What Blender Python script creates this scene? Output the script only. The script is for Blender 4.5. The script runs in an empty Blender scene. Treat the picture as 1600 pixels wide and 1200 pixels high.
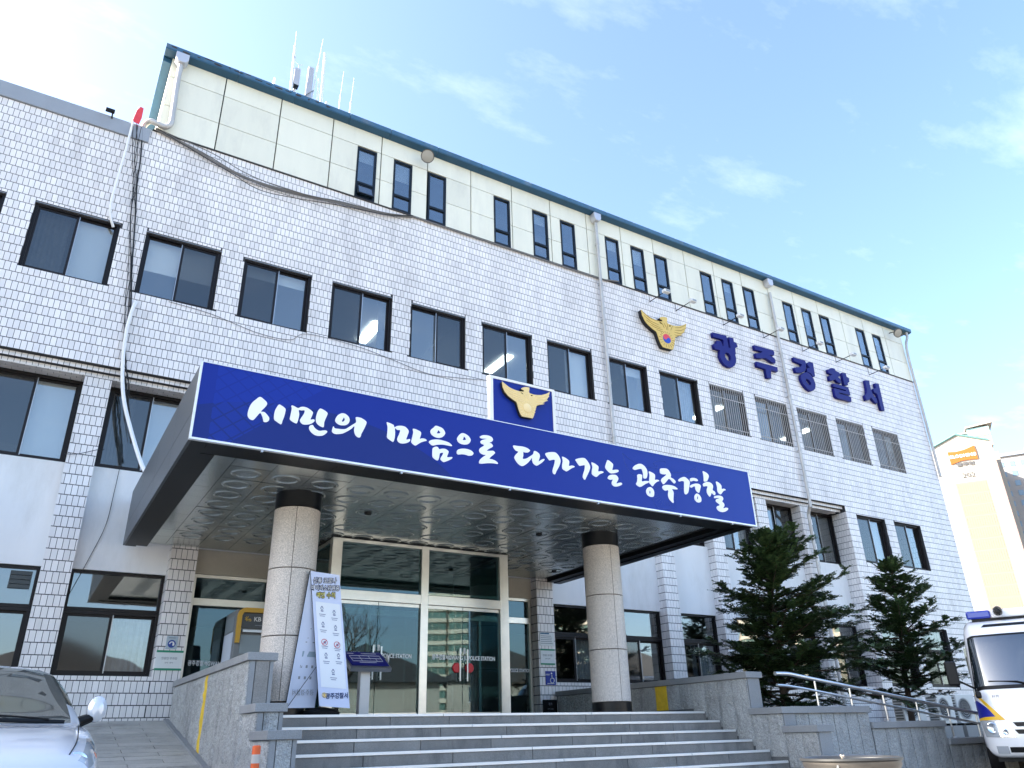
import bpy, bmesh, math, random
from mathutils import Vector, Matrix
random.seed(7)
SC = bpy.context.scene
COL = SC.collection
PI = math.pi
R = math.radians

# ------------------------------------------------------------------ camera
cam_d = bpy.data.cameras.new('camera')
cam = bpy.data.objects.new('camera', cam_d)
COL.objects.link(cam)
FW = Vector((0.48100983, 0.77036474, 0.41853042)).normalized()
RT = Vector((0.85389942, -0.5198614, -0.02449315)).normalized()
UP = RT.cross(FW).normalized()
CAM = Vector((0.0, -15.0, 1.6))
cam.matrix_world = Matrix(((RT.x, UP.x, -FW.x, CAM.x), (RT.y, UP.y, -FW.y, CAM.y), (RT.z, UP.z, -FW.z, CAM.z), (0, 0, 0, 1)))
cam_d.sensor_width = 36.0
cam_d.lens = 1197.67 / 1600 * 36.0
cam_d.clip_start = 0.1
cam_d.clip_end = 6000
SC.camera = cam

# ------------------------------------------------------------------ sky and sun
SUN = Vector((-0.80, 0.40, 0.52)).normalized()      # towards the sun: left of the building and a little behind it
w = bpy.data.worlds.new('World')
SC.world = w
w.use_nodes = True
nt = w.node_tree
for n in list(nt.nodes):
    nt.nodes.remove(n)
N = nt.nodes.new
L = nt.links.new
sky = N('ShaderNodeTexSky')
sky.sky_type = 'NISHITA'
sky.sun_disc = False
sky.sun_elevation = math.asin(SUN.z)
sky.sun_rotation = math.atan2(SUN.x, SUN.y)
sky.altitude = 50
sky.air_density = 1.0
sky.dust_density = 2.8
sky.ozone_density = 2.6
tc = N('ShaderNodeTexCoord')
sp = N('ShaderNodeSeparateXYZ')
L(tc.outputs['Generated'], sp.inputs[0])
zz = N('ShaderNodeMath'); zz.operation = 'MAXIMUM'; zz.inputs[1].default_value = 0.06
L(sp.outputs['Z'], zz.inputs[0])
dx = N('ShaderNodeMath'); dx.operation = 'DIVIDE'
dy = N('ShaderNodeMath'); dy.operation = 'DIVIDE'
L(sp.outputs['X'], dx.inputs[0]); L(zz.outputs[0], dx.inputs[1])
L(sp.outputs['Y'], dy.inputs[0]); L(zz.outputs[0], dy.inputs[1])
cb = N('ShaderNodeCombineXYZ')
L(dx.outputs[0], cb.inputs[0]); L(dy.outputs[0], cb.inputs[1])
mp = N('ShaderNodeMapping')
mp.inputs['Scale'].default_value = (1.0, 1.9, 1)
mp.inputs['Location'].default_value = (3.1, 1.7, 0)
L(cb.outputs[0], mp.inputs[0])
nz = N('ShaderNodeTexNoise')
nz.inputs['Scale'].default_value = 2.6
nz.inputs['Detail'].default_value = 8
nz.inputs['Roughness'].default_value = 0.62
L(mp.outputs[0], nz.inputs['Vector'])
rp = N('ShaderNodeValToRGB')
rp.color_ramp.elements[0].position = 0.54
rp.color_ramp.elements[0].color = (0, 0, 0, 1)
rp.color_ramp.elements[1].position = 0.84
rp.color_ramp.elements[1].color = (0.15, 0.15, 0.15, 1)
L(nz.outputs['Fac'], rp.inputs[0])
mx = N('ShaderNodeMix')
mx.data_type = 'RGBA'
L(rp.outputs[0], mx.inputs[0])
L(sky.outputs[0], mx.inputs[6])
mx.inputs[7].default_value = (6.4, 6.6, 6.9, 1)
bg = N('ShaderNodeBackground')
bg.inputs['Strength'].default_value = 0.105
L(mx.outputs[2], bg.inputs['Color'])
ow = N('ShaderNodeOutputWorld')
L(bg.outputs[0], ow.inputs[0])

sun_d = bpy.data.lights.new('sun', 'SUN')
sun_d.energy = 4.2
sun_d.angle = R(0.53)
sun_d.color = (1.0, 0.93, 0.82)
sun = bpy.data.objects.new('sun', sun_d)
COL.objects.link(sun)
sun.rotation_euler = (-SUN).to_track_quat('-Z', 'Y').to_euler()
sun.location = SUN * 100

SC.view_settings.view_transform = 'Standard'
SC.view_settings.look = 'None'
SC.view_settings.gamma = 1.0
SC.view_settings.exposure = 2.48
SC.view_settings.use_curve_mapping = False
SC.cycles.max_bounces = 7
SC.cycles.diffuse_bounces = 3
SC.cycles.glossy_bounces = 3
SC.cycles.transparent_max_bounces = 10
SC.cycles.caustics_reflective = False
SC.cycles.caustics_refractive = False
SC.cycles.sample_clamp_indirect = 4.0

# ------------------------------------------------------------------ materials
MATS = {}
def mat(name, col, rough=0.6, metal=0.0, var=0.0, vscale=3.0, bump=0.0, bscale=60.0, spec=0.5, coat=0.0, rnd=0.0,
        bdist=0.01, stain=None, streak=False, speck=None, emit=None):
    """Principled material; var = large soft colour variation, rnd = per piece variation, speck = fine grains"""
    if name in MATS:
        return MATS[name]
    m = bpy.data.materials.new(name)
    m.use_nodes = True
    t = m.node_tree
    b = t.nodes['Principled BSDF']
    b.inputs['Roughness'].default_value = rough
    b.inputs['Metallic'].default_value = metal
    b.inputs['Specular IOR Level'].default_value = spec
    b.inputs['Coat Weight'].default_value = coat
    c4 = (col[0], col[1], col[2], 1)
    out = None
    geo = None
    def position():
        nonlocal geo
        if geo is None:
            geo = t.nodes.new('ShaderNodeNewGeometry')
        return geo.outputs['Position']
    def mul(a_out, fac_out, lo, hi):
        mr = t.nodes.new('ShaderNodeMapRange')
        mr.inputs['To Min'].default_value = lo
        mr.inputs['To Max'].default_value = hi
        t.links.new(fac_out, mr.inputs['Value'])
        h = t.nodes.new('ShaderNodeVectorMath'); h.operation = 'SCALE'
        t.links.new(a_out, h.inputs[0]); t.links.new(mr.outputs[0], h.inputs['Scale'])
        return h.outputs[0]
    rgb = t.nodes.new('ShaderNodeRGB'); rgb.outputs[0].default_value = c4
    out = rgb.outputs[0]
    if var > 0:
        n = t.nodes.new('ShaderNodeTexNoise'); n.inputs['Scale'].default_value = vscale; n.inputs['Detail'].default_value = 6
        n.inputs['Roughness'].default_value = 0.65
        if streak:
            mpn = t.nodes.new('ShaderNodeMapping'); mpn.inputs['Scale'].default_value = (1, 1, 0.16)
            t.links.new(position(), mpn.inputs[0]); t.links.new(mpn.outputs[0], n.inputs['Vector'])
        else:
            t.links.new(position(), n.inputs['Vector'])
        cr = t.nodes.new('ShaderNodeMapRange'); cr.inputs['From Min'].default_value = 0.3; cr.inputs['From Max'].default_value = 0.7
        t.links.new(n.outputs['Fac'], cr.inputs['Value'])
        out = mul(out, cr.outputs[0], 1 - var, 1 + var * 0.6)
    if stain:
        scol, amount, sscale = stain
        n = t.nodes.new('ShaderNodeTexNoise'); n.inputs['Scale'].default_value = sscale; n.inputs['Detail'].default_value = 8
        n.inputs['Roughness'].default_value = 0.7
        mpn = t.nodes.new('ShaderNodeMapping'); mpn.inputs['Scale'].default_value = (1, 1, 0.3); mpn.inputs['Location'].default_value = (7, 3, 1)
        t.links.new(position(), mpn.inputs[0]); t.links.new(mpn.outputs[0], n.inputs['Vector'])
        cr = t.nodes.new('ShaderNodeMapRange'); cr.inputs['From Min'].default_value = 0.52; cr.inputs['From Max'].default_value = 0.78
        cr.inputs['To Max'].default_value = amount
        t.links.new(n.outputs['Fac'], cr.inputs['Value'])
        mm = t.nodes.new('ShaderNodeMix'); mm.data_type = 'RGBA'
        t.links.new(cr.outputs[0], mm.inputs[0]); t.links.new(out, mm.inputs[6])
        mm.inputs[7].default_value = (*scol, 1)
        out = mm.outputs[2]
    if speck:
        lo, hi, ss = speck
        n = t.nodes.new('ShaderNodeTexNoise'); n.inputs['Scale'].default_value = ss; n.inputs['Detail'].default_value = 3
        t.links.new(position(), n.inputs['Vector'])
        cr = t.nodes.new('ShaderNodeMapRange'); cr.inputs['From Min'].default_value = 0.33; cr.inputs['From Max'].default_value = 0.67
        t.links.new(n.outputs['Fac'], cr.inputs['Value'])
        out = mul(out, cr.outputs[0], lo, hi)
    if rnd > 0:
        g2 = t.nodes.new('ShaderNodeNewGeometry'); oi = t.nodes.new('ShaderNodeObjectInfo')
        ad = t.nodes.new('ShaderNodeMath'); ad.operation = 'ADD'
        t.links.new(g2.outputs['Random Per Island'], ad.inputs[0]); t.links.new(oi.outputs['Random'], ad.inputs[1])
        fr = t.nodes.new('ShaderNodeMath'); fr.operation = 'FRACT'; t.links.new(ad.outputs[0], fr.inputs[0])
        pw = t.nodes.new('ShaderNodeMath'); pw.operation = 'POWER'; pw.inputs[1].default_value = 0.55
        t.links.new(fr.outputs[0], pw.inputs[0])
        out = mul(out, pw.outputs[0], 1 - rnd, 1 + rnd * 0.35)
    t.links.new(out, b.inputs['Base Color'])
    if bump > 0:
        n = t.nodes.new('ShaderNodeTexNoise'); n.inputs['Scale'].default_value = bscale; n.inputs['Detail'].default_value = 5
        t.links.new(position(), n.inputs['Vector'])
        bn = t.nodes.new('ShaderNodeBump'); bn.inputs['Strength'].default_value = min(1.0, bump); bn.inputs['Distance'].default_value = bdist
        t.links.new(n.outputs['Fac'], bn.inputs['Height']); t.links.new(bn.outputs[0], b.inputs['Normal'])
    if emit:
        b.inputs['Emission Color'].default_value = (*emit[0], 1)
        b.inputs['Emission Strength'].default_value = emit[1]
    MATS[name] = m
    return m

def glass(name, tint, base_refl, gcol=(1, 1, 1), rough=0.015, solid=None, wave=0.0):
    """window pane: mirror share by fresnel + a coating, the rest is see-through (or a dark body when solid is set)"""
    m = bpy.data.materials.new(name)
    m.use_nodes = True
    t = m.node_tree
    for n in list(t.nodes):
        t.nodes.remove(n)
    o = t.nodes.new('ShaderNodeOutputMaterial')
    lw_ = t.nodes.new('ShaderNodeLayerWeight'); lw_.inputs['Blend'].default_value = 0.5
    pw_ = t.nodes.new('ShaderNodeMath'); pw_.operation = 'POWER'; pw_.inputs[1].default_value = 5.0
    t.links.new(lw_.outputs['Facing'], pw_.inputs[0])
    ad = t.nodes.new('ShaderNodeMath'); ad.operation = 'MULTIPLY_ADD'; ad.use_clamp = True; ad.inputs[1].default_value = 0.9 - base_refl; ad.inputs[2].default_value = 0.04 + base_refl
    t.links.new(pw_.outputs[0], ad.inputs[0])
    gl = t.nodes.new('ShaderNodeBsdfGlossy'); gl.inputs['Color'].default_value = (*gcol, 1); gl.inputs['Roughness'].default_value = rough
    if wave > 0:
        n = t.nodes.new('ShaderNodeTexNoise'); n.inputs['Scale'].default_value = 1.1; n.inputs['Detail'].default_value = 1
        g = t.nodes.new('ShaderNodeNewGeometry'); t.links.new(g.outputs['Position'], n.inputs['Vector'])
        bn = t.nodes.new('ShaderNodeBump'); bn.inputs['Strength'].default_value = wave; bn.inputs['Distance'].default_value = 0.02
        t.links.new(n.outputs['Fac'], bn.inputs['Height']); t.links.new(bn.outputs[0], gl.inputs['Normal'])
    if solid:
        tr = t.nodes.new('ShaderNodeBsdfDiffuse'); tr.inputs['Color'].default_value = (*solid, 1)
    else:
        tr = t.nodes.new('ShaderNodeBsdfTransparent'); tr.inputs['Color'].default_value = (*tint, 1)
    mxs = t.nodes.new('ShaderNodeMixShader')
    t.links.new(ad.outputs[0], mxs.inputs[0]); t.links.new(tr.outputs[0], mxs.inputs[1]); t.links.new(gl.outputs[0], mxs.inputs[2])
    t.links.new(mxs.outputs[0], o.inputs[0])
    MATS[name] = m
    return m

TILE = mat('white_glazed_tile', (0.83, 0.80, 0.785), 0.28, rnd=0.13, var=0.10, vscale=1.3, streak=True, stain=((0.44, 0.42, 0.40), 0.55, 1.1))
GROUT = mat('dark_grout', (0.045, 0.047, 0.052), 0.9, var=0.2, vscale=2)
STUCCO = mat('white_stucco', (0.82, 0.82, 0.81), 0.85, var=0.06, vscale=1.2, bump=0.25, bscale=90, stain=((0.50, 0.48, 0.43), 0.55, 0.8), streak=True)
LINTEL = mat('beige_stone_lintel', (0.50, 0.46, 0.38), 0.8, var=0.08, vscale=3, speck=(0.85, 1.1, 120))
CREAM = mat('cream_metal_panel', (0.79, 0.775, 0.64), 0.42, rnd=0.06, var=0.05, vscale=1.6, streak=True, stain=((0.50, 0.49, 0.43), 0.4, 1.8))
PJOINT = mat('panel_joint_black', (0.012, 0.018, 0.016), 0.8)
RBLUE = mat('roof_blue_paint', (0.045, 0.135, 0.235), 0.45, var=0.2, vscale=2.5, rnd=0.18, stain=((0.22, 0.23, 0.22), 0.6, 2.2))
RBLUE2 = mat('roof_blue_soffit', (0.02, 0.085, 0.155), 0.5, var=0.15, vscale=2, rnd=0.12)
RUST = mat('peeled_rust', (0.05, 0.035, 0.03), 0.9, var=0.3, vscale=12)
FRAME = mat('dark_bronze_frame', (0.009, 0.007, 0.008), 0.45, var=0.2, vscale=4, spec=0.3)
NAVYF = mat('navy_window_frame', (0.004, 0.009, 0.016), 0.45, spec=0.3)
ALU = mat('aluminium_track', (0.45, 0.46, 0.48), 0.35, 0.8)
CAPGREY = mat('grey_parapet_metal', (0.30, 0.33, 0.37), 0.5, var=0.08, vscale=1.2, stain=((0.2, 0.2, 0.2), 0.4, 1.5))
GLASS = glass('window_glass', (0.86, 0.89, 0.89), 0.10, (0.92, 0.95, 0.97), wave=0.10)
GLASS2 = glass('screened_glass', (0.55, 0.57, 0.57), 0.05, (0.90, 0.92, 0.93), rough=0.06, wave=0.10)
GLASS_D = glass('entrance_glass', (0.42, 0.55, 0.57), 0.05, (0.60, 0.75, 0.80), wave=0.03)
GLASS_U = glass('upper_glass', (0.72, 0.77, 0.79), 0.16, (0.88, 0.93, 0.97), wave=0.08)
BLIND = mat('white_blind', (0.74, 0.76, 0.78), 0.8, var=0.04, vscale=4)
CURTAIN = mat('grey_curtain', (0.40, 0.41, 0.42), 0.85, var=0.15, vscale=6)
ROOM = mat('office_wall_paint', (0.50, 0.50, 0.48), 0.9)
ROOMF = mat('office_floor', (0.25, 0.22, 0.19), 0.7)
ROOMC = mat('office_ceiling', (0.62, 0.62, 0.60), 0.9)
LAMP = mat('fluorescent_tube', (0.9, 0.95, 0.95), 0.5, emit=((0.92, 1.0, 0.97), 2.2))
STEEL = mat('brushed_stainless', (0.62, 0.62, 0.61), 0.28, 1.0, var=0.08, vscale=6)
STEELF = mat('satin_door_frame', (0.68, 0.66, 0.60), 0.32, 0.9, var=0.1, vscale=3)
PIPE = mat('galvanised_downpipe', (0.50, 0.49, 0.47), 0.5, 0.35, var=0.15, vscale=3, stain=((0.28, 0.2, 0.13), 0.6, 3))
GRANITE = mat('grey_granite', (0.255, 0.245, 0.228), 0.75, var=0.22, vscale=2.2, speck=(0.78, 1.18, 140), rnd=0.16, bump=0.2, bscale=150, stain=((0.085, 0.085, 0.085), 0.95, 2.6))
GRANITE2 = mat('split_face_granite', (0.40, 0.41, 0.40), 0.85, var=0.16, vscale=3.5, speck=(0.72, 1.2, 70), rnd=0.15, bump=1.0, bscale=22, stain=((0.12, 0.125, 0.125), 0.8, 4.0), bdist=0.035)
GRANITEC = mat('dressed_granite_cap', (0.27, 0.28, 0.285), 0.65, var=0.1, vscale=3, speck=(0.82, 1.15, 160), rnd=0.1)
YELLOW = mat('yellow_road_paint', (0.72, 0.48, 0.03), 0.6, var=0.18, vscale=9, bump=0.9, bscale=28)
PINKGR = mat('pink_granite_column', (0.62, 0.565, 0.505), 0.5, var=0.05, vscale=2, speck=(0.66, 1.22, 75), rnd=0.04)
BLACKST = mat('black_polished_stone', (0.004, 0.0045, 0.006), 0.3, var=0.2, vscale=3, spec=0.3)
BLACKM = mat('black_metal', (0.004, 0.0045, 0.005), 0.45, spec=0.3)
SIDEM = mat('grey_canopy_cladding', (0.085, 0.097, 0.11), 0.42, 0.35, var=0.1, vscale=1.0, rnd=0.08)
SOFFIT = mat('polished_soffit_metal', (0.58, 0.63, 0.61), 0.22, 0.75, var=0.06, vscale=1.5, rnd=0.10)
WHITE = mat('white_paint', (0.80, 0.80, 0.79), 0.5)
WHITEP = mat('white_plastic', (0.74, 0.75, 0.74), 0.45)
GOLD = mat('gold_paint', (0.72, 0.50, 0.13), 0.45, 0.15, var=0.1, vscale=9)
GOLDL = mat('pale_gold_paint', (0.80, 0.60, 0.26), 0.5, 0.1, var=0.06, vscale=9)
GOLDD = mat('gold_line', (0.36, 0.22, 0.04), 0.5)
NAVY = mat('navy_letter_paint', (0.0045, 0.006, 0.15), 0.5, spec=0.25)
RED = mat('red_plastic', (0.62, 0.02, 0.03), 0.4)
FLAGR = mat('red_cloth', (0.72, 0.06, 0.08), 0.7, var=0.1, vscale=20)
CABLE = mat('black_cable', (0.007, 0.009, 0.011), 0.6)
CABLEG = mat('grey_cable', (0.16, 0.155, 0.15), 0.7)
RUBBER = mat('black_rubber', (0.004, 0.004, 0.0045), 0.75, spec=0.3)

# ------------------------------------------------------------------ mesh helpers
class MB:
    def __init__(self):
        self.v = []; self.f = []
    def add(self, vs, fs):
        b = len(self.v)
        self.v.extend([tuple(p) for p in vs])
        self.f.extend([tuple(b + i for i in f) for f in fs])
        return self
    def box(self, x0, x1, y0, y1, z0, z1):
        return self.add([(x0, y0, z0), (x1, y0, z0), (x1, y1, z0), (x0, y1, z0), (x0, y0, z1), (x1, y0, z1), (x1, y1, z1), (x0, y1, z1)],
                        [(0, 3, 2, 1), (4, 5, 6, 7), (0, 1, 5, 4), (1, 2, 6, 5), (2, 3, 7, 6), (3, 0, 4, 7)])
    def quad(self, a, b, c, d):
        return self.add([a, b, c, d], [(0, 1, 2, 3)])
    def prism(self, poly, y0, y1):
        """polygon in x-z (counter clockwise seen from -y) extruded along y"""
        n = len(poly)
        return self.add([(x, y0, z) for x, z in poly] + [(x, y1, z) for x, z in poly],
                        [tuple(range(n)), tuple(range(2 * n - 1, n - 1, -1))] + [(i, i + n, (i + 1) % n + n, (i + 1) % n) for i in range(n)])
    def prismx(self, poly, x0, x1):
        n = len(poly)
        return self.add([(x0, y, z) for y, z in poly] + [(x1, y, z) for y, z in poly],
                        [tuple(range(n - 1, -1, -1)), tuple(range(n, 2 * n))] + [(i, (i + 1) % n, (i + 1) % n + n, i + n) for i in range(n)])
    def tube(self, pts, r, n=8, cap=True):
        pts = [Vector(p) for p in pts]
        rr = r if isinstance(r, (list, tuple)) else [r] * len(pts)
        rings = []
        up = None
        for i, p in enumerate(pts):
            d = (pts[min(i + 1, len(pts) - 1)] - pts[max(i - 1, 0)])
            if d.length < 1e-9:
                d = Vector((0, 0, 1))
            d.normalize()
            if up is None:
                up = Vector((0, 0, 1)) if abs(d.z) < 0.9 else Vector((1, 0, 0))
            s = d.cross(up)
            if s.length < 1e-6:
                s = d.cross(Vector((0.3, 0.9, 0.1)))
            s.normalize()
            up = s.cross(d).normalized()
            rings.append([p + (s * math.cos(2 * PI * k / n) + up * math.sin(2 * PI * k / n)) * rr[i] for k in range(n)])
        vs = [q for g in rings for q in g]
        fs = []
        for i in range(len(rings) - 1):
            for k in range(n):
                fs.append((i * n + k, i * n + (k + 1) % n, (i + 1) * n + (k + 1) % n, (i + 1) * n + k))
        if cap:
            fs.append(tuple(range(n - 1, -1, -1)))
            m = (len(rings) - 1) * n
            fs.append(tuple(m + k for k in range(n)))
        return self.add(vs, fs)
    def lathe(self, prof, c=(0, 0, 0), n=24, a0=0.0, a1=2 * PI, axis='z', cap=False):
        full = abs(a1 - a0) > 2 * PI - 1e-6
        m = n if full else n + 1
        vs = []
        for r, z in prof:
            for k in range(m):
                a = a0 + (a1 - a0) * k / n
                p = (r * math.cos(a), r * math.sin(a), z)
                if axis == 'y':
                    p = (p[0], p[2], p[1])
                elif axis == 'x':
                    p = (p[2], p[0], p[1])
                vs.append((c[0] + p[0], c[1] + p[1], c[2] + p[2]))
        fs = []
        for i in range(len(prof) - 1):
            for k in range(n):
                k2 = (k + 1) % m
                fs.append((i * m + k, i * m + k2, (i + 1) * m + k2, (i + 1) * m + k))
        if cap and full:
            fs.append(tuple(range(m - 1, -1, -1)))
            b = (len(prof) - 1) * m
            fs.append(tuple(b + k for k in range(m)))
        return self.add(vs, fs)
    def mesh(self, name, m, off=(0, 0, 0), smooth=False):
        me = bpy.data.meshes.new(name)
        ox, oy, oz = off
        me.from_pydata([(a - ox, b - oy, c - oz) for a, b, c in self.v], [], self.f)
        me.materials.append(m)
        if smooth:
            me.polygons.foreach_set('use_smooth', [True] * len(me.polygons))
        me.update()
        return me
    def build(self, name, m, parent=None, smooth=False, bevel=0.0, angle=35, fix=False):
        off = WO.get(parent, (0, 0, 0)) if parent is not None else (0, 0, 0)
        me = self.mesh(name, m, off, smooth)
        if fix:
            bm = bmesh.new(); bm.from_mesh(me); bmesh.ops.recalc_face_normals(bm, faces=bm.faces); bm.to_mesh(me); bm.free()
        o = bpy.data.objects.new(name, me)
        COL.objects.link(o)
        if parent is not None:
            o.parent = parent
            WO[o] = off
        if smooth:
            me.set_sharp_from_angle(angle=R(angle))
        if bevel > 0:
            b = o.modifiers.new('bevel', 'BEVEL'); b.width = bevel; b.segments = 2; b.limit_method = 'ANGLE'; b.angle_limit = R(40)
        return o
WO = {}
def tag(o, label=None, cat=None, group=None, kind=None):
    if label: o['label'] = label
    if cat: o['category'] = cat
    if group: o['group'] = group
    if kind: o['kind'] = kind
    return o
def root(name, label, cat, loc=(0, 0, 0), rz=0.0, group=None):
    o = bpy.data.objects.new(name, None)
    o.empty_display_size = 0.2
    COL.objects.link(o)
    o.location = loc
    o.rotation_euler = (0, 0, rz)
    WO[o] = tuple(loc) if rz == 0 else (0, 0, 0)
    return tag(o, label, cat, group)
def inst(name, me, parent, loc, rot=None):
    """an object that shares mesh data; loc in world metres (or local for turned things)"""
    o = bpy.data.objects.new(name, me)
    COL.objects.link(o)
    off = WO.get(parent, (0, 0, 0))
    o.parent = parent
    o.location = (loc[0] - off[0], loc[1] - off[1], loc[2] - off[2])
    if rot: o.rotation_euler = rot
    WO[o] = tuple(loc)
    return o
def smooth_closed(pts, sub=4):
    n = len(pts); out = []
    for i in range(n):
        p0, p1, p2, p3 = pts[i - 1], pts[i], pts[(i + 1) % n], pts[(i + 2) % n]
        for k in range(sub):
            t = k / sub
            out.append(tuple(0.5 * (2 * p1[j] + (p2[j] - p0[j]) * t + (2 * p0[j] - 5 * p1[j] + 4 * p2[j] - p3[j]) * t * t + (3 * p1[j] - p0[j] - 3 * p2[j] + p3[j]) * t ** 3) for j in (0, 1)))
    return out
def spline(pts, sub=5):
    out = []
    pts = [Vector(p) for p in pts]
    n = len(pts)
    for i in range(n - 1):
        p0, p1, p2, p3 = pts[max(i - 1, 0)], pts[i], pts[i + 1], pts[min(i + 2, n - 1)]
        for k in range(sub):
            t = k / sub
            out.append(0.5 * (2 * p1 + (p2 - p0) * t + (2 * p0 - 5 * p1 + 4 * p2 - p3) * t * t + (3 * p1 - p0 - 3 * p2 + p3) * t ** 3))
    out.append(pts[-1])
    return out
def plate_mesh(name, loops, thick, m):
    """flat shape (loops in x-z, even-odd holes) standing upright, front towards -y, thickness centred on y=0"""
    c = bpy.data.curves.new(name, 'CURVE')
    c.dimensions = '2D'; c.fill_mode = 'BOTH'; c.extrude = thick / 2
    for lp in loops:
        s = c.splines.new('POLY'); s.points.add(len(lp) - 1)
        for q, (x, z) in zip(s.points, lp):
            q.co = (x, z, 0, 1)
        s.use_cyclic_u = True
    o = bpy.data.objects.new(name, c)
    COL.objects.link(o)
    bpy.context.view_layer.update()
    me = bpy.data.meshes.new_from_object(o.evaluated_get(bpy.context.evaluated_depsgraph_get()))
    bpy.data.objects.remove(o); bpy.data.curves.remove(c)
    me.transform(Matrix.Rotation(PI / 2, 4, 'X'))
    me.name = name
    me.materials.clear(); me.materials.append(m)
    return me
def text_mesh(name, body, size, m, thick=0.004, align='CENTER', bold=0.0, width=1.0):
    c = bpy.data.curves.new(name, 'FONT')
    c.body = body; c.size = size; c.extrude = thick / 2; c.align_x = align; c.align_y = 'CENTER'; c.offset = bold; c.resolution_u = 3
    o = bpy.data.objects.new(name, c)
    COL.objects.link(o)
    bpy.context.view_layer.update()
    me = bpy.data.meshes.new_from_object(o.evaluated_get(bpy.context.evaluated_depsgraph_get()))
    bpy.data.objects.remove(o); bpy.data.curves.remove(c)
    me.transform(Matrix.Diagonal((width, 1, 1, 1)))
    me.transform(Matrix.Rotation(PI / 2, 4, 'X'))
    me.name = name
    me.materials.clear(); me.materials.append(m)
    return me
def on_screen(p):
    d = Vector(p) - CAM
    z = d.dot(FW)
    if z <= 0.1: return None
    return 800 + 1197.67 * d.dot(RT) / z, 600 - 1197.67 * d.dot(UP) / z, z

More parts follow.
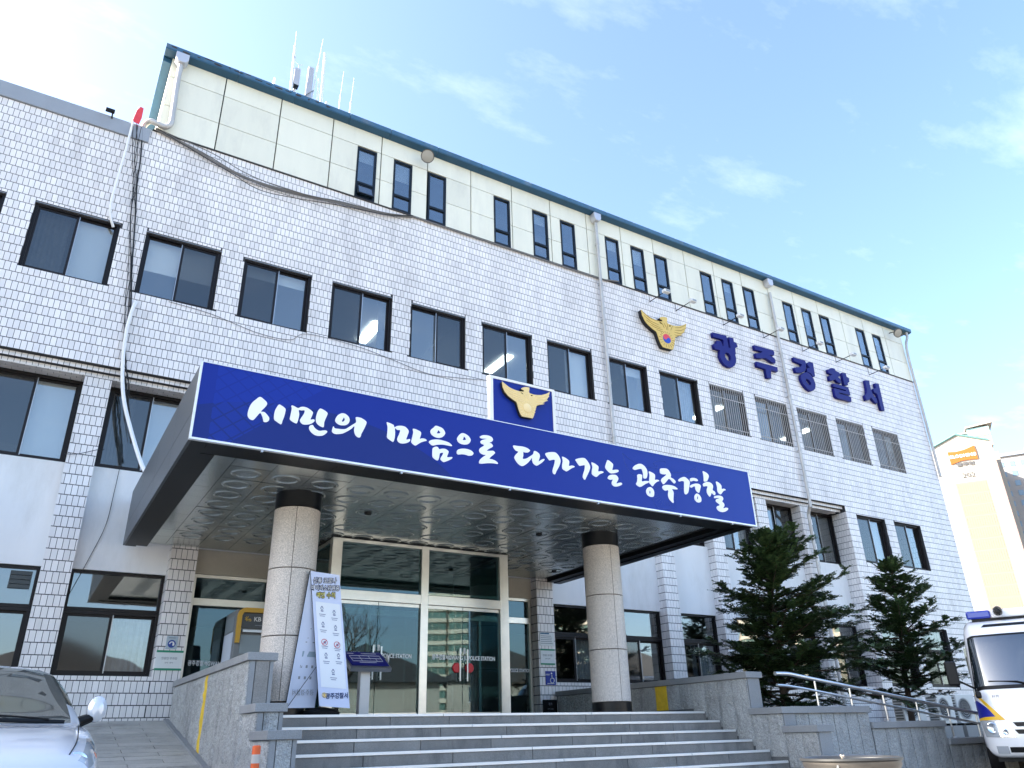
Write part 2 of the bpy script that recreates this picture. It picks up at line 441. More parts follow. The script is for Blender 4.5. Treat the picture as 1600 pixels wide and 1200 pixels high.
# outlines of the painted and raised letters and of the eagle, in metres on their own boards (x, z)
TR = {"b":[[[[[1.957,5.554],[2.003,5.534],[2.052,5.491],[2.041,5.44],[1.992,5.365],[2.031,5.363],[2.063,5.34],[2.094,5.307],[2.102,5.283],[2.096,5.256],[2.069,5.235],[2.039,5.236],[2.027,5.269],[2.01,5.31],[1.983,5.341],[1.951,5.293],[1.918,5.24],[1.899,5.23],[1.869,5.238],[1.841,5.271],[1.836,5.322],[1.846,5.388],[1.87,5.454],[1.914,5.512]]],[[[2.2,5.498],[2.228,5.494],[2.286,5.459],[2.289,5.404],[2.28,5.343],[2.267,5.288],[2.259,5.245],[2.241,5.243],[2.197,5.265],[2.164,5.288],[2.156,5.339],[2.161,5.405],[2.177,5.454]]]],[[[[2.358,5.515],[2.385,5.519],[2.443,5.499],[2.478,5.52],[2.521,5.531],[2.579,5.521],[2.639,5.482],[2.64,5.452],[2.629,5.41],[2.62,5.374],[2.657,5.385],[2.674,5.372],[2.66,5.343],[2.61,5.307],[2.543,5.291],[2.508,5.301],[2.486,5.33],[2.493,5.364],[2.519,5.416],[2.534,5.458],[2.531,5.486],[2.495,5.477],[2.458,5.473],[2.468,5.419],[2.465,5.365],[2.452,5.297],[2.432,5.288],[2.393,5.302],[2.357,5.328],[2.359,5.378],[2.365,5.439],[2.367,5.485]]],[[[2.728,5.546],[2.75,5.549],[2.797,5.533],[2.834,5.506],[2.831,5.471],[2.815,5.421],[2.801,5.365],[2.799,5.304],[2.771,5.302],[2.731,5.318],[2.697,5.352],[2.689,5.404],[2.694,5.458],[2.706,5.508]]],[[[2.635,5.3],[2.657,5.303],[2.678,5.275],[2.711,5.252],[2.75,5.242],[2.8,5.257],[2.838,5.261],[2.851,5.244],[2.829,5.213],[2.793,5.185],[2.737,5.171],[2.686,5.178],[2.64,5.206],[2.613,5.244],[2.613,5.28]]]],[[[[3.034,5.542],[3.077,5.54],[3.119,5.513],[3.138,5.476],[3.136,5.435],[3.114,5.4],[3.075,5.379],[3.023,5.371],[2.977,5.384],[2.947,5.413],[2.949,5.45],[2.975,5.503],[3.006,5.529]],[[3.058,5.488],[3.073,5.467],[3.068,5.442],[3.049,5.425],[3.034,5.428],[3.041,5.447],[3.05,5.466]]],[[[2.928,5.338],[2.946,5.315],[2.988,5.314],[3.04,5.318],[3.092,5.331],[3.136,5.366],[3.186,5.41],[3.229,5.449],[3.228,5.486],[3.222,5.52],[3.259,5.528],[3.313,5.52],[3.373,5.483],[3.363,5.422],[3.337,5.355],[3.313,5.297],[3.302,5.254],[3.276,5.244],[3.242,5.26],[3.22,5.294],[3.21,5.339],[3.212,5.391],[3.17,5.346],[3.12,5.303],[3.057,5.261],[2.994,5.241],[2.949,5.238],[2.915,5.259],[2.915,5.299]]]],[[[[3.663,5.53],[3.694,5.531],[3.762,5.512],[3.777,5.48],[3.815,5.505],[3.871,5.52],[3.936,5.516],[3.984,5.476],[3.989,5.441],[3.973,5.389],[3.96,5.334],[4.006,5.349],[4.018,5.334],[3.994,5.301],[3.938,5.274],[3.881,5.265],[3.846,5.279],[3.827,5.307],[3.832,5.343],[3.855,5.403],[3.863,5.454],[3.824,5.45],[3.787,5.469],[3.791,5.399],[3.787,5.328],[3.772,5.27],[3.748,5.273],[3.701,5.296],[3.677,5.323],[3.68,5.392],[3.679,5.469]]],[[[4.059,5.511],[4.102,5.508],[4.161,5.49],[4.177,5.468],[4.174,5.432],[4.161,5.38],[4.193,5.392],[4.237,5.393],[4.267,5.373],[4.231,5.356],[4.18,5.33],[4.138,5.298],[4.102,5.271],[4.073,5.277],[4.037,5.305],[4.039,5.344],[4.051,5.403],[4.06,5.461],[4.053,5.495]]]],[[[[4.41,5.62],[4.448,5.615],[4.509,5.597],[4.547,5.549],[4.544,5.512],[4.511,5.47],[4.458,5.446],[4.399,5.446],[4.346,5.469],[4.321,5.508],[4.33,5.546],[4.373,5.59],[4.388,5.611]],[[4.441,5.559],[4.474,5.532],[4.461,5.515],[4.418,5.508],[4.431,5.532]]],[[[4.3,5.358],[4.326,5.387],[4.384,5.408],[4.459,5.419],[4.542,5.414],[4.61,5.401],[4.656,5.372],[4.652,5.356],[4.595,5.355],[4.52,5.355],[4.438,5.341],[4.364,5.316],[4.327,5.327]]],[[[4.401,5.304],[4.438,5.305],[4.461,5.279],[4.506,5.293],[4.558,5.297],[4.605,5.271],[4.6,5.234],[4.586,5.182],[4.657,5.194],[4.667,5.181],[4.639,5.155],[4.59,5.126],[4.538,5.101],[4.509,5.11],[4.482,5.134],[4.493,5.167],[4.515,5.206],[4.522,5.236],[4.477,5.221],[4.466,5.191],[4.46,5.155],[4.446,5.114],[4.42,5.11],[4.383,5.128],[4.36,5.156],[4.357,5.209],[4.361,5.273]]]],[[[[4.825,5.583],[4.868,5.581],[4.923,5.557],[4.958,5.512],[4.954,5.475],[4.923,5.436],[4.868,5.416],[4.806,5.416],[4.76,5.437],[4.74,5.478],[4.756,5.52],[4.79,5.563]],[[4.852,5.536],[4.885,5.503],[4.868,5.485],[4.831,5.481],[4.841,5.503]]],[[[4.741,5.3],[4.768,5.327],[4.83,5.348],[4.899,5.354],[4.962,5.344],[5.001,5.318],[5.004,5.297],[4.981,5.271],[4.93,5.258],[4.884,5.263],[4.822,5.263],[4.761,5.248],[4.738,5.264]]]],[[[[5.117,5.584],[5.153,5.607],[5.209,5.62],[5.274,5.62],[5.318,5.601],[5.332,5.57],[5.313,5.537],[5.273,5.516],[5.305,5.505],[5.329,5.476],[5.316,5.452],[5.271,5.422],[5.227,5.385],[5.271,5.388],[5.331,5.398],[5.363,5.374],[5.338,5.34],[5.294,5.3],[5.269,5.267],[5.317,5.264],[5.373,5.25],[5.409,5.223],[5.401,5.209],[5.332,5.207],[5.236,5.194],[5.133,5.17],[5.098,5.178],[5.11,5.223],[5.158,5.274],[5.21,5.316],[5.166,5.311],[5.119,5.33],[5.099,5.364],[5.119,5.407],[5.184,5.459],[5.136,5.476],[5.122,5.504],[5.144,5.53],[5.193,5.553],[5.237,5.568],[5.185,5.563],[5.137,5.558],[5.113,5.57]]]],[[[[5.677,5.538],[5.751,5.545],[5.845,5.551],[5.921,5.541],[5.971,5.515],[5.966,5.495],[5.935,5.472],[5.888,5.465],[5.854,5.465],[5.852,5.412],[5.842,5.357],[5.906,5.374],[5.967,5.415],[6.029,5.463],[6.047,5.512],[6.083,5.514],[6.134,5.488],[6.149,5.452],[6.139,5.412],[6.123,5.36],[6.173,5.395],[6.221,5.416],[6.23,5.404],[6.197,5.364],[6.143,5.322],[6.09,5.289],[6.052,5.296],[6.023,5.318],[6.007,5.361],[6.007,5.399],[5.964,5.347],[5.911,5.293],[5.851,5.25],[5.808,5.243],[5.759,5.266],[5.719,5.308],[5.695,5.349],[5.709,5.388],[5.765,5.454],[5.732,5.464],[5.699,5.488]]]],[[[[6.252,5.509],[6.32,5.538],[6.392,5.554],[6.445,5.553],[6.496,5.512],[6.526,5.451],[6.52,5.396],[6.489,5.33],[6.445,5.262],[6.414,5.204],[6.389,5.204],[6.371,5.228],[6.376,5.274],[6.401,5.339],[6.418,5.395],[6.42,5.434],[6.375,5.426],[6.326,5.41],[6.297,5.434],[6.268,5.468]]],[[[6.568,5.508],[6.621,5.498],[6.678,5.468],[6.691,5.438],[6.681,5.378],[6.731,5.39],[6.768,5.39],[6.789,5.376],[6.747,5.354],[6.69,5.318],[6.638,5.283],[6.598,5.289],[6.555,5.313],[6.554,5.37],[6.57,5.435],[6.562,5.492]]]],[[[[6.814,5.501],[6.885,5.533],[6.97,5.552],[7.016,5.54],[7.067,5.484],[7.089,5.432],[7.082,5.384],[7.043,5.308],[7.001,5.239],[6.974,5.196],[6.952,5.205],[6.935,5.241],[6.95,5.294],[6.978,5.36],[6.987,5.432],[6.942,5.425],[6.89,5.41],[6.859,5.432],[6.83,5.471]]],[[[7.135,5.505],[7.19,5.492],[7.249,5.461],[7.255,5.426],[7.246,5.373],[7.304,5.386],[7.353,5.377],[7.33,5.358],[7.27,5.33],[7.209,5.279],[7.163,5.282],[7.118,5.311],[7.121,5.366],[7.138,5.432],[7.124,5.489]]]],[[[[7.453,5.595],[7.505,5.577],[7.555,5.541],[7.55,5.496],[7.535,5.441],[7.599,5.455],[7.649,5.458],[7.661,5.436],[7.619,5.409],[7.544,5.386],[7.485,5.381],[7.431,5.413],[7.394,5.456],[7.402,5.497],[7.43,5.558]]],[[[7.441,5.319],[7.482,5.349],[7.551,5.363],[7.609,5.36],[7.642,5.317],[7.625,5.274],[7.595,5.226],[7.676,5.251],[7.711,5.235],[7.681,5.207],[7.61,5.178],[7.541,5.171],[7.501,5.201],[7.505,5.241],[7.528,5.28],[7.474,5.267],[7.428,5.285]]]],[[[[7.963,5.535],[8.011,5.587],[8.087,5.626],[8.149,5.638],[8.208,5.618],[8.259,5.567],[8.271,5.507],[8.256,5.439],[8.232,5.403],[8.196,5.393],[8.172,5.41],[8.175,5.476],[8.158,5.54],[8.134,5.551],[8.076,5.535],[8.002,5.512]]],[[[8.048,5.433],[8.096,5.452],[8.146,5.447],[8.147,5.415],[8.131,5.339],[8.196,5.352],[8.278,5.36],[8.281,5.34],[8.21,5.305],[8.133,5.258],[8.08,5.236],[8.031,5.248],[8.002,5.276],[8.029,5.316],[8.044,5.375]]],[[[8.305,5.53],[8.362,5.525],[8.425,5.497],[8.426,5.447],[8.418,5.405],[8.471,5.414],[8.513,5.398],[8.455,5.373],[8.397,5.328],[8.355,5.283],[8.322,5.305],[8.291,5.337],[8.299,5.404],[8.313,5.472]]],[[[8.296,5.263],[8.346,5.247],[8.372,5.202],[8.369,5.153],[8.348,5.109],[8.295,5.096],[8.236,5.111],[8.205,5.147],[8.206,5.195],[8.242,5.241]],[[8.287,5.206],[8.296,5.183],[8.287,5.151],[8.27,5.151],[8.27,5.18]]]],[[[[8.568,5.619],[8.639,5.636],[8.714,5.639],[8.762,5.602],[8.791,5.543],[8.779,5.499],[8.83,5.481],[8.878,5.446],[8.872,5.42],[8.844,5.401],[8.81,5.419],[8.742,5.468],[8.683,5.422],[8.604,5.355],[8.571,5.377],[8.553,5.412],[8.581,5.453],[8.64,5.495],[8.688,5.536],[8.624,5.528],[8.561,5.534],[8.55,5.566]]],[[[8.565,5.302],[8.607,5.337],[8.694,5.355],[8.79,5.358],[8.862,5.343],[8.906,5.312],[8.845,5.299],[8.78,5.295],[8.803,5.244],[8.793,5.176],[8.781,5.117],[8.781,5.068],[8.761,5.057],[8.718,5.085],[8.682,5.129],[8.675,5.185],[8.689,5.261],[8.626,5.246],[8.581,5.263]]]],[[[[8.945,5.477],[9.009,5.524],[9.095,5.552],[9.152,5.532],[9.201,5.492],[9.2,5.45],[9.169,5.361],[9.141,5.289],[9.09,5.245],[9.054,5.257],[9.051,5.311],[9.065,5.397],[9.071,5.465],[9.022,5.471],[8.966,5.454]]],[[[9.232,5.548],[9.302,5.567],[9.379,5.561],[9.405,5.53],[9.36,5.515],[9.305,5.516],[9.234,5.493],[9.219,5.52]]],[[[9.197,5.403],[9.247,5.439],[9.341,5.47],[9.42,5.472],[9.454,5.443],[9.433,5.389],[9.403,5.325],[9.381,5.314],[9.34,5.333],[9.319,5.373],[9.315,5.415],[9.275,5.405],[9.227,5.381]]],[[[9.333,5.292],[9.387,5.28],[9.423,5.235],[9.424,5.184],[9.398,5.151],[9.34,5.136],[9.289,5.158],[9.268,5.197],[9.282,5.25]],[[9.351,5.25],[9.358,5.226],[9.344,5.195],[9.328,5.197],[9.333,5.227]]]],[[[[9.552,5.722],[9.613,5.714],[9.67,5.683],[9.677,5.64],[9.647,5.588],[9.612,5.548],[9.548,5.541],[9.553,5.6],[9.554,5.67]]],[[[9.53,5.502],[9.604,5.534],[9.685,5.541],[9.737,5.514],[9.75,5.473],[9.729,5.409],[9.771,5.389],[9.786,5.357],[9.764,5.321],[9.726,5.331],[9.696,5.353],[9.672,5.316],[9.642,5.278],[9.607,5.303],[9.586,5.338],[9.591,5.399],[9.618,5.454],[9.579,5.457],[9.526,5.446],[9.514,5.474]]],[[[9.84,5.574],[9.908,5.564],[9.958,5.519],[9.957,5.458],[10.007,5.472],[10.056,5.454],[9.998,5.429],[9.95,5.387],[9.914,5.355],[9.871,5.368],[9.844,5.408],[9.851,5.478]]],[[[9.741,5.291],[9.804,5.318],[9.898,5.329],[9.952,5.31],[9.956,5.272],[9.925,5.229],[9.96,5.199],[9.963,5.157],[9.925,5.109],[9.998,5.129],[10.045,5.12],[10.024,5.088],[9.947,5.048],[9.865,5.036],[9.799,5.052],[9.767,5.09],[9.785,5.126],[9.853,5.156],[9.813,5.185],[9.772,5.209],[9.785,5.249],[9.866,5.281],[9.796,5.276],[9.754,5.265]]]]],"w":[[[[[16.869,13.162],[17.494,13.203],[17.503,13.117],[17.516,12.772],[17.601,12.767],[17.609,13.074],[17.597,13.177],[17.807,13.196],[17.811,13.056],[17.918,13.048],[17.943,12.905],[17.823,12.849],[17.806,12.61],[17.766,12.574],[17.786,12.458],[17.756,12.314],[17.674,12.175],[17.523,12.064],[17.371,12.045],[17.211,12.083],[17.088,12.206],[17.038,12.363],[17.086,12.579],[16.855,12.573],[16.842,12.732],[16.974,12.765],[17.0,12.901],[17.204,12.918],[17.241,12.781],[17.295,12.786],[17.33,12.968],[17.285,13.009],[16.882,13.0]],[[17.357,12.56],[17.473,12.554],[17.541,12.468],[17.527,12.345],[17.457,12.26],[17.356,12.287],[17.288,12.373],[17.289,12.484]]]],[[[[18.769,13.183],[19.695,13.207],[19.726,13.142],[19.683,13.014],[19.53,13.003],[19.431,12.98],[19.67,12.912],[19.714,12.85],[19.683,12.726],[19.53,12.717],[19.337,12.778],[19.207,12.809],[19.058,12.755],[18.775,12.705],[18.755,12.868],[19.011,12.948],[19.131,13.023],[18.777,13.015]]],[[[18.731,12.563],[19.743,12.589],[19.723,12.416],[19.387,12.409],[19.331,12.081],[19.124,12.07],[19.118,12.382],[18.737,12.389]]]],[[[[20.682,13.195],[21.285,13.201],[21.311,13.114],[21.267,12.937],[21.2,12.803],[21.05,12.704],[20.862,12.639],[20.662,12.615],[20.636,12.791],[20.926,12.876],[21.043,12.95],[21.057,12.999],[20.989,13.02],[20.69,13.041]]],[[[21.484,13.202],[21.691,13.223],[21.701,13.169],[21.667,12.698],[21.605,12.656],[21.513,12.681],[21.461,12.761],[21.265,12.772],[21.335,12.935],[21.468,12.966],[21.353,13.087],[21.366,13.137]]],[[[21.1,12.706],[21.26,12.752],[21.411,12.717],[21.517,12.609],[21.553,12.562],[21.599,12.372],[21.535,12.195],[21.392,12.083],[21.256,12.036],[21.078,12.097],[20.924,12.242],[20.86,12.408],[20.888,12.559]],[[21.163,12.494],[21.278,12.465],[21.364,12.375],[21.337,12.278],[21.245,12.259],[21.134,12.342],[21.108,12.427]]]],[[[[22.472,13.142],[22.668,13.188],[22.7,13.252],[22.874,13.264],[22.917,13.188],[23.118,13.158],[23.102,13.021],[22.954,12.969],[23.086,12.885],[23.074,12.723],[22.906,12.733],[22.775,12.816],[22.651,12.751],[22.454,12.698],[22.459,12.886],[22.67,12.98],[22.471,13.01]]],[[[23.262,13.191],[23.482,13.213],[23.483,13.088],[23.604,13.049],[23.58,12.891],[23.469,12.838],[23.45,12.739],[23.242,12.713]]],[[[22.587,12.625],[23.435,12.651],[23.456,12.552],[23.464,12.348],[22.831,12.326],[22.816,12.276],[23.423,12.287],[23.466,12.255],[23.439,12.092],[22.674,12.072],[22.578,12.134],[22.581,12.439],[23.239,12.453],[23.255,12.505],[22.585,12.491]]]],[[[[24.567,13.186],[24.829,13.215],[24.801,13.053],[24.804,12.821],[24.859,12.659],[25.012,12.538],[25.014,12.347],[24.862,12.354],[24.672,12.524],[24.576,12.409],[24.341,12.327],[24.324,12.519],[24.49,12.639],[24.546,12.843]]],[[[25.144,13.187],[25.381,13.209],[25.377,13.002],[25.343,12.126],[25.141,12.115],[25.132,12.717],[25.09,12.756],[24.956,12.776],[24.951,12.92],[25.146,12.992]]]]],"e":[[13.89,13.129],[14.053,13.018],[14.232,12.951],[14.408,12.925],[14.53,12.917],[14.695,12.937],[14.708,12.991],[14.637,13.005],[14.607,13.035],[14.647,13.074],[14.749,13.119],[14.907,13.138],[14.919,13.091],[14.894,12.983],[14.915,12.93],[15.107,12.915],[15.227,12.93],[15.39,12.966],[15.56,13.045],[15.716,13.147],[15.655,12.952],[15.56,12.792],[15.4,12.65],[15.167,12.531],[15.145,12.451],[15.094,12.306],[15.054,12.166],[14.999,12.054],[14.845,12.049],[14.73,12.044],[14.598,12.044],[14.535,12.133],[14.481,12.28],[14.43,12.463],[14.4,12.52],[14.258,12.58],[14.102,12.669],[13.986,12.785],[13.914,12.946]],"eh":[[[14.536,12.894],[14.669,12.889],[14.661,12.828]],[[14.937,12.878],[15.055,12.893],[14.988,12.833]]],"p":[[5.524,6.572],[5.603,6.502],[5.694,6.462],[5.787,6.454],[5.904,6.446],[5.929,6.495],[5.876,6.495],[5.883,6.518],[5.931,6.545],[6.026,6.543],[6.006,6.501],[6.01,6.447],[6.153,6.449],[6.238,6.463],[6.338,6.515],[6.402,6.568],[6.358,6.43],[6.256,6.333],[6.134,6.27],[6.126,6.241],[6.105,6.161],[6.065,6.057],[6.007,6.051],[5.913,6.055],[5.844,6.073],[5.807,6.178],[5.793,6.272],[5.69,6.315],[5.612,6.396],[5.545,6.5]]}

# ------------------------------------------------------------------ ground
LOT = 0.78          # level of the forecourt
FLOOR = 1.93        # entrance landing
def ground_z(x, y):
    if y > -6.3 and x < 2.45:                       # paved ramp climbing to the building on the left
        return LOT + (min(y, 0.2) + 6.3) * 0.1855
    return LOT
ASPH = mat('worn_concrete_forecourt', (0.27, 0.26, 0.24), 0.9, var=0.25, vscale=1.3, speck=(0.7, 1.35, 90), bump=0.6, bscale=120)
EARTH = mat('planter_soil', (0.05, 0.045, 0.035), 0.95, var=0.4, vscale=3, bump=1.0, bscale=14)
PAVER = mat('ramp_paving_stone', (0.46, 0.445, 0.40), 0.85, var=0.16, vscale=2.2, speck=(0.85, 1.12, 90), rnd=0.18, bump=0.3, bscale=60, stain=((0.15, 0.15, 0.14), 0.7, 2.0))
GRASS = mat('distant_ground', (0.27, 0.24, 0.19), 0.95, var=0.25, vscale=0.02)
g = MB()
S = 3000
g.quad((-S, -S, LOT - 0.03), (S, -S, LOT - 0.03), (S, S, LOT - 0.03), (-S, S, LOT - 0.03))
tag(g.build('ground', GRASS), kind='structure')
g = MB()
g.quad((-40, -46, LOT), (60, -46, LOT), (60, 0.3, LOT), (-40, 0.3, LOT))
tag(g.build('forecourt', ASPH), 'grey asphalt forecourt in front of the building', kind='structure')
g = MB()
g.add([(-24, -6.3, LOT), (2.42, -6.3, LOT), (2.42, 0.35, ground_z(0, 0.2)), (-24, 0.35, ground_z(0, 0.2)), (-24, 0.35, LOT - 0.02), (2.42, 0.35, LOT - 0.02), (-24, -6.3, LOT - 0.02), (2.42, -6.3, LOT - 0.02)],
      [(0, 1, 2, 3), (1, 7, 5, 2), (0, 3, 4, 6)])
ramp = tag(g.build('paved_ramp', mat('paving_joint', (0.10, 0.10, 0.095), 0.95, var=0.2)), kind='structure')
# long paving stones in courses across the ramp
sl = 0.1855
course = 0.0
pav_cache = {}
far = MB()
y = -6.25
row = 0
while y < 0.16:
    dep = 0.23
    x = 2.38 - (row % 3) * 0.31
    xs = [2.38]
    while xs[-1] > -3.2:
        nxt = xs[-1] - (0.9 if len(xs) > 1 or row % 2 else 0.45)
        xs.append(nxt)
    y1 = min(y + dep - 0.012, 0.18)
    for a, b in zip(xs, xs[1:]):
        w_, d_ = a - b - 0.012, y1 - y
        key = (round(w_, 3), round(d_, 3))
        if key not in pav_cache:
            mb = MB(); mb.box(0, w_, 0, d_, 0, 0.02); pav_cache[key] = mb.mesh('paving_stone', PAVER)
        o = inst('paving_stone', pav_cache[key], ramp, (b + 0.006, y, ground_z(0, y) + random.uniform(0, 0.003)), (math.atan(sl), 0, 0))
    y += dep
    row += 1

# ------------------------------------------------------------------ the police station
PT = 1.9917
def PL(k): return 0.05 + PT * k                  # left edge of pier k
PW = 0.46
def WX(k): return 0.552 + PT * k                 # left edge of a third-floor window
XR = 27.96
XL = -24.0
XT = -5.90                                      # tiles are laid singly from here to the right
bld = root('police_station', 'white tiled four storey police station with cream top storey and blue roof edge', 'building', (2.0, 0.0, LOT))

# brick pattern in the material where the wall runs on out of the picture
TT = bpy.data.materials.new('tile_pattern'); TT.use_nodes = True
_t = TT.node_tree; _b = _t.nodes['Principled BSDF']; _b.inputs['Roughness'].default_value = 0.35
_br = _t.nodes.new('ShaderNodeTexBrick'); _g = _t.nodes.new('ShaderNodeNewGeometry'); _s = _t.nodes.new('ShaderNodeSeparateXYZ'); _c = _t.nodes.new('ShaderNodeCombineXYZ'); _a = _t.nodes.new('ShaderNodeMath')
_a.operation = 'ADD'
_t.links.new(_g.outputs['Position'], _s.inputs[0]); _t.links.new(_s.outputs['X'], _a.inputs[0]); _t.links.new(_s.outputs['Y'], _a.inputs[1])
_t.links.new(_a.outputs[0], _c.inputs[0]); _t.links.new(_s.outputs['Z'], _c.inputs[1]); _t.links.new(_c.outputs[0], _br.inputs['Vector'])
_br.inputs['Color1'].default_value = (0.68, 0.68, 0.70, 1); _br.inputs['Color2'].default_value = (0.60, 0.60, 0.62, 1); _br.inputs['Mortar'].default_value = (0.085, 0.09, 0.1, 1)
_br.inputs['Scale'].default_value = 1.0; _br.inputs['Brick Width'].default_value = 0.0965; _br.inputs['Row Height'].default_value = 0.1908; _br.inputs['Mortar Size'].default_value = 0.005
_t.links.new(_br.outputs['Color'], _b.inputs['Base Color'])

Z3B, Z3T = 8.15, 13.88                           # third floor tile field
H3 = [(WX(k), WX(k) + 1.5, 9.836, 11.33) for k in range(-3, 13)]
TW, TH = 0.0965, 0.1908
tiles = []                                       # (axis, a0, a1, z0, z1, plane)
def lay(axis, a0, a1, z0, z1, plane, holes=(), flip=0):
    """running bond of upright tiles over a rectangle, cut at its edges and round its openings"""
    r0 = int(math.floor((z0 - Z3T) / TH)) - 1
    r1 = int(math.ceil((z1 - Z3T) / TH)) + 1
    for r in range(r0, r1):
        tz0, tz1 = Z3T + r * TH + 0.0075, Z3T + (r + 1) * TH - 0.0075
        tz0, tz1 = max(tz0, z0 + 0.003), min(tz1, z1 - 0.003)
        if tz1 - tz0 < 0.018: continue
        sh = (r % 2) * TW / 2
        c0 = int(math.floor((a0 - sh) / TW)) - 1
        c1 = int(math.ceil((a1 - sh) / TW)) + 1
        hs = [h for h in holes if h[2] < tz1 and h[3] > tz0]
        for c in range(c0, c1):
            x0, x1 = sh + c * TW + 0.0045, sh + (c + 1) * TW - 0.0045
            x0, x1 = max(x0, a0 + 0.002), min(x1, a1 - 0.002)
            if x1 - x0 < 0.014: continue
            q = (x0, x1, tz0, tz1)
            for h in hs:
                if q and h[0] < q[1] and h[1] > q[0]:
                    cand = [(q[0], min(q[1], h[0] - 0.004), q[2], q[3]), (max(q[0], h[1] + 0.004), q[1], q[2], q[3]),
                            (q[0], q[1], q[2], min(q[3], h[2] - 0.004)), (q[0], q[1], max(q[2], h[3] + 0.004), q[3])]
                    cand = [k for k in cand if k[1] - k[0] > 0.012 and k[3] - k[2] > 0.015]
                    q = max(cand, key=lambda k: (k[1] - k[0]) * (k[3] - k[2])) if cand else None
            if q:
                tiles.append((axis, q[0], q[1], q[2], q[3], plane, flip))

wall = MB()                                      # grout-coloured wall body behind the tiles
G = 0.006
# third floor: bands and piers round the windows
wall.box(XT, XR - G, G, 0.26, Z3B + G, 9.836)
wall.box(XT, XR - G, G, 0.26, 11.33, Z3T - 0.01)
edges = [XT] + [e for h in H3 for e in h[:2] if e > XT] + [XR - G]
for a, b in zip(edges[0::2], edges[1::2]):
    wall.box(a, b, G, 0.26, 9.836, 11.33)
lay('y', XT, XR, Z3B, Z3T, 0.0, H3)
# stepped cornice under it, as far as the flush end bay
PE = PL(11)
wall.box(XT, PE, 0.1 + G, 0.3, 8.06 + G, Z3B + G)
wall.box(XT, PE, 0.2 + G, 0.75, 7.98 + G, 8.06 + G)
lay('y', XT, PE, 8.06, Z3B, 0.1)
lay('y', XT, PE, 7.98, 8.06, 0.2)
# flush end bay on the right
HE = [(WX(k), WX(k) + 1.5, 6.38, 7.93) for k in (11, 12)] + [(WX(k), WX(k) + 1.5, 2.7, 4.46) for k in (11, 12)]
wall.box(PE + G, WX(11), G, 0.75, LOT, Z3B + G)
wall.box(WX(11) + 1.5, WX(12), G, 0.3, LOT, Z3B + G)
wall.box(WX(12) + 1.5, XR - G, G, 0.3, LOT, Z3B + G)
for k in (11, 12):
    wall.box(WX(k), WX(k) + 1.5, G, 0.3, LOT, 2.7)
    wall.box(WX(k), WX(k) + 1.5, G, 0.3, 4.46, 6.38)
    wall.box(WX(k), WX(k) + 1.5, G, 0.3, 7.93, Z3B + G)
lay('y', PE, XR, 1.6, Z3B, 0.0, HE)
lay('x', 0.0, 0.56, 1.6, 7.98, PE)
# piers and spandrels of the two lower floors
ENT = (2, 3, 4)                                  # no piers in the entrance
for k in range(-3, 11):
    z0 = 5.0 if k in ENT else 1.60
    wall.box(PL(k) + G, PL(k) + PW - G, 0.2 + G, 0.75, z0, 7.98 + G)
    lay('y', PL(k), PL(k) + PW, z0, 7.98, 0.2)
    if k >= 0: lay('x', 0.2, 0.56, z0, 7.98, PL(k))
    if k <= 1: lay('x', 0.2, 0.56, z0, 7.98, PL(k) + PW, flip=1)
for k in range(-3, 11):
    a, b = PL(k) + PW, PL(k + 1)
    if k in (1, 2, 3, 4): continue
    wall.box(max(a - G, XT), b + G, 0.2 + G, 0.62, 1.55, 2.7)
    lay('y', max(a, XT), b, 1.60, 2.7, 0.2)
wall.build('wall', GROUT, bld)
# where the building runs on to the left, out of the picture, and its other sides
m = MB()
m.box(XL, XT, 0.0, 0.3, LOT, Z3T - 0.02)
m.box(XR - 0.3, XR - 0.01, 0.3, 12, LOT, Z3T - 0.02)
m.box(XL, XR, 12, 12.3, LOT, Z3T - 0.02)
m.box(XL, XL + 0.3, 0.3, 12, LOT, Z3T - 0.02)
m.build('side_wall', TT, bld)

# tiles: the 300 that show largest are pieces of their own, the rest one part
def tile_mesh_into(mb, t):
    ax, a0, a1, z0, z1, pl, fl = t
    if ax == 'y':
        mb.box(a0, a1, pl, pl + 0.012, z0, z1)
    else:
        if fl: mb.box(pl - 0.012, pl, a0, a1, z0, z1)
        else: mb.box(pl, pl + 0.012, a0, a1, z0, z1)
scored = []
for i, t in enumerate(tiles):
    ax, a0, a1, z0, z1, pl, fl = t
    if ax != 'y':
        continue
    c = ((a0 + a1) / 2, pl, (z0 + z1) / 2)
    s = on_screen(c)
    if s and -10 < s[0] < 1600 and 0 < s[1] < 1140 and (a1 - a0) > 0.06 and (z1 - z0) > 0.12:
        if c[2] < 4.2 and c[0] < 0.9: continue               # behind the parked car
        if 1.2 < c[0] and 4.85 < c[2] < 8.6: continue        # behind the canopy
        scored.append((s[2], i))
scored.sort()
single = set(i for _, i in scored[:300])
stuff = MB()
cache = {}
for i, t in enumerate(tiles):
    if i in single:
        ax, a0, a1, z0, z1, pl, fl = t
        key = (round(a1 - a0, 3), round(z1 - z0, 3))
        if key not in cache:
            mb = MB(); mb.box(0, a1 - a0, 0, 0.012, 0, z1 - z0)
            cache[key] = mb.mesh('tile', TILE)
        inst('tile', cache[key], bld, (a0, pl, z0))
    else:
        tile_mesh_into(stuff, t)
# underside of the cornice, laid with tiles too
x = XT
r = 0
for j in range(3):
    xx = XT + (j % 2) * 0.0955
    while xx < PE - 0.2:
        stuff.box(xx, xx + 0.184, 0.205 + j * 0.112, 0.205 + j * 0.112 + 0.105, 7.973, 7.99)
        xx += 0.1908
tag(stuff.build('tile_cladding', TILE, bld), kind='stuff')

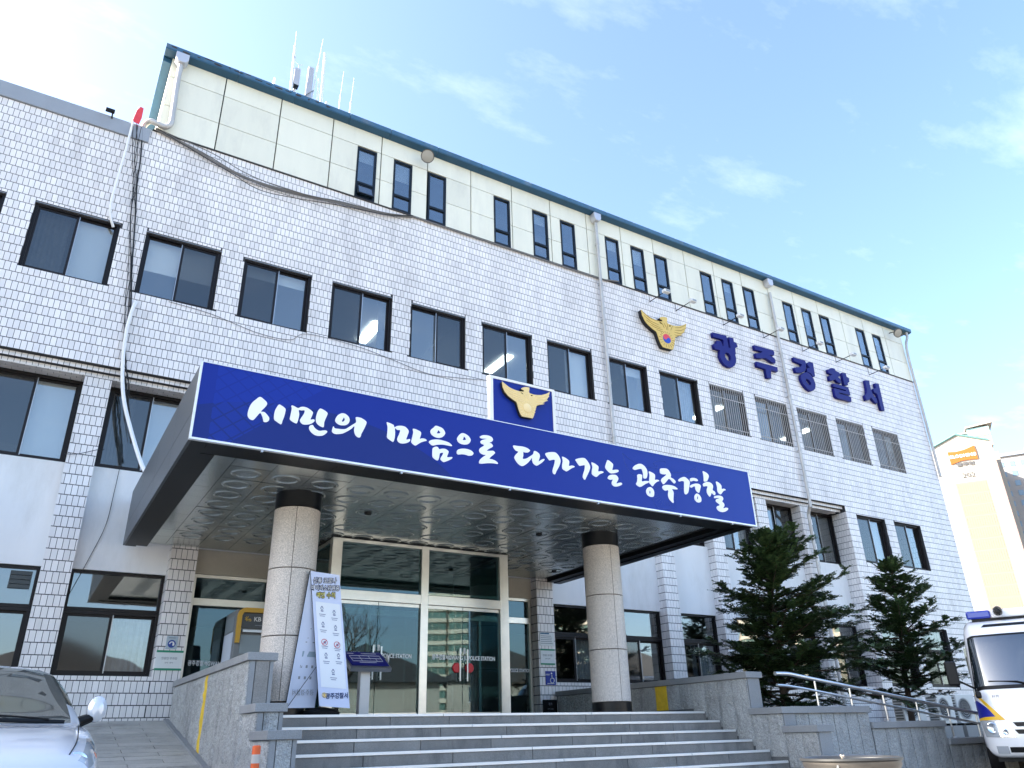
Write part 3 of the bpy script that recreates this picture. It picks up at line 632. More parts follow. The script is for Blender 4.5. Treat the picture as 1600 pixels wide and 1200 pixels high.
# stucco panels between the floors and over the entrance
for k in range(-3, 11):
    a, b = max(PL(k) + PW, XT), PL(k + 1)
    if k in (1, 2, 3, 4):
        continue
    m = MB(); m.box(a, b, 0.46, 0.7, 4.462, 6.33)
    m.build('stucco_panel', STUCCO, bld)
m = MB(); m.box(PL(1) + PW, PL(5), 0.46, 0.7, 4.99, 6.33); m.build('stucco_panel', STUCCO, bld)
m = MB(); m.box(PL(1) + PW, PL(5), 0.44, 0.7, 4.53, 4.985); m.build('lintel', LINTEL, bld)

# floors, ceilings and partitions seen through the windows
for nm, z0, z1, mm in (('floor_slab', 1.80, 1.90, ROOMF), ('floor_slab', 5.10, 5.30, ROOMF), ('floor_slab', 8.55, 8.75, ROOMF), ('floor_slab', 12.9, 13.05, ROOMF)):
    m = MB(); m.box(XT - 2, XR - 0.35, 0.72, 11.9, z0, z1); m.build(nm, mm, bld)
for z0, z1 in ((4.75, 5.08), (8.16, 8.5), (11.6, 12.8)):
    m = MB(); m.box(XT - 2, XR - 0.35, 0.75, 11.9, z0, z1); m.build('ceiling', ROOMC, bld)
for z0, z1 in ((1.91, 4.74), (5.31, 8.15), (8.76, 11.59), (13.06, 15.5)):
    m = MB(); m.box(max(XT, 0.6 if z0 > 13 else XT), XR - 0.4, 5.5 if z0 > 2 else 9.5, 5.6 if z0 > 2 else 9.6, z0, z1); m.build('partition', ROOM, bld)
for k in (-2, 1, 4, 7, 10):
    m = MB(); m.box(PL(k) + 0.18, PL(k) + 0.28, 0.76, 5.48, 8.77, 11.58); m.build('partition', ROOM, bld)
    if k not in (1, 4):
        m = MB(); m.box(PL(k) + 0.18, PL(k) + 0.28, 0.76, 5.48, 5.32, 8.14); m.build('partition', ROOM, bld)
        m = MB(); m.box(PL(k) + 0.18, PL(k) + 0.28, 0.76, 9.48, 1.92, 4.73); m.build('partition', ROOM, bld)
m = MB(); m.box(XL, XR - 0.35, 0.31, 11.95, 13.40, 13.50); m.box(XL + 0.3, 0.30, 0.31, 11.95, 13.2, 13.395); m.build('roof_deck', mat('roof_concrete', (0.3, 0.3, 0.29), 0.9), bld)

# --- windows
def frame_mb(w, h, t=0.055, d=0.11, bars=()):
    mb = MB()
    mb.box(0, t, 0, d, 0, h); mb.box(w - t, w, 0, d, 0, h); mb.box(t, w - t, 0, d, 0, t); mb.box(t, w - t, 0, d, h - t, h)
    for b in bars: mb.box(*b)
    return mb
WC = {}
def wmesh(key, fn, m):
    if key not in WC: WC[key] = fn().mesh(key[0], m)
    return WC[key]
def pane_mb(w, h):
    mb = MB(); mb.box(0, w, 0, 0.006, 0, h); return mb
BARM = mat('window_bar_paint', (0.40, 0.38, 0.36), 0.5)
def sliding_window(x, y, z, w, h, screen='l', blind=None, fr=FRAME, bars=False, curtain=None):
    """two-sash sliding window: outer frame, meeting stile, two panes, optional blind / bars"""
    t = 0.055
    o = inst('window', wmesh(('window', w, h, fr.name), lambda: frame_mb(w, h, t), fr), bld, (x, y, z))
    pw = w / 2 - t - 0.02
    ph = h - 2 * t
    # sashes
    def sash():
        mb = MB(); s = 0.042
        W2 = w / 2 - t + 0.02
        mb.box(0, s, 0, 0.03, 0, ph); mb.box(W2 - s, W2, 0, 0.03, 0, ph); mb.box(s, W2 - s, 0, 0.03, 0, s); mb.box(s, W2 - s, 0, 0.03, ph - s, ph)
        return mb
    sm = wmesh(('sash', w, h, fr.name), sash, fr)
    W2 = w / 2 - t + 0.02
    pm = wmesh(('pane', w, h), lambda: pane_mb(W2 - 0.084, ph - 0.084), GLASS)
    pm2 = wmesh(('pane', w, h, 's'), lambda: pane_mb(W2 - 0.084, ph - 0.084), GLASS2)
    for side in ('l', 'r'):
        sx = x + t if side == 'l' else x + w / 2 - 0.02
        sy = y + (0.03 if side == screen else 0.066)
        inst('sash', sm, o, (sx, sy, z + t))
        inst('pane', pm2 if side == screen else pm, o, (sx + 0.042, sy + 0.012, z + t + 0.042))
    inst('track', wmesh(('track', h), lambda: MB().box(0, 0.014, 0, 0.012, 0, ph), ALU), o, (x + w / 2 + (0.024 if screen == 'l' else -0.04), y + 0.016, z + t))
    if blind:
        side, frac = blind
        bx0 = x + 0.04 if side in ('l', 'b') else x + w / 2
        bx1 = x + w - 0.04 if side in ('r', 'b') else x + w / 2
        bw = bx1 - bx0
        def bl():
            mb = MB(); n = max(2, int(frac * h / 0.05))
            for i in range(n):
                zz_ = h - (i + 1) * frac * h / n
                mb.quad((0, 0.012, zz_), (bw, 0.012, zz_), (bw, 0, zz_ + frac * h / n - 0.004), (0, 0, zz_ + frac * h / n - 0.004))
            return mb
        inst('blind', wmesh(('blind', round(bw, 2), h, frac), bl, BLIND), o, (bx0, y + 0.2, z))
    if curtain:
        side, frac = curtain
        def cu():
            mb = MB(); n = 14; cw = w * frac
            for i in range(n):
                a = (0.03 if i % 2 else 0.0); b2 = (0.0 if i % 2 else 0.03)
                mb.quad((cw * i / n, a, 0.02), (cw * (i + 1) / n, b2, 0.02), (cw * (i + 1) / n, b2, h - 0.02), (cw * i / n, a, h - 0.02))
            return mb
        cx = x + 0.05 if side == 'l' else x + w * (1 - frac) - 0.05
        inst('curtain', wmesh(('curtain', w, h, frac), cu, CURTAIN), o, (cx, y + 0.24, z))
    if bars:
        bm_ = wmesh(('bar', h), lambda: MB().box(0, 0.016, 0, 0.018, 0, h + 0.04), BARM)
        for i in range(17):
            inst('bar', bm_, o, (x + 0.01 + i * (w - 0.036) / 16, y - 0.075, z - 0.02))
        hb = wmesh(('bar', w, 'h'), lambda: MB().box(0, w, 0, 0.01, 0, 0.03), BARM)
        for zz_ in (0.12, h * 0.74, h - 0.02):
            inst('bar', hb, o, (x, y - 0.059, z + zz_))
    return o
cfg3 = {-2: dict(screen='l'), -1: dict(screen='l', blind=('r', 0.98), curtain=('l', 0.4)), 0: dict(screen='r', blind=('b', 0.52)), 1: dict(screen='l', blind=('b', 0.2)), 2: dict(screen='l', curtain=('r', 0.12)), 3: dict(screen='r'),
        4: dict(screen='l'), 5: dict(screen='l', blind=('r', 0.9)), 6: dict(screen='l', blind=('r', 0.2)), 7: dict(screen='l', curtain=('r', 0.42)),
        8: dict(screen='r', curtain=('l', 0.3)), 9: dict(screen='r', curtain=('l', 0.3)), 10: dict(screen='r', curtain=('l', 0.3)), 11: dict(screen='r'), 12: dict(screen='l', blind=('b', 0.4))}
for k in range(-3, 13):
    sliding_window(WX(k), 0.075, 9.836, 1.5, 1.494, bars=(k >= 8), **cfg3.get(k, dict(screen='l')))
# stone lintel patch and sill flashing over the windows
for k in range(-3, 13):
    m = MB(); m.box(WX(k) + 0.001, WX(k) + 1.499, 0.02, 0.074, 11.312, 11.329); m.build('window_head', ALU, bld)
cfg2 = {-1: dict(screen='l', blind=('r', 0.97)), 0: dict(screen='l', blind=('r', 0.98), curtain=('l', 0.3)), -2: dict(screen='r', blind=('l', 0.9)),
        6: dict(screen='l', blind=('r', 0.9)), 7: dict(screen='l', blind=('r', 0.9)), 8: dict(screen='l', curtain=('r', 0.45)), 9: dict(screen='r', curtain=('l', 0.3))}
for k in range(-3, 11):
    a, b = max(PL(k) + PW, XT), PL(k + 1)
    if b - a < 1: continue
    sliding_window(a + 0.004, 0.55, 6.335, round(b - a - 0.008, 3), 1.64, **cfg2.get(k, dict(screen='l')))
for k in (11, 12):
    sliding_window(WX(k), 0.08, 6.38, 1.5, 1.55, screen='l', curtain=('r', 0.3) if k == 11 else None)
def transom_window(x, y, z, w, h, zt, blind=None, curtain=None):
    """ground floor: fixed light over a sliding pair"""
    t = 0.05
    o = sliding_window(x, y, z, w, zt, screen='l', blind=blind, curtain=curtain)
    u = wmesh(('fanlight_frame', w, h), lambda: frame_mb(w, h - zt - 0.004, t), FRAME)
    inst('fanlight_frame', u, o, (x, y, z + zt + 0.004))
    inst('pane', wmesh(('fanpane', w, h), lambda: pane_mb(w - 2 * t, h - zt - 2 * t), GLASS), o, (x + t, y + 0.05, z + zt + t))
    return o
cfg1 = {0: dict(curtain=('r', 0.46)), -1: dict(curtain=('l', 0.5)), 5: dict(curtain=('r', 0.4)), 6: dict(blind=('b', 0.3)), 7: dict(curtain=('r', 0.5))}
for k in list(range(-3, 1)) + list(range(5, 11)):
    a, b = max(PL(k) + PW, XT), PL(k + 1)
    if b - a < 1: continue
    o = transom_window(a + 0.004, 0.50, 2.705, round(b - a - 0.008, 3), 1.755, 1.07, **cfg1.get(k, {}))
    if k == -1:      # a louvred fan sits in one corner of this light
        mb = MB()
        for i in range(4): mb.box(b - 0.42, b - 0.1, 0.515, 0.54, 4.08 + i * 0.075, 4.145 + i * 0.075)
        mb.build('louvre_vent', mat('vent_plastic', (0.05, 0.06, 0.06), 0.6), o)
for k in (11, 12):
    transom_window(WX(k), 0.08, 2.705, 1.5, 1.75, 1.07)

# lit strip lamps under the third-floor ceiling
ordw = {6.37: 'third', 8.65: 'fourth', 10.38: 'fifth', 14.41: 'seventh', 18.64: 'first barred', 20.97: 'second barred', 23.13: 'third barred'}
for lx, ln in ordw.items():
    m = MB(); m.box(-0.13, 0.13, -0.62, 0.62, -0.05, 0.0)
    o = m.build('ceiling_lamp', LAMP); o.location = (lx, 2.35 if lx < 11 else 2.2, 11.595)
    tag(o, 'lit fluorescent lamp glowing behind the %s window of the third floor' % ln, 'lamp', 'lit ceiling lamps in the offices')

# --- top storey: cream panels, slit windows, roof edge
TX = [4.886, 5.89, 6.895, 8.92, 10.21 - 0.25, 11.19 - 0.1, 12.86, 13.87, 14.84, 16.82, 17.81, 18.84, 20.82, 21.82, 22.84, 24.90, 25.93]
TX[4] = 10.21; TX[5] = 11.19
TWD = 0.53
m = MB(); m.box(0.36, XR - 0.03, 0.045, 0.2, 13.9, 16.15)
holes = sorted(TX)
back = MB()
ed = [0.36] + [e for xx in holes for e in (xx, xx + TWD)] + [XR - 0.03]
for a, b in zip(ed[0::2], ed[1::2]): back.box(a, b, 0.045, 0.2, 13.9, 15.515)
back.box(0.36, XR - 0.03, 0.045, 0.2, 15.515, 16.15)
back.box(0.37, 0.52, 0.2, 11.9, 13.9, 16.15)
back.box(XR - 0.2, XR - 0.03, 0.2, 11.9, 13.9, 16.15)
back.box(0.52, XR - 0.2, 11.7, 11.9, 13.9, 16.15)
back.build('upper_wall', PJOINT, bld)
vj = [0.34] + [1.55 + 1.3286 * i for i in range(20)] + [XR - 0.01]
rows = [(13.905, 14.70), (14.70, 15.55), (15.55, 16.145)]
pc = {}
for ri, (z0, z1) in enumerate(rows):
    cuts = sorted(set(vj + ([e for xx in TX for e in (xx, xx + TWD)] if ri < 2 else [])))
    for a, b in zip(cuts, cuts[1:]):
        if ri < 2 and any(abs(a - xx) < 1e-6 for xx in TX): continue
        ga = 0.014 if any(abs(a - q) < 1e-6 for q in vj[1:-1]) else 0.0
        gb = 0.014 if any(abs(b - q) < 1e-6 for q in vj[1:-1]) else 0.0
        # no joint shows right beside a window: drop slivers into their neighbour
        if b - a < 0.06: continue
        w_, h_ = b - a - ga - gb, z1 - z0 - 0.016
        if w_ < 0.03: continue
        key = (round(w_, 3), round(h_, 3))
        if key not in pc:
            mb = MB(); mb.box(0, w_, 0, 0.045, 0, h_); pc[key] = mb.mesh('panel', CREAM)
        inst('panel', pc[key], bld, (a + ga, 0.003, z0 + 0.008))
for zi, (z0, z1) in enumerate(rows):              # sunlit end wall on the left
    for j in range(6):
        mb = MB(); mb.box(0.335, 0.37, 0.03 + j * 1.9, 0.03 + j * 1.9 + 1.888, z0 + 0.008, z1 - 0.008); mb.build('end_panel', CREAM, bld)
m = MB(); m.box(0.25, XR + 0.01, -0.03, 0.05, 13.875, 13.903); m.build('flashing', mat('dark_flashing', (0.035, 0.03, 0.03), 0.6), bld)
for i, xx in enumerate(TX):
    w_, h_, t = TWD, 1.585, 0.05
    zt = 0.46
    def fr():
        mb = frame_mb(w_, h_, t, 0.1); mb.box(t, w_ - t, 0, 0.1, zt - 0.03, zt + 0.03); return mb
    o = inst('slit_window', wmesh(('slit_window',), fr, NAVYF), bld, (xx, -0.008, 13.925))
    inst('pane', wmesh(('uppane',), lambda: pane_mb(w_ - 2 * t, h_ - zt - 0.03 - t), GLASS_U), o, (xx + t, 0.03, 13.925 + zt + 0.03))
    if i == 0:      # the bottom sash of this one is pushed open
        sh_ = inst('sash', wmesh(('lowsash',), lambda: frame_mb(w_ - 2 * t, zt - 0.03 - t, 0.035, 0.03), NAVYF), o, (xx + t, -0.13, 13.925 + t + 0.01), (R(-20), 0, 0))
        op = inst('pane', wmesh(('lowpane2',), lambda: pane_mb(w_ - 2 * t - 0.07, zt - 0.10 - t), GLASS_U), sh_, (0, 0, 0)); op.location = (0.035, 0.012, 0.035)
    else:
        inst('pane', wmesh(('lowpane',), lambda: pane_mb(w_ - 2 * t, zt - 0.03 - t), GLASS_U), o, (xx + t, 0.03, 13.925 + t))
    if i % 3 == 1 or i in (0, 6):
        mb = MB(); mb.box(0, w_ - 0.1, 0, 0.01, 0, 0.55 if i % 2 else 0.35)
        b_ = inst('blind', mb.mesh('blind', BLIND), o, (xx + 0.05, 0.12, 13.925 + h_ - (0.55 if i % 2 else 0.35)))
# roof edge: fascia in lengths, sloping soffit strip behind it
seg = [0.14, 1.78, 3.15, 4.57, 5.7, 7.07, 8.45, 10.07, 11.4, 12.84, 13.94, 15.67, 17.2, 18.72, 20.3, 21.67, 23.1, 24.52, 26.05, 28.45]
for a, b in zip(seg, seg[1:]):
    mb = MB()
    mb.prismx([(-0.205, 16.165), (-0.21, 16.285), (-0.12, 16.295), (-0.10, 16.165)], a + 0.006, b - 0.006)
    mb.build('roof_fascia', RBLUE, bld)
    mb = MB()
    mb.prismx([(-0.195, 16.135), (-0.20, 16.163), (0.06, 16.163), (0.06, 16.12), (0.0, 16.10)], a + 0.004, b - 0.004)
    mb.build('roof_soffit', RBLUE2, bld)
mb = MB(); mb.box(0.16, 28.43, -0.11, 12.2, 16.168, 16.27); mb.build('roof_sheet', RBLUE, bld)
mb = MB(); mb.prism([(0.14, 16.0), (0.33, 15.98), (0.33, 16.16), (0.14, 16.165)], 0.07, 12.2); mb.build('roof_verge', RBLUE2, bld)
rnd = random.Random(3)
for i in range(16):                                # flaking paint near the corner
    a = 0.3 + i * 0.24 + rnd.uniform(0, 0.08); hh = rnd.uniform(0.012, 0.035); ww = rnd.uniform(0.03, 0.13); z0 = 16.18 + rnd.uniform(0.02, 0.08)
    mb = MB(); n = 7
    mb.prism([(a + ww * math.cos(2 * PI * q / n) * rnd.uniform(0.6, 1.1), z0 + hh * math.sin(2 * PI * q / n) * rnd.uniform(0.6, 1.1)) for q in range(n)], -0.213, -0.19)
    mb.build('rust_patch', RUST, bld)
# grey parapet cap of the left wing
mb = MB(); mb.box(XL, 0.22, -0.045, 0.28, 13.50, 13.865); mb.build('parapet_cap', CAPGREY, bld, bevel=0.008)

# --- entrance glazing
def bar(mb, x0, x1, y0, y1, z0, z1): mb.box(x0, x1, y0, y1, z0, z1)
sf = MB()
ya, yb = 0.44, 0.54
for x0, x1 in ((2.52, 2.58), (4.02, 4.08), (6.0, 6.06), (8.6, 8.66), (9.93, 9.99)): sf.box(x0, x1, ya, yb, FLOOR, 4.525)
for x0, x1 in ((2.58, 4.02), (4.08, 6.0), (6.06, 8.6), (8.66, 9.93)):
    sf.box(x0, x1, ya, yb, 3.96, 4.09); sf.box(x0, x1, ya, yb, 4.46, 4.525); sf.box(x0, x1, ya, yb, FLOOR, 2.0)
shop = sf.build('glazing_frame', STEELF, bld, bevel=0.004)
for x0, x1 in ((2.58, 4.02), (4.08, 6.0), (6.06, 8.6), (8.66, 9.93)):
    for z0, z1 in ((2.0, 3.96), (4.09, 4.46)):
        mb = MB(); mb.box(x0, x1, 0.485, 0.492, z0, z1); mb.build('pane', GLASS_D, shop)
YV = -1.80
vf = MB()
for x0, x1 in ((4.40, 4.585), (6.145, 6.295), (7.84, 8.03)): vf.box(x0, x1, YV, YV + 0.14, FLOOR, 4.93)
for x0, x1 in ((4.585, 6.145), (6.295, 7.84)):
    vf.box(x0, x1, YV + 0.002, YV + 0.138, 3.86, 4.03); vf.box(x0, x1, YV + 0.002, YV + 0.138, 4.87, 4.93); vf.box(x0, x1, YV + 0.002, YV + 0.138, FLOOR, 1.955)
vest = vf.build('vestibule_frame', STEELF, bld, bevel=0.005)
mb = MB()
for x0 in (4.42, 7.95):
    mb.box(x0, x0 + 0.06, YV + 0.142, 0.43, 3.90, 3.98); mb.box(x0, x0 + 0.06, YV + 0.142, 0.43, 4.87, 4.93); mb.box(x0, x0 + 0.06, YV + 0.142, 0.43, FLOOR, 1.97)
mb.build('vestibule_side_frame', STEELF, bld)
for x0 in (4.445, 7.975):
    for z0, z1 in ((1.97, 3.9), (3.98, 4.87)):
        mb = MB(); mb.box(x0, x0 + 0.01, YV + 0.142, 0.43, z0, z1); mb.build('pane', GLASS_D, vest)
mb = MB(); mb.box(4.40, 8.03, YV + 0.02, 0.43, 4.932, 4.945); mb.build('vestibule_roof', BLACKM, bld)
for x0, x1 in ((4.59, 6.14), (6.30, 7.835)):
    mb = MB(); mb.box(x0, x1, YV + 0.06, YV + 0.07, 4.03, 4.87); mb.build('pane', GLASS_D, vest)
    xm = (x0 + x1) / 2 - 0.03
    for di, (a, b) in enumerate(((x0 + 0.005, xm - 0.006), (xm + 0.006, x1 - 0.005))):
        mb = MB(); mb.box(a, b, YV + 0.055, YV + 0.067, 2.03, 3.80)
        d = mb.build('door', GLASS_D, bld)
        mb = MB(); mb.box(a, b, YV + 0.045, YV + 0.077, 1.96, 2.03); mb.box(a, b, YV + 0.045, YV + 0.077, 3.80, 3.855); mb.build('door_rail', STEELF, d)
        hx = b - 0.07 if di == 0 else a + 0.07
        mb = MB(); mb.tube([(hx, YV + 0.0, 2.55), (hx, YV + 0.0, 3.1)], 0.016, 8); mb.tube([(hx, YV + 0.0, 2.6), (hx, YV + 0.06, 2.6)], 0.01, 6); mb.tube([(hx, YV + 0.0, 3.05), (hx, YV + 0.06, 3.05)], 0.01, 6)
        mb.build('door_handle', STEEL, d, smooth=True)
        if x0 > 6:
            rx = b - 0.12 if di == 0 else a + 0.13
            mb = MB(); mb.lathe([(0.0, -0.02), (0.075, -0.018), (0.088, 0.0), (0.088, 0.012), (0, 0.012)], (rx, YV + 0.035, 2.78), 20, axis='y'); mb.build('red_disc', RED, d, smooth=True, fix=True)
        mb = MB(); mb.box((b - 0.055) if di == 0 else (a + 0.015), (b - 0.015) if di == 0 else (a + 0.055), YV + 0.049, YV + 0.054, 3.03, 3.13); mb.build('door_notice', WHITEP, d)
PRINT = mat('white_print', (0.85, 0.87, 0.87), 0.6)
tm = text_mesh('lettering', '광주경찰서GWANG JU POLICE STATION', 0.10, PRINT, 0.002, 'CENTER', 0.0025, 0.74)
for cx in (5.35, 7.07):
    inst('lettering', tm, vest, (cx, YV + 0.05, 2.95))
inst('lettering', tm, shop, (3.3, 0.475, 2.95)); inst('lettering', tm, shop, (9.3, 0.475, 2.95))

# ------------------------------------------------------------------ entrance canopy on two round columns
CX0, CX1, CY0, CZ0, CZ1 = 1.217, 10.707, -5.84, 4.876, 5.875
can = root('entrance_canopy', 'deep flat entrance canopy with a mirrored ringed ceiling on two round columns', 'canopy', (5.96, -3.9, FLOOR))
mb = MB(); mb.box(CX0 + 0.04, CX1 - 0.04, CY0 + 0.04, 0.19, 4.99, CZ1 - 0.02); mb.build('canopy_slab', mat('canopy_roof_felt', (0.12, 0.12, 0.13), 0.9), can)
# side cladding sheets in two courses
for xs, xe in ((CX0, CX0 + 0.035), (CX1 - 0.035, CX1)):
    yy = [CY0, -4.4, -2.9, -1.4, 0.195]
    for a, b in zip(yy, yy[1:]):
        for z0, z1 in ((CZ0, 5.25), (5.25, CZ1)):
            mb = MB(); mb.box(xs, xe, a + 0.004, b - 0.004, z0 + 0.004, z1 - 0.004); mb.build('side_sheet', SIDEM, can)
mb = MB(); mb.box(CX0, CX1, CY0 + 0.003, CY0 + 0.038, CZ0 + 0.002, CZ1); mb.build('front_board', SIDEM, can)
# dark border beam round the ceiling, in lengths
bw = 0.36
for x0, x1, y0, y1 in [(CX0 + 0.037, CX0 + 0.037 + bw / 2 - 0.004, CY0 + 0.04, 0.19), (CX0 + 0.037 + bw / 2 + 0.004, CX0 + 0.037 + bw, CY0 + 0.5, 0.19),
                       (CX1 - 0.037 - bw / 2 + 0.004, CX1 - 0.037, CY0 + 0.04, 0.19), (CX1 - 0.037 - bw, CX1 - 0.037 - bw / 2 - 0.004, CY0 + 0.5, 0.19)]:
    mb = MB(); mb.box(x0, x1, y0, y1, CZ0 + (0.0 if (x0 < 1.3 or x1 > 10.6) else 0.02), 4.988); mb.build('border_beam', BLACKM, can)
xs = [CX0 + 0.037 + bw / 2, 3.1, 5.4, 7.7, CX1 - 0.037 - bw / 2]
for a, b in zip(xs, xs[1:]):
    for q, (y0, y1) in enumerate(((CY0 + 0.04, CY0 + 0.26), (CY0 + 0.27, CY0 + 0.50 - 0.005))):
        mb = MB(); mb.box(a + 0.004, b - 0.004, y0, y1, CZ0 + 0.004 + 0.02 * q, 4.986); mb.build('border_beam', BLACKM, can)
# ceiling panels with pressed rings, 0.55 m square
SX0, SX1, SY0, SY1 = CX0 + 0.037 + bw, CX1 - 0.037 - bw, CY0 + 0.50, 0.19
def ring_panel():
    mb = MB(); h = 0.272
    n = 24
    ring = [(0.205, 0.0), (0.195, -0.008), (0.175, -0.012), (0.155, -0.007), (0.147, 0.003), (0.0001, 0.006)]
    b0 = len(mb.v)
    # square plate with a round hole, then the ring profile inside
    vs = []
    for k in range(n):
        a = 2 * PI * (k + 0.5) / n
        c, s = math.cos(a), math.sin(a)
        q = h / max(abs(c), abs(s)); vs.append((c * q, s * q, 0))
    for r_, z_ in ring:
        for k in range(n):
            a = 2 * PI * (k + 0.5) / n; vs.append((r_ * math.cos(a), r_ * math.sin(a), z_))
    fs = []
    for i in range(len(ring)):
        for k in range(n):
            fs.append((i * n + k, (i + 1) * n + k, (i + 1) * n + (k + 1) % n, i * n + (k + 1) % n))
    # corners
    mb.add(vs, fs)
    for k in range(4):
        a = PI / 4 + k * PI / 2
        i0 = [i for i in range(n) if abs(((2 * PI * (i + 0.5) / n - a + PI) % (2 * PI)) - PI) < PI / n + 1e-6]
        sx, sy = (1 if math.cos(a) > 0 else -1) * h, (1 if math.sin(a) > 0 else -1) * h
        if len(i0) == 2:
            mb.add([vs[i0[0]], (sx, sy, 0), vs[i0[1]]], [(0, 1, 2)])
    return mb
me = ring_panel().mesh('ceiling_panel', SOFFIT)
bm = bmesh.new(); bm.from_mesh(me); bmesh.ops.remove_doubles(bm, verts=bm.verts, dist=1e-5); bmesh.ops.recalc_face_normals(bm, faces=bm.faces)
bm.normal_update()
if sum(f.normal.z for f in bm.faces) > 0: bmesh.ops.reverse_faces(bm, faces=bm.faces)
bm.to_mesh(me); bm.free()
me.polygons.foreach_set('use_smooth', [True] * len(me.polygons)); me.set_sharp_from_angle(angle=R(30))
plain = MB(); plain.box(-0.272, 0.272, -0.272, 0.272, 0, 0.01)
pme = plain.mesh('ceiling_panel', SOFFIT)
mb = MB(); mb.box(SX0, SX1, SY0, SY1, 4.975, 4.985); mb.build('ceiling_backing', mat('ceiling_gap', (0.03, 0.032, 0.03), 0.8), can)
spot = set([(4, 2), (10, 2), (4, 6), (10, 6), (1, 8), (14, 7)])
for i in range(-1, 15):
    for j in range(-2, 10):
        cx, cy = 2.18 + 0.55 * i, -4.59 + 0.55 * j
        x0, x1, y0, y1 = max(cx - 0.272, SX0 + 0.002), min(cx + 0.272, SX1 - 0.002), max(cy - 0.272, SY0 + 0.002), min(cy + 0.272, SY1 - 0.002)
        if x1 - x0 < 0.03 or y1 - y0 < 0.03: continue
        if x1 - x0 > 0.54 and y1 - y0 > 0.54 and i >= 0 and j < 8:
            o = inst('ceiling_panel', me, can, (cx, cy, 4.955))
            o.rotation_euler = (R(random.uniform(-0.5, 0.5)), R(random.uniform(-0.5, 0.5)), 0)
            if (i, j) in spot:
                mb = MB(); mb.lathe([(0.035, -0.03), (0.055, -0.03), (0.06, 0.0)], (cx, cy, 4.952), 14); mb.build('downlight', BLACKM, o, smooth=True)
        else:
            mb = MB(); mb.box(x0, x1, y0, y1, 4.955, 4.965); mb.build('ceiling_panel', SOFFIT, can)
# columns
for cx in (3.13, 8.75):
    cy, r = -3.9, 0.33
    mb = MB(); mb.lathe([(r - 0.02, FLOOR), (r - 0.02, 4.95)], (cx, cy, 0), 40); col = mb.build('column', mat('column_core', (0.10, 0.085, 0.075), 0.9), can, smooth=True)
    mb = MB(); mb.lathe([(r + 0.004, FLOOR), (r + 0.004, 2.09), (r - 0.015, 2.095)], (cx, cy, 0), 40); mb.build('base_ring', BLACKST, col, smooth=True)
    mb = MB(); mb.lathe([(r - 0.015, 4.715), (r + 0.006, 4.72), (r + 0.006, 4.955)], (cx, cy, 0), 40); mb.build('cap_ring', BLACKST, col, smooth=True)
    off = R(-108) if cx < 5 else R(-97)
    for z0, z1 in ((2.095, 2.925), (2.925, 3.835), (3.835, 4.715)):
        for q in range(3):
            a0 = off + q * 2 * PI / 3 + 0.012; a1 = off + (q + 1) * 2 * PI / 3 - 0.012
            mb = MB(); mb.lathe([(r - 0.018, z0 + 0.005), (r, z0 + 0.009), (r, z1 - 0.009), (r - 0.018, z1 - 0.005)], (cx, cy, 0), 18, a0, a1)
            mb.build('column_stone', PINKGR, col, smooth=True)

# ------------------------------------------------------------------ blue canopy sign
sg = root('canopy_sign', 'long royal blue sign board with white brush lettering along the canopy front', 'sign', (5.96, -5.86, CZ0))
SB = bpy.data.materials.new('blue_sign_print'); SB.use_nodes = True
t = SB.node_tree; b = t.nodes['Principled BSDF']; b.inputs['Roughness'].default_value = 0.45; b.inputs['Specular IOR Level'].default_value = 0.25
gp = t.nodes.new('ShaderNodeNewGeometry'); sx = t.nodes.new('ShaderNodeSeparateXYZ'); t.links.new(gp.outputs['Position'], sx.inputs[0])
def mth(op, a, bb=None, cc=None):
    n = t.nodes.new('ShaderNodeMath'); n.operation = op
    for i, v in enumerate((a, bb, cc)):
        if v is None: continue
        if isinstance(v, (int, float)): n.inputs[i].default_value = v
        else: t.links.new(v, n.inputs[i])
    return n.outputs[0]
# printed arc (a big pale circle behind the words) and a lozenge lattice in the top left corner
X_, Z_ = sx.outputs['X'], sx.outputs['Z']
dd = mth('SQRT', mth('ADD', mth('POWER', mth('SUBTRACT', X_, 2.6), 2), mth('MULTIPLY', mth('POWER', mth('SUBTRACT', Z_, 4.2), 2), 3.4)))
arc = mth('LESS_THAN', dd, 2.45)
la = mth('FRACT', mth('MULTIPLY', mth('ADD', X_, mth('MULTIPLY', Z_, 1.25)), 4.2))
lb = mth('FRACT', mth('MULTIPLY', mth('SUBTRACT', X_, mth('MULTIPLY', Z_, 1.25)), 4.2))
loz = mth('MULTIPLY', mth('GREATER_THAN', la, 0.12), mth('GREATER_THAN', lb, 0.12))
lz = mth('MULTIPLY', loz, mth('MULTIPLY', mth('GREATER_THAN', X_, 1.42), mth('LESS_THAN', mth('ADD', X_, mth('MULTIPLY', mth('SUBTRACT', 5.8, Z_), 1.2)), 2.75)))
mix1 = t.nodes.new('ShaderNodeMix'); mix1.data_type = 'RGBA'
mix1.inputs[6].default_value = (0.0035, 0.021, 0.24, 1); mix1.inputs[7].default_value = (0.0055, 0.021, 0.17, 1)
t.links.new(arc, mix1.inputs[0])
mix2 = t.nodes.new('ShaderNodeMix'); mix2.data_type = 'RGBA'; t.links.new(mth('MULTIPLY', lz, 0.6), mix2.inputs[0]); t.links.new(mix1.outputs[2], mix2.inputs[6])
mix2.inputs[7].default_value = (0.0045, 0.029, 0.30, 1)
mrr = t.nodes.new('ShaderNodeMapRange'); mrr.inputs['From Min'].default_value = 5.6; mrr.inputs['From Max'].default_value = 10.5; t.links.new(X_, mrr.inputs['Value'])
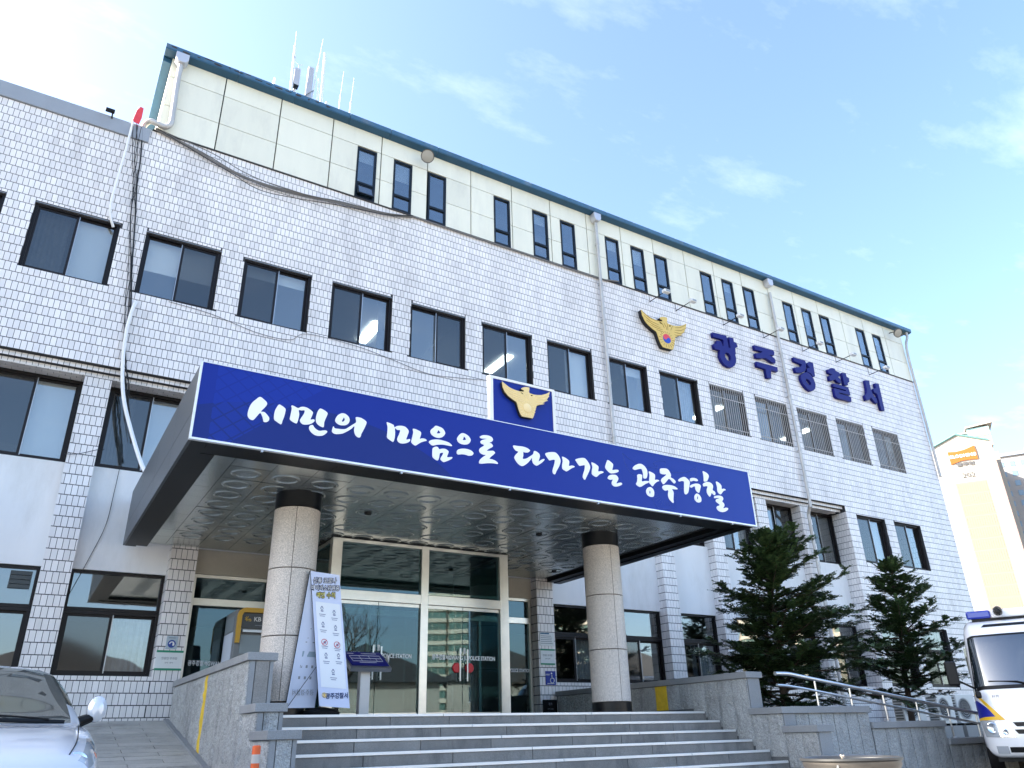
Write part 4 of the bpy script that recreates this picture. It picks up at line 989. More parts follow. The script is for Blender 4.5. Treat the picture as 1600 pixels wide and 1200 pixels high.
mix3 = t.nodes.new('ShaderNodeMix'); mix3.data_type = 'RGBA'; t.links.new(mth('MULTIPLY', mrr.outputs[0], 0.75), mix3.inputs[0]); t.links.new(mix2.outputs[2], mix3.inputs[6]); mix3.inputs[7].default_value = (0.011, 0.046, 0.31, 1)
t.links.new(mix3.outputs[2], b.inputs['Base Color'])
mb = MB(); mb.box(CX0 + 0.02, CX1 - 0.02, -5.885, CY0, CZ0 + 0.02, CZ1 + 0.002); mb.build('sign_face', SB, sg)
mb = MB()
mb.box(CX0 - 0.005, CX0 + 0.02, -5.893, CY0, CZ0 - 0.005, CZ1 + 0.012); mb.box(CX1 - 0.02, CX1 + 0.005, -5.893, CY0, CZ0 - 0.005, CZ1 + 0.012)
mb.box(CX0 + 0.02, CX1 - 0.02, -5.893, CY0, CZ0 - 0.005, CZ0 + 0.02); mb.box(CX0 + 0.02, CX1 - 0.02, -5.893, CY0, CZ1 + 0.002, CZ1 + 0.012)
mb.build('sign_trim', mat('white_trim', (0.78, 0.80, 0.82), 0.3, 0.3), sg)
for xx in (2.05, 3.9, 5.6, 7.2, 8.9, 10.1):
    mb = MB(); mb.box(xx, xx + 0.03, -5.88, -5.845, CZ0 - 0.03, CZ0 - 0.004); mb.build('trim_clip', ALU, sg)
LETW = mat('white_vinyl', (0.84, 0.86, 0.88), 0.5)
for ch in TR['b']:
    loops = [smooth_closed(lp, 4) for grp in ch for lp in grp]
    cx = sum(p[0] for p in loops[0]) / len(loops[0]); cz = sum(p[1] for p in loops[0]) / len(loops[0])
    me_ = plate_mesh('letter', [[(a - cx, c - cz) for a, c in lp] for lp in loops], 0.008, LETW)
    inst('letter', me_, sg, (cx, -5.889, cz))
# pale printed eagle behind the last words
EO = TR['e']
ex0, ex1, ez0, ez1 = 13.89, 15.716, 12.044, 13.147
def emap(p, X0, X1, Z0, Z1): return (X0 + (p[0] - ex0) / (ex1 - ex0) * (X1 - X0), Z0 + (p[1] - ez0) / (ez1 - ez0) * (Z1 - Z0))
PRB = mat('pale_blue_print', (0.016, 0.052, 0.27), 0.45)
mb = MB()
lp = [emap(p, 7.78, 9.42, 4.93, 5.78) for p in EO]
for p, q in zip(lp, lp[1:] + lp[:1]): mb.tube([(p[0], -5.8855, p[1]), (q[0], -5.8855, q[1])], 0.0035, 4)
c0 = emap((14.80, 12.37), 7.78, 9.42, 4.93, 5.78)
for k in range(26):
    a = 2 * PI * k / 26
    mb.tube([(c0[0] + 0.15 * math.cos(a), -5.8855, c0[1] + 0.12 * math.sin(a)), (c0[0] + 0.26 * math.cos(a), -5.8855, c0[1] + 0.2 * math.sin(a))], 0.003, 4)
mb.build('printed_eagle', PRB, sg)

# ------------------------------------------------------------------ gold eagle emblems
FEATH = [[(310, 230), (420, 340), (600, 430)], [(330, 310), (450, 420), (620, 500)], [(370, 400), (500, 490), (650, 560)], [(440, 490), (540, 550), (690, 600)], [(560, 590), (640, 620), (700, 640)],
         [(1220, 500), (1080, 560), (960, 560)], [(1210, 570), (1080, 620), (950, 610)], [(1175, 650), (1060, 680), (940, 650)], [(1100, 715), (1020, 720), (930, 700)],
         [(740, 470), (770, 540), (775, 600)], [(800, 470), (805, 540), (800, 610)], [(640, 425), (700, 480), (730, 560)], [(930, 520), (890, 560), (860, 610)]]
def epix(p):           # sketch units -> metres on the wall (plane fitted through the emblem's own outline)
    x, y = p
    return (ex0 + (x - 285) / 945 * (ex1 - ex0) + 0.0, 13.147 - ((y - 185) - 0.307 * (x - 285)) / 635 * (ez1 - ez0) * 1.0)
def eagle(parent, X0, X1, Z0, Z1, yb, yf, face, line, taegeuk, lt=1.0):
    loops = [[emap(p, X0, X1, Z0, Z1) for p in EO]] + [[emap(p, X0, X1, Z0, Z1) for p in h] for h in TR['eh']]
    me_ = plate_mesh('backing', loops, abs(yb - yf) * 0.9, mat('black_edge', (0.008, 0.008, 0.01), 0.6))
    inst('backing', me_, parent, (0, yf + abs(yb - yf) * 0.45 + 0.004, 0))
    me_ = plate_mesh('eagle', loops, 0.02, face)
    e = inst('eagle', me_, parent, (0, yf, 0))
    k = (X1 - X0) / (ex1 - ex0)
    mb = MB()
    for f in FEATH:
        pts = [emap(epix(p), X0, X1, Z0, Z1) for p in f]
        mb.tube([(x, yf - 0.010, z) for x, z in pts], [0.008 * k * lt, 0.012 * k * lt, 0.007 * k * lt], 5)
    mb.build('feathers', line, e)
    tx, tz = emap((14.80, 12.375), X0, X1, Z0, Z1)
    rr = 0.155 * k
    mb = MB()
    for q in range(18):
        a = 2 * PI * q / 18
        r1, r2 = rr * 1.25, rr * (2.05 if math.sin(a) < 0.3 else 1.7)
        p1 = (tx + r1 * math.cos(a), yf - 0.010, tz + r1 * math.sin(a)); p2 = (tx + r2 * math.cos(a), yf - 0.010, tz + r2 * math.sin(a) * 0.92)
        mb.tube([p1, p2], [0.006 * k * lt, 0.011 * k * lt], 5)
    mb.build('petals', line, e)
    if taegeuk:
        n = 24
        top = [(rr * math.cos(PI * i / n), rr * math.sin(PI * i / n)) for i in range(n + 1)]
        wave = [(-rr / 2 + rr / 2 * math.cos(PI + PI * i / 12), rr / 2 * math.sin(PI + PI * i / 12)) for i in range(1, 12)] + [(0, 0)] + [(rr / 2 + rr / 2 * math.cos(PI - PI * i / 12), rr / 2 * math.sin(PI - PI * i / 12)) for i in range(1, 12)]
        red = top + wave
        blue = [(x, z) for x, z in reversed(wave)] + [(-rr, 0)] + [(rr * math.cos(PI + PI * i / n), rr * math.sin(PI + PI * i / n)) for i in range(1, n + 1)]
        ca, sa = math.cos(R(-25)), math.sin(R(-25))
        rot = lambda l: [(x * ca - z * sa, x * sa + z * ca) for x, z in l]
        inst('red_half', plate_mesh('red_half', [rot(red)], 0.014, mat('signal_red', (0.70, 0.05, 0.07), 0.45)), e, (tx, yf - 0.012, tz))
        inst('blue_half', plate_mesh('blue_half', [rot(blue)], 0.014, mat('signal_blue', (0.01, 0.06, 0.45), 0.45)), e, (tx, yf - 0.012, tz))
    else:
        mb = MB(); mb.lathe([(0.0, -0.035), (rr * 0.6, -0.03), (rr, -0.012), (rr * 1.02, 0.0)], (tx, yf - 0.006, tz), 20, axis='y'); mb.build('boss', line, e, smooth=True, fix=True)
we = root('wall_emblem', 'gold eagle emblem with a red and blue disc on the tiled wall', 'emblem', (14.8, -0.05, 12.05))
eagle(we, 13.89, 15.716, 12.044, 13.147, -0.0, -0.15, GOLD, GOLDD, True)
pq = root('emblem_plaque', 'blue square plaque with a raised golden eagle standing on the canopy sign', 'plaque', (5.94, -5.8, CZ1 + 0.013))
mb = MB(); mb.box(5.394, 6.488, -5.80, -5.74, CZ1 + 0.014, 6.62); mb.build('plaque_face', mat('plaque_blue', (0.004, 0.022, 0.24), 0.45, spec=0.25), pq)
mb = MB(); mb.box(5.335, 5.394, -5.815, -5.735, CZ1 + 0.013, 6.66); mb.box(6.488, 6.535, -5.815, -5.735, CZ1 + 0.013, 6.66); mb.box(5.394, 6.488, -5.815, -5.735, 6.62, 6.66); mb.build('plaque_frame', WHITE, pq)
eagle(pq, 5.524, 6.402, 6.051, 6.572, -5.80, -5.865, GOLDL, mat('gold_high', (0.84, 0.66, 0.34), 0.5), False, 1.5)

# ------------------------------------------------------------------ big navy letters on the wall
ws = root('wall_lettering', 'five large navy blue raised Hangul letters on the white tiled wall', 'lettering', (21.5, 0, 11.4))
for ch in TR['w']:
    loops = [lp for grp in ch for lp in grp]
    cx = sum(p[0] for p in loops[0]) / len(loops[0]); cz = sum(p[1] for p in loops[0]) / len(loops[0])
    me_ = plate_mesh('letter', [[(a - cx, c - cz) for a, c in lp] for lp in loops], 0.10, NAVY)
    inst('letter', me_, ws, (cx, -0.068, cz))

# ------------------------------------------------------------------ steps and landing
st = root('entrance_steps', 'wide grey granite steps with bright metal nosings climbing to the doors', 'steps', (6.5, -5.5, LOT))
SLX0, SLX1 = 2.72, 10.40
NY0 = -4.40
TREAD, RIS = 0.33, 0.1505
mb = MB(); mb.box(SLX0, SLX1, NY0 + 0.32, 0.43, LOT, FLOOR - 0.006); mb.build('landing', mat('landing_stone', (0.33, 0.34, 0.34), 0.6, var=0.15, vscale=2, speck=(0.8, 1.15, 120)), st)
rs = random.Random(11)
for i in range(8):
    yf, zt = NY0 - TREAD * i, FLOOR - RIS * i
    xs = [SLX0]
    while xs[-1] < SLX1 - 0.6:
        xs.append(xs[-1] + rs.choice((1.05, 1.2, 1.35, 0.9)))
    xs[-1] = SLX1
    if len(xs) > 2 and xs[-1] - xs[-2] < 0.35: xs.pop(-2)
    for a, b in zip(xs, xs[1:]):
        mb = MB(); mb.box(a + 0.003, b - 0.003, yf + rs.uniform(0, 0.005), yf + TREAD + 0.05 if i else yf + 0.33, LOT - 0.01, zt - rs.uniform(0.004, 0.007))
        mb.build('step_stone', GRANITE, st, bevel=0.007)
    n = 3
    cuts = [SLX0 + 0.01, SLX0 + 2.6 + 0.28 * i, SLX0 + 5.2 + 0.2 * i, SLX1 - 0.03 - (0.0)]
    for a, b in zip(cuts, cuts[1:]):
        mb = MB(); mb.box(a + 0.004, b - 0.004, yf - 0.012, yf + 0.045, zt - 0.034, zt); mb.build('nosing', mat('white_nosing_metal', (0.82, 0.82, 0.80), 0.35, 0.25), st, bevel=0.003)

# ------------------------------------------------------------------ stone side walls of the steps
def rough_slab(y0, y1, z0, z1, x, face=-1, amp=0.018, nx=3, nz=6, seed=0):
    """split-face slab standing on a wall whose face looks along -x (or along -y when face == 'y'); returns MB"""
    rr_ = random.Random(seed)
    mb = MB()
    V = {}
    for i in range(nx + 1):
        for j in range(nz + 1):
            e = i in (0, nx) or j in (0, nz)
            d = 0.0 if e else rr_.uniform(0.2, 1.0) * amp
            V[i, j] = (y0 + (y1 - y0) * i / nx, d + 0.012, z0 + (z1 - z0) * j / nz)
    vs, idx = [], {}
    for k, (a, d, z) in V.items():
        idx[k] = len(vs)
        vs.append((x - d, a, z) if face == -1 else (a, x - d, z))
    fs = []
    for i in range(nx):
        for j in range(nz):
            q = (idx[i, j], idx[i, j + 1], idx[i + 1, j + 1], idx[i + 1, j])
            fs.append(q if face == -1 else q[::-1])
    # rim back to the wall body
    rim = [(i, 0) for i in range(nx)] + [(nx, j) for j in range(nz)] + [(i, nz) for i in range(nx, 0, -1)] + [(0, j) for j in range(nz, 0, -1)]
    b0 = len(vs)
    for k in rim:
        a, d, z = V[k]
        vs.append((x + 0.004, a, z) if face == -1 else (a, x + 0.004, z))
    for q in range(len(rim)):
        q2 = (q + 1) % len(rim)
        f = (idx[rim[q]], b0 + q, b0 + q2, idx[rim[q2]])
        fs.append(f[::-1] if face == -1 else f)
    mb.add(vs, fs)
    return mb
JOINT = mat('stone_joint', (0.13, 0.135, 0.135), 0.9, var=0.2)
# right hand wall, inner face at x = 10.40
rw = root('right_step_wall', 'stepped granite wall with a yellow painted slab on the right of the steps', 'wall', (10.56, -5.0, LOT))
blocksR = [(-5.42, 0.15, 2.50), (-6.05, -5.42, 1.935), (-6.66, -6.05, 1.66), (-7.4, -6.66, 1.25)]
for bi, (y0, y1, zt) in enumerate(blocksR):
    mb = MB(); mb.box(10.415, 10.72, y0 + 0.01, y1 - 0.002, LOT - 0.01, zt - 0.10); mb.build('wall_core', JOINT, rw)
    mb = MB(); mb.box(10.37, 10.755, y0 - 0.035, y1 + (0.03 if bi else 0.0), zt - 0.10 + 0.002, zt); mb.build('coping', GRANITEC, rw, bevel=0.006)
    mb = MB(); mb.box(10.43, 10.70, y0 - 0.004, y0 + 0.02, LOT, zt - 0.102); mb.build('end_stone', GRANITEC, rw)
def step_top(y):
    return FLOOR if y > NY0 else max(LOT, FLOOR - RIS * (math.floor((NY0 - y) / TREAD) + 1))
yy = 0.12
n = 0
slabY = []
while yy > -7.35:
    wdt = 0.325
    y0 = yy - wdt
    for bx in (-5.42, -6.05, -6.66):
        if yy > bx + 0.02 and y0 < bx + 0.09: y0 = bx + 0.004
    blk = next((b for b in blocksR if b[0] - 0.01 <= (yy + y0) / 2 <= b[1] + 0.01), blocksR[-1])
    zb = step_top(y0) + 0.05
    slabY.append((y0 + 0.004, yy - 0.004, zb, blk[2] - 0.104))
    yy = y0
for i, (a, b_, z0, z1) in enumerate(slabY):
    if z1 - z0 < 0.1 or b_ - a < 0.08: continue
    ye = -3.35 < (a + b_) / 2 < -3.02
    rough_slab(a, b_, z0, z1, 10.415, -1, 0.014, 3, 5, 40 + i).build('wall_slab', YELLOW if ye else GRANITE2, rw)
# left hand wall, outer face at x = 2.42
lw = root('left_step_wall', 'rough split granite wall with a yellow painted stripe on the left of the steps', 'wall', (2.56, -3.0, LOT))
blocksL = [(-4.95, 0.1, 2.62), (-5.55, -4.95, 2.02), (-6.15, -5.55, 1.73), (-6.9, -6.15, 1.32)]
for bi, (y0, y1, zt) in enumerate(blocksL):
    mb = MB(); mb.box(2.43, 2.715, y0 + 0.01, y1 - 0.002, LOT - 0.01, zt - 0.095); mb.build('wall_core', JOINT, lw)
    if bi == 0:
        cy = [-4.985, -3.2, -1.6, 0.1]
        for a, b_ in zip(cy, cy[1:]):
            mb = MB(); mb.box(2.385, 2.755, a + 0.002, b_ - 0.002, zt - 0.093, zt); mb.build('coping', GRANITEC, lw, bevel=0.006)
    else:
        mb = MB(); mb.box(2.385, 2.755, y0 - 0.035, y1 + (0.10 if bi else 0), zt - 0.093, zt); mb.build('coping', GRANITEC, lw, bevel=0.006)
    mb = MB(); mb.box(2.50, 2.66, y0 - 0.01, y0 + 0.02, LOT, zt - 0.097); mb.build('end_stone', GRANITE2 if bi else GRANITE, lw)
    for xa, xb in ((2.43, 2.49), (2.67, 2.715)):
        mb = MB(); mb.box(xa, xb, y0 - 0.006, y0 + 0.02, LOT, zt - 0.097); mb.build('end_trim', GRANITEC, lw)
yy = 0.08
i = 0
while yy > -6.85:
    wd = (0.62, 0.55, 0.7)[i % 3]
    y0 = max(yy - wd, -6.9)
    for bx in (-4.95, -5.55, -6.15):
        if yy > bx + 0.02 and y0 < bx + 0.12: y0 = bx + 0.002
    blk = next((b for b in blocksL if b[0] - 0.01 <= (yy + y0) / 2 <= b[1] + 0.01), blocksL[-1])
    z0 = ground_z(0, y0) - 0.02
    for a, b_, mt in (((y0, -2.66, GRANITE2), (-2.66, -2.50, YELLOW), (-2.50, yy, GRANITE2)) if y0 < -2.6 < yy else ((y0, yy, GRANITE2),)):
        if b_ - a > 0.02:
            rough_slab(a + 0.0015, b_ - 0.0015, z0 + (0.1 if mt is YELLOW else 0), blk[2] - 0.097, 2.43, -1, 0.03, max(3, int((b_ - a) / 0.07)), 12, 80 + i).build('wall_slab', mt, lw)
    yy = y0
    i += 1
mb = MB(); mb.prismx([(-6.3, LOT), (-6.3, LOT + 0.06), (0.1, ground_z(0, 0.1) + 0.06), (0.1, ground_z(0, 0.1))], 2.32, 2.40); tag(mb.build('kerb', GRANITEC), 'low grey kerb along the foot of the left stone wall', kind='structure')

# ------------------------------------------------------------------ planters on the right
pls = [(10.77, 12.62, 1.94, 'tallest planter wall of vertical granite slabs beside the steps'), (12.64, 14.75, 1.69, 'middle planter wall of vertical granite slabs under the handrail'), (14.77, 16.9, 1.39, 'lowest planter wall of granite slabs beside the police bus')]
for i, (x0, x1, zt, lab) in enumerate(pls):
    p = root('planter_wall', lab, 'planter', ((x0 + x1) / 2, -5.9, LOT), group='stepped planters beside the steps')
    mb = MB(); mb.box(x0, x1, -5.985, -5.70, LOT - 0.01, zt - 0.105); mb.build('wall_core', JOINT, p)
    mb = MB(); mb.box(x0 - 0.01, x1 + 0.005, -6.04, -5.66, zt - 0.103, zt); mb.build('coping', GRANITEC, p, bevel=0.006)
    n = 6
    for q in range(n):
        a, b_ = x0 + (x1 - x0) * q / n, x0 + (x1 - x0) * (q + 1) / n
        rough_slab(a + 0.008, b_ - 0.008, LOT + 0.02, zt - 0.107, -5.985, 'y', 0.016, 3, 6, 200 + i * 10 + q).build('wall_slab', GRANITE2, p)
for i, (x0, x1, zt) in enumerate(((10.77, 12.63, 1.80), (12.63, 14.76, 1.62), (14.76, 27.9, 1.30))):
    mb = MB(); mb.box(x0 - (0 if i else 0.03), x1 - 0.003, -5.69 if i < 2 else -5.69, 0.19, LOT - 0.01, zt)
    tag(mb.build('planting_bed', EARTH), kind='structure')

# ------------------------------------------------------------------ stainless handrail
hr = root('handrail', 'stainless steel two bar handrail sloping down beside the planters', 'handrail', (13, -5.85, 1.6))
def railz(x): return 2.445 if x < 11.0 else 2.445 - (x - 11.0) * 0.1215
pts = [(10.68, -5.80, 2.445), (10.9, -5.80, 2.447), (11.05, -5.80, 2.44), (11.3, -5.80, railz(11.3)), (13, -5.80, railz(13)), (16.6, -5.80, railz(16.6))]
mb = MB(); mb.tube(spline(pts, 4), 0.032, 12); mb.build('top_rail', STEEL, hr, smooth=True)
mb = MB(); mb.tube([(10.68, -5.80, 2.27), (10.9, -5.80, 2.262), (11.3, -5.80, railz(11.3) - 0.185), (16.6, -5.80, railz(16.6) - 0.185)], 0.022, 10); mb.build('lower_rail', STEEL, hr, smooth=True)
for x_ in (11.62, 12.5, 13.4, 14.35, 15.3, 16.2):
    zb = 1.94 if x_ < 12.62 else 1.69 if x_ < 14.75 else 1.39
    mb = MB(); mb.tube([(x_, -5.80, zb - 0.01), (x_, -5.80, railz(x_) - 0.02)], 0.017, 8); mb.lathe([(0.05, zb), (0.05, zb + 0.008), (0.018, zb + 0.02)], (x_, -5.80, 0), 12); mb.build('post', STEEL, hr, smooth=True)

# ------------------------------------------------------------------ downpipes
def downpipe(label, x, ztop, zbot, y=-0.10, hopper=True, path=None, br=()):
    r = root('downpipe', label, 'downpipe', (x, y, zbot), group='rainwater pipes')
    mb = MB(); mb.tube(path or [(x, y, ztop - 0.2), (x, y, zbot)], 0.05, 12); mb.build('pipe', PIPE, r, smooth=True)
    if hopper:
        mb = MB(); mb.prism([(x - 0.13, ztop), (x + 0.13, ztop), (x + 0.13, ztop - 0.17), (x + 0.07, ztop - 0.27), (x - 0.07, ztop - 0.27), (x - 0.13, ztop - 0.17)][::-1], y - 0.13, y + 0.09)
        mb.build('hopper', mat('hopper_zinc', (0.55, 0.56, 0.60), 0.4, 0.4), r, bevel=0.01)
    for z in br:
        mb = MB(); mb.lathe([(0.056, z), (0.06, z + 0.01), (0.06, z + 0.04), (0.056, z + 0.05)], (x, y, 0), 12); mb.box(x - 0.015, x + 0.015, y, 0.02, z + 0.01, z + 0.04); mb.build('bracket', PIPE, r)
    return r
downpipe('grey downpipe beside the gold wall emblem, running down behind the canopy', 12.47, 16.10, 6.0, br=(15.0, 13.6, 12.4, 10.4, 8.8))
downpipe('grey downpipe crossing between the navy wall letters', 20.1, 16.10, 2.2, path=spline([(20.1, -0.10, 15.6), (20.1, -0.10, 12), (20.1, -0.10, 8.2), (20.1, -0.08, 7.95), (20.16, 0.06, 7.72), (20.17, 0.09, 7.4), (20.17, 0.09, 5), (20.17, 0.09, 2.2)], 4), br=(14.6, 13.2, 11.6, 9.7))
downpipe('grey downpipe at the far right corner of the building', 27.93, 15.62, 10.0, hopper=False, path=spline([(28.2, -0.12, 16.12), (28.2, -0.12, 15.9), (28.0, -0.10, 15.5), (27.97, -0.07, 14.8), (27.99, -0.06, 13.5), (27.99, -0.06, 10.0)], 4))
p0 = root('downpipe', 'short grey downpipe with an elbow at the left end of the top storey', 'downpipe', (0.55, -0.1, 14.0), group='rainwater pipes')
mb = MB(); mb.tube(spline([(0.52, -0.13, 15.9), (0.53, -0.13, 15.2), (0.57, -0.12, 14.35), (0.56, -0.12, 14.1), (0.46, -0.10, 14.0), (0.28, -0.08, 14.04), (0.16, -0.03, 14.08), (0.08, 0.05, 14.0), (0.07, 0.1, 13.8)], 5), 0.06, 12); mb.build('pipe', PIPE, p0, smooth=True)
mb = MB(); mb.prism([(0.38, 16.14), (0.66, 16.14), (0.66, 15.97), (0.6, 15.87), (0.44, 15.87), (0.38, 15.97)][::-1], -0.24, -0.02); mb.build('hopper', MATS['hopper_zinc'], p0, bevel=0.01)

# ------------------------------------------------------------------ lamps on the facade
def flood(label, x, z, y=-0.30):
    r = root('floodlight', label, 'floodlight', (x, y, z), group='round floodlights under the roof edge')
    c = Vector((x, y - 0.05, z)); d = Vector((-0.25, -0.75, -0.6)).normalized()
    prof = [(0.02, -0.16), (0.08, -0.15), (0.15, -0.08), (0.175, 0.0), (0.18, 0.02), (0.165, 0.02)]
    q = d.to_track_quat('Z', 'Y')
    def turned(pr, name, m_):
        mb = MB(); mb.lathe(pr, n=22)
        mb.v = [tuple(c + q @ Vector(v)) for v in mb.v]
        mb.build(name, m_, r, smooth=True)
    turned(prof, 'shade', mat('weathered_lamp_metal', (0.14, 0.13, 0.12), 0.5, 0.5, var=0.3, vscale=14))
    turned([(0.16, 0.012), (0.10, 0.03), (0.0, 0.035)], 'lens', mat('lamp_lens', (0.35, 0.34, 0.30), 0.2))
    mb = MB(); mb.tube([(x, y - 0.0, z + 0.06), (x, y + 0.12, z + 0.13), (x, 0.0, z + 0.16)], 0.018, 6); mb.build('bracket', BLACKM, r)
flood('round grey floodlight under the roof edge above the third slit window', 6.69, 15.70)
flood('round grey floodlight under the roof edge at the far right corner', 27.17, 15.72)
arms = [(14.42, 13.63, 'above the gold wall emblem, leftmost of the row'), (15.49, 13.61, 'just right of the gold wall emblem'), (17.56, 13.66, 'above the gap after the first navy letter'),
        (19.46, 13.68, 'beside the second grey downpipe'), (21.42, 13.65, 'above the third navy letter'), (23.22, 13.65, 'above the fourth navy letter'), (25.09, 13.56, 'above the last navy letter, rightmost of the row')]
for x, z, lab in arms:
    r = root('sign_spotlight', 'small sign spotlight on a thin arm ' + lab, 'spotlight', (x, 0, z), group='arm spotlights over the wall lettering')
    mb = MB(); mb.tube([(x, 0.0, z), (x + 0.03, -0.62, z + 0.02)], 0.013, 6); mb.tube([(x, -0.005, z + 0.3), (x, -0.02, z)], 0.006, 5); mb.build('arm', BLACKM, r)
    mb = MB(); mb.box(x - 0.03, x + 0.2, -0.74, -0.60, z - 0.01, z + 0.09); mb.build('lamp_head', WHITEP, r, bevel=0.015)
    mb = MB(); mb.box(x + 0.02, x + 0.18, -0.742, -0.735, z + 0.005, z + 0.07); mb.build('lamp_glass', mat('spot_glass', (0.3, 0.32, 0.33), 0.2), r)

# ------------------------------------------------------------------ cables and hoses
def cable(name, label, pts, r_, m_, sub=6, cat='cable'):
    mb = MB(); mb.tube(spline(pts, sub), r_, 6); return tag(mb.build(name, m_, smooth=True), label, cat)
cable('white_hose', 'white hose hanging down the tiled wall to the canopy roof', [(0.62, -0.02, 9.62), (0.59, -0.08, 9.45), (0.57, -0.08, 9.24), (0.56, -0.08, 8.88), (0.60, -0.08, 8.33), (0.68, -0.09, 7.81), (0.77, -0.12, 7.44), (0.90, -0.2, 7.05), (1.08, -0.45, 6.50), (1.22, -0.85, 6.02), (1.30, -1.0, 5.88)], 0.037, WHITE, cat='hose')
cable('white_conduit', 'thin white conduit running from the parapet down to a window of the left wing', [(-0.15, -0.06, 13.90), (-0.16, -0.07, 13.3), (-0.17, -0.08, 12.81), (-0.20, -0.08, 11.8), (-0.16, -0.06, 11.42), (-0.06, 0.02, 11.2)], 0.028, WHITE, cat='conduit')
rc = random.Random(5)
base = [(-0.17, 13.87), (0.02, 13.0), (0.12, 12.4), (0.24, 11.5), (0.40, 10.3), (0.50, 9.44), (0.67, 8.36), (0.74, 7.84), (0.86, 7.2), (1.0, 6.7)]
for i in range(5):
    o = [(x + rc.uniform(-0.06, 0.06) + (0.35 - i * 0.1) * max(0, (z - 12.2)) * 0.35, -0.03 - 0.012 * i, z) for x, z in base]
    cable('drop_cable', '%s black cable in the bundle hanging down the wall joint' % ('thickest', 'leftmost loose', 'second loose', 'third loose', 'rightmost loose')[i], o, 0.016 if i == 0 else 0.007, CABLE)['group'] = 'bundle of black cables at the wall joint'
for i in range(4):
    dz, dx = (0, -0.03, 0.02, -0.12)[i], (0, 0.2, 0.4, 0.1)[i]
    cable('sagging_cable', ('thick grey cable', 'upper thin grey cable', 'middle thin grey cable', 'lowest thin dark cable')[i] + ' sagging below the cream top storey', [(0.30, -0.04 - i * 0.02, 13.91), (1.09 + dx, -0.05 - i * 0.02, 13.71 + dz), (1.81 + dx, -0.06 - i * 0.02, 13.47 + dz), (2.53 + dx, -0.06 - i * 0.02, 13.36 + dz * 2), (3.42 + dx, -0.06 - i * 0.02, 13.40 + dz * 1.5), (4.51, -0.05 - i * 0.02, 13.53 + dz), (5.68, -0.05 - i * 0.02, 13.64 + dz * 0.5), (6.45, -0.04 - i * 0.02, 13.84)], (0.030, 0.012, 0.010, 0.008)[i], (CABLEG, CABLEG, CABLEG, CABLE)[i])
cable('top_conduit', 'grey conduit running along the foot of the cream panels', [(6.4, -0.035, 13.86), (8, -0.04, 13.845), (10, -0.04, 13.85), (12.3, -0.04, 13.845), (12.9, -0.06, 13.9), (13.2, -0.06, 13.96)], 0.022, CABLEG, 4)
cable('wall_wire', 'thin wire looping along the sills of the third floor windows', [(1.2, -0.015, 9.80), (2.03, -0.02, 9.74), (3.0, -0.02, 9.55), (3.7, -0.02, 9.56), (4.06, -0.02, 9.80), (5.2, -0.02, 9.78), (6.03, -0.02, 9.66), (7.0, -0.02, 9.50), (7.9, -0.02, 9.58), (8.9, -0.02, 9.72)], 0.006, CABLEG)
cable('stucco_wire', 'thin black wire trailing down the white stucco beside the canopy', [(0.95, 0.44, 6.6), (0.94, 0.43, 6.29), (0.93, 0.43, 5.86), (0.9, 0.43, 5.26), (0.75, 0.43, 4.67), (0.55, 0.44, 4.0)], 0.006, CABLE)
cable('window_wire', 'thin black wire strung across the left pier under the window', [(0.0, 0.17, 6.40), (0.2, 0.16, 6.42), (0.5, 0.16, 6.55), (0.62, 0.3, 6.62)], 0.006, CABLE)
fl = root('red_flag', 'small red pennant fixed to the parapet of the left wing', 'flag', (-0.12, -0.06, 13.87))
mb = MB(); mb.tube([(-0.17, -0.06, 13.86), (-0.15, -0.06, 14.05), (-0.11, -0.06, 14.33)], 0.012, 6); mb.build('staff', WHITE, fl)
mb = MB()
q = [(-0.165, 13.88), (-0.03, 13.86), (-0.005, 14.05), (-0.01, 14.32), (-0.075, 14.34), (-0.13, 14.2)]
mb.prism([(x, z) for x, z in q], -0.085, -0.075); mb.build('pennant', FLAGR, fl)
cc = root('security_camera', 'tiny dark security camera on the grey parapet', 'camera', (-0.63, -0.1, 13.86))
mb = MB(); mb.box(-0.70, -0.52, -0.16, -0.08, 13.90, 13.97); mb.build('camera_body', BLACKM, cc, bevel=0.01)
mb = MB(); mb.tube([(-0.56, -0.1, 13.93), (-0.55, -0.05, 13.80)], 0.018, 6); mb.build('mount', BLACKM, cc)

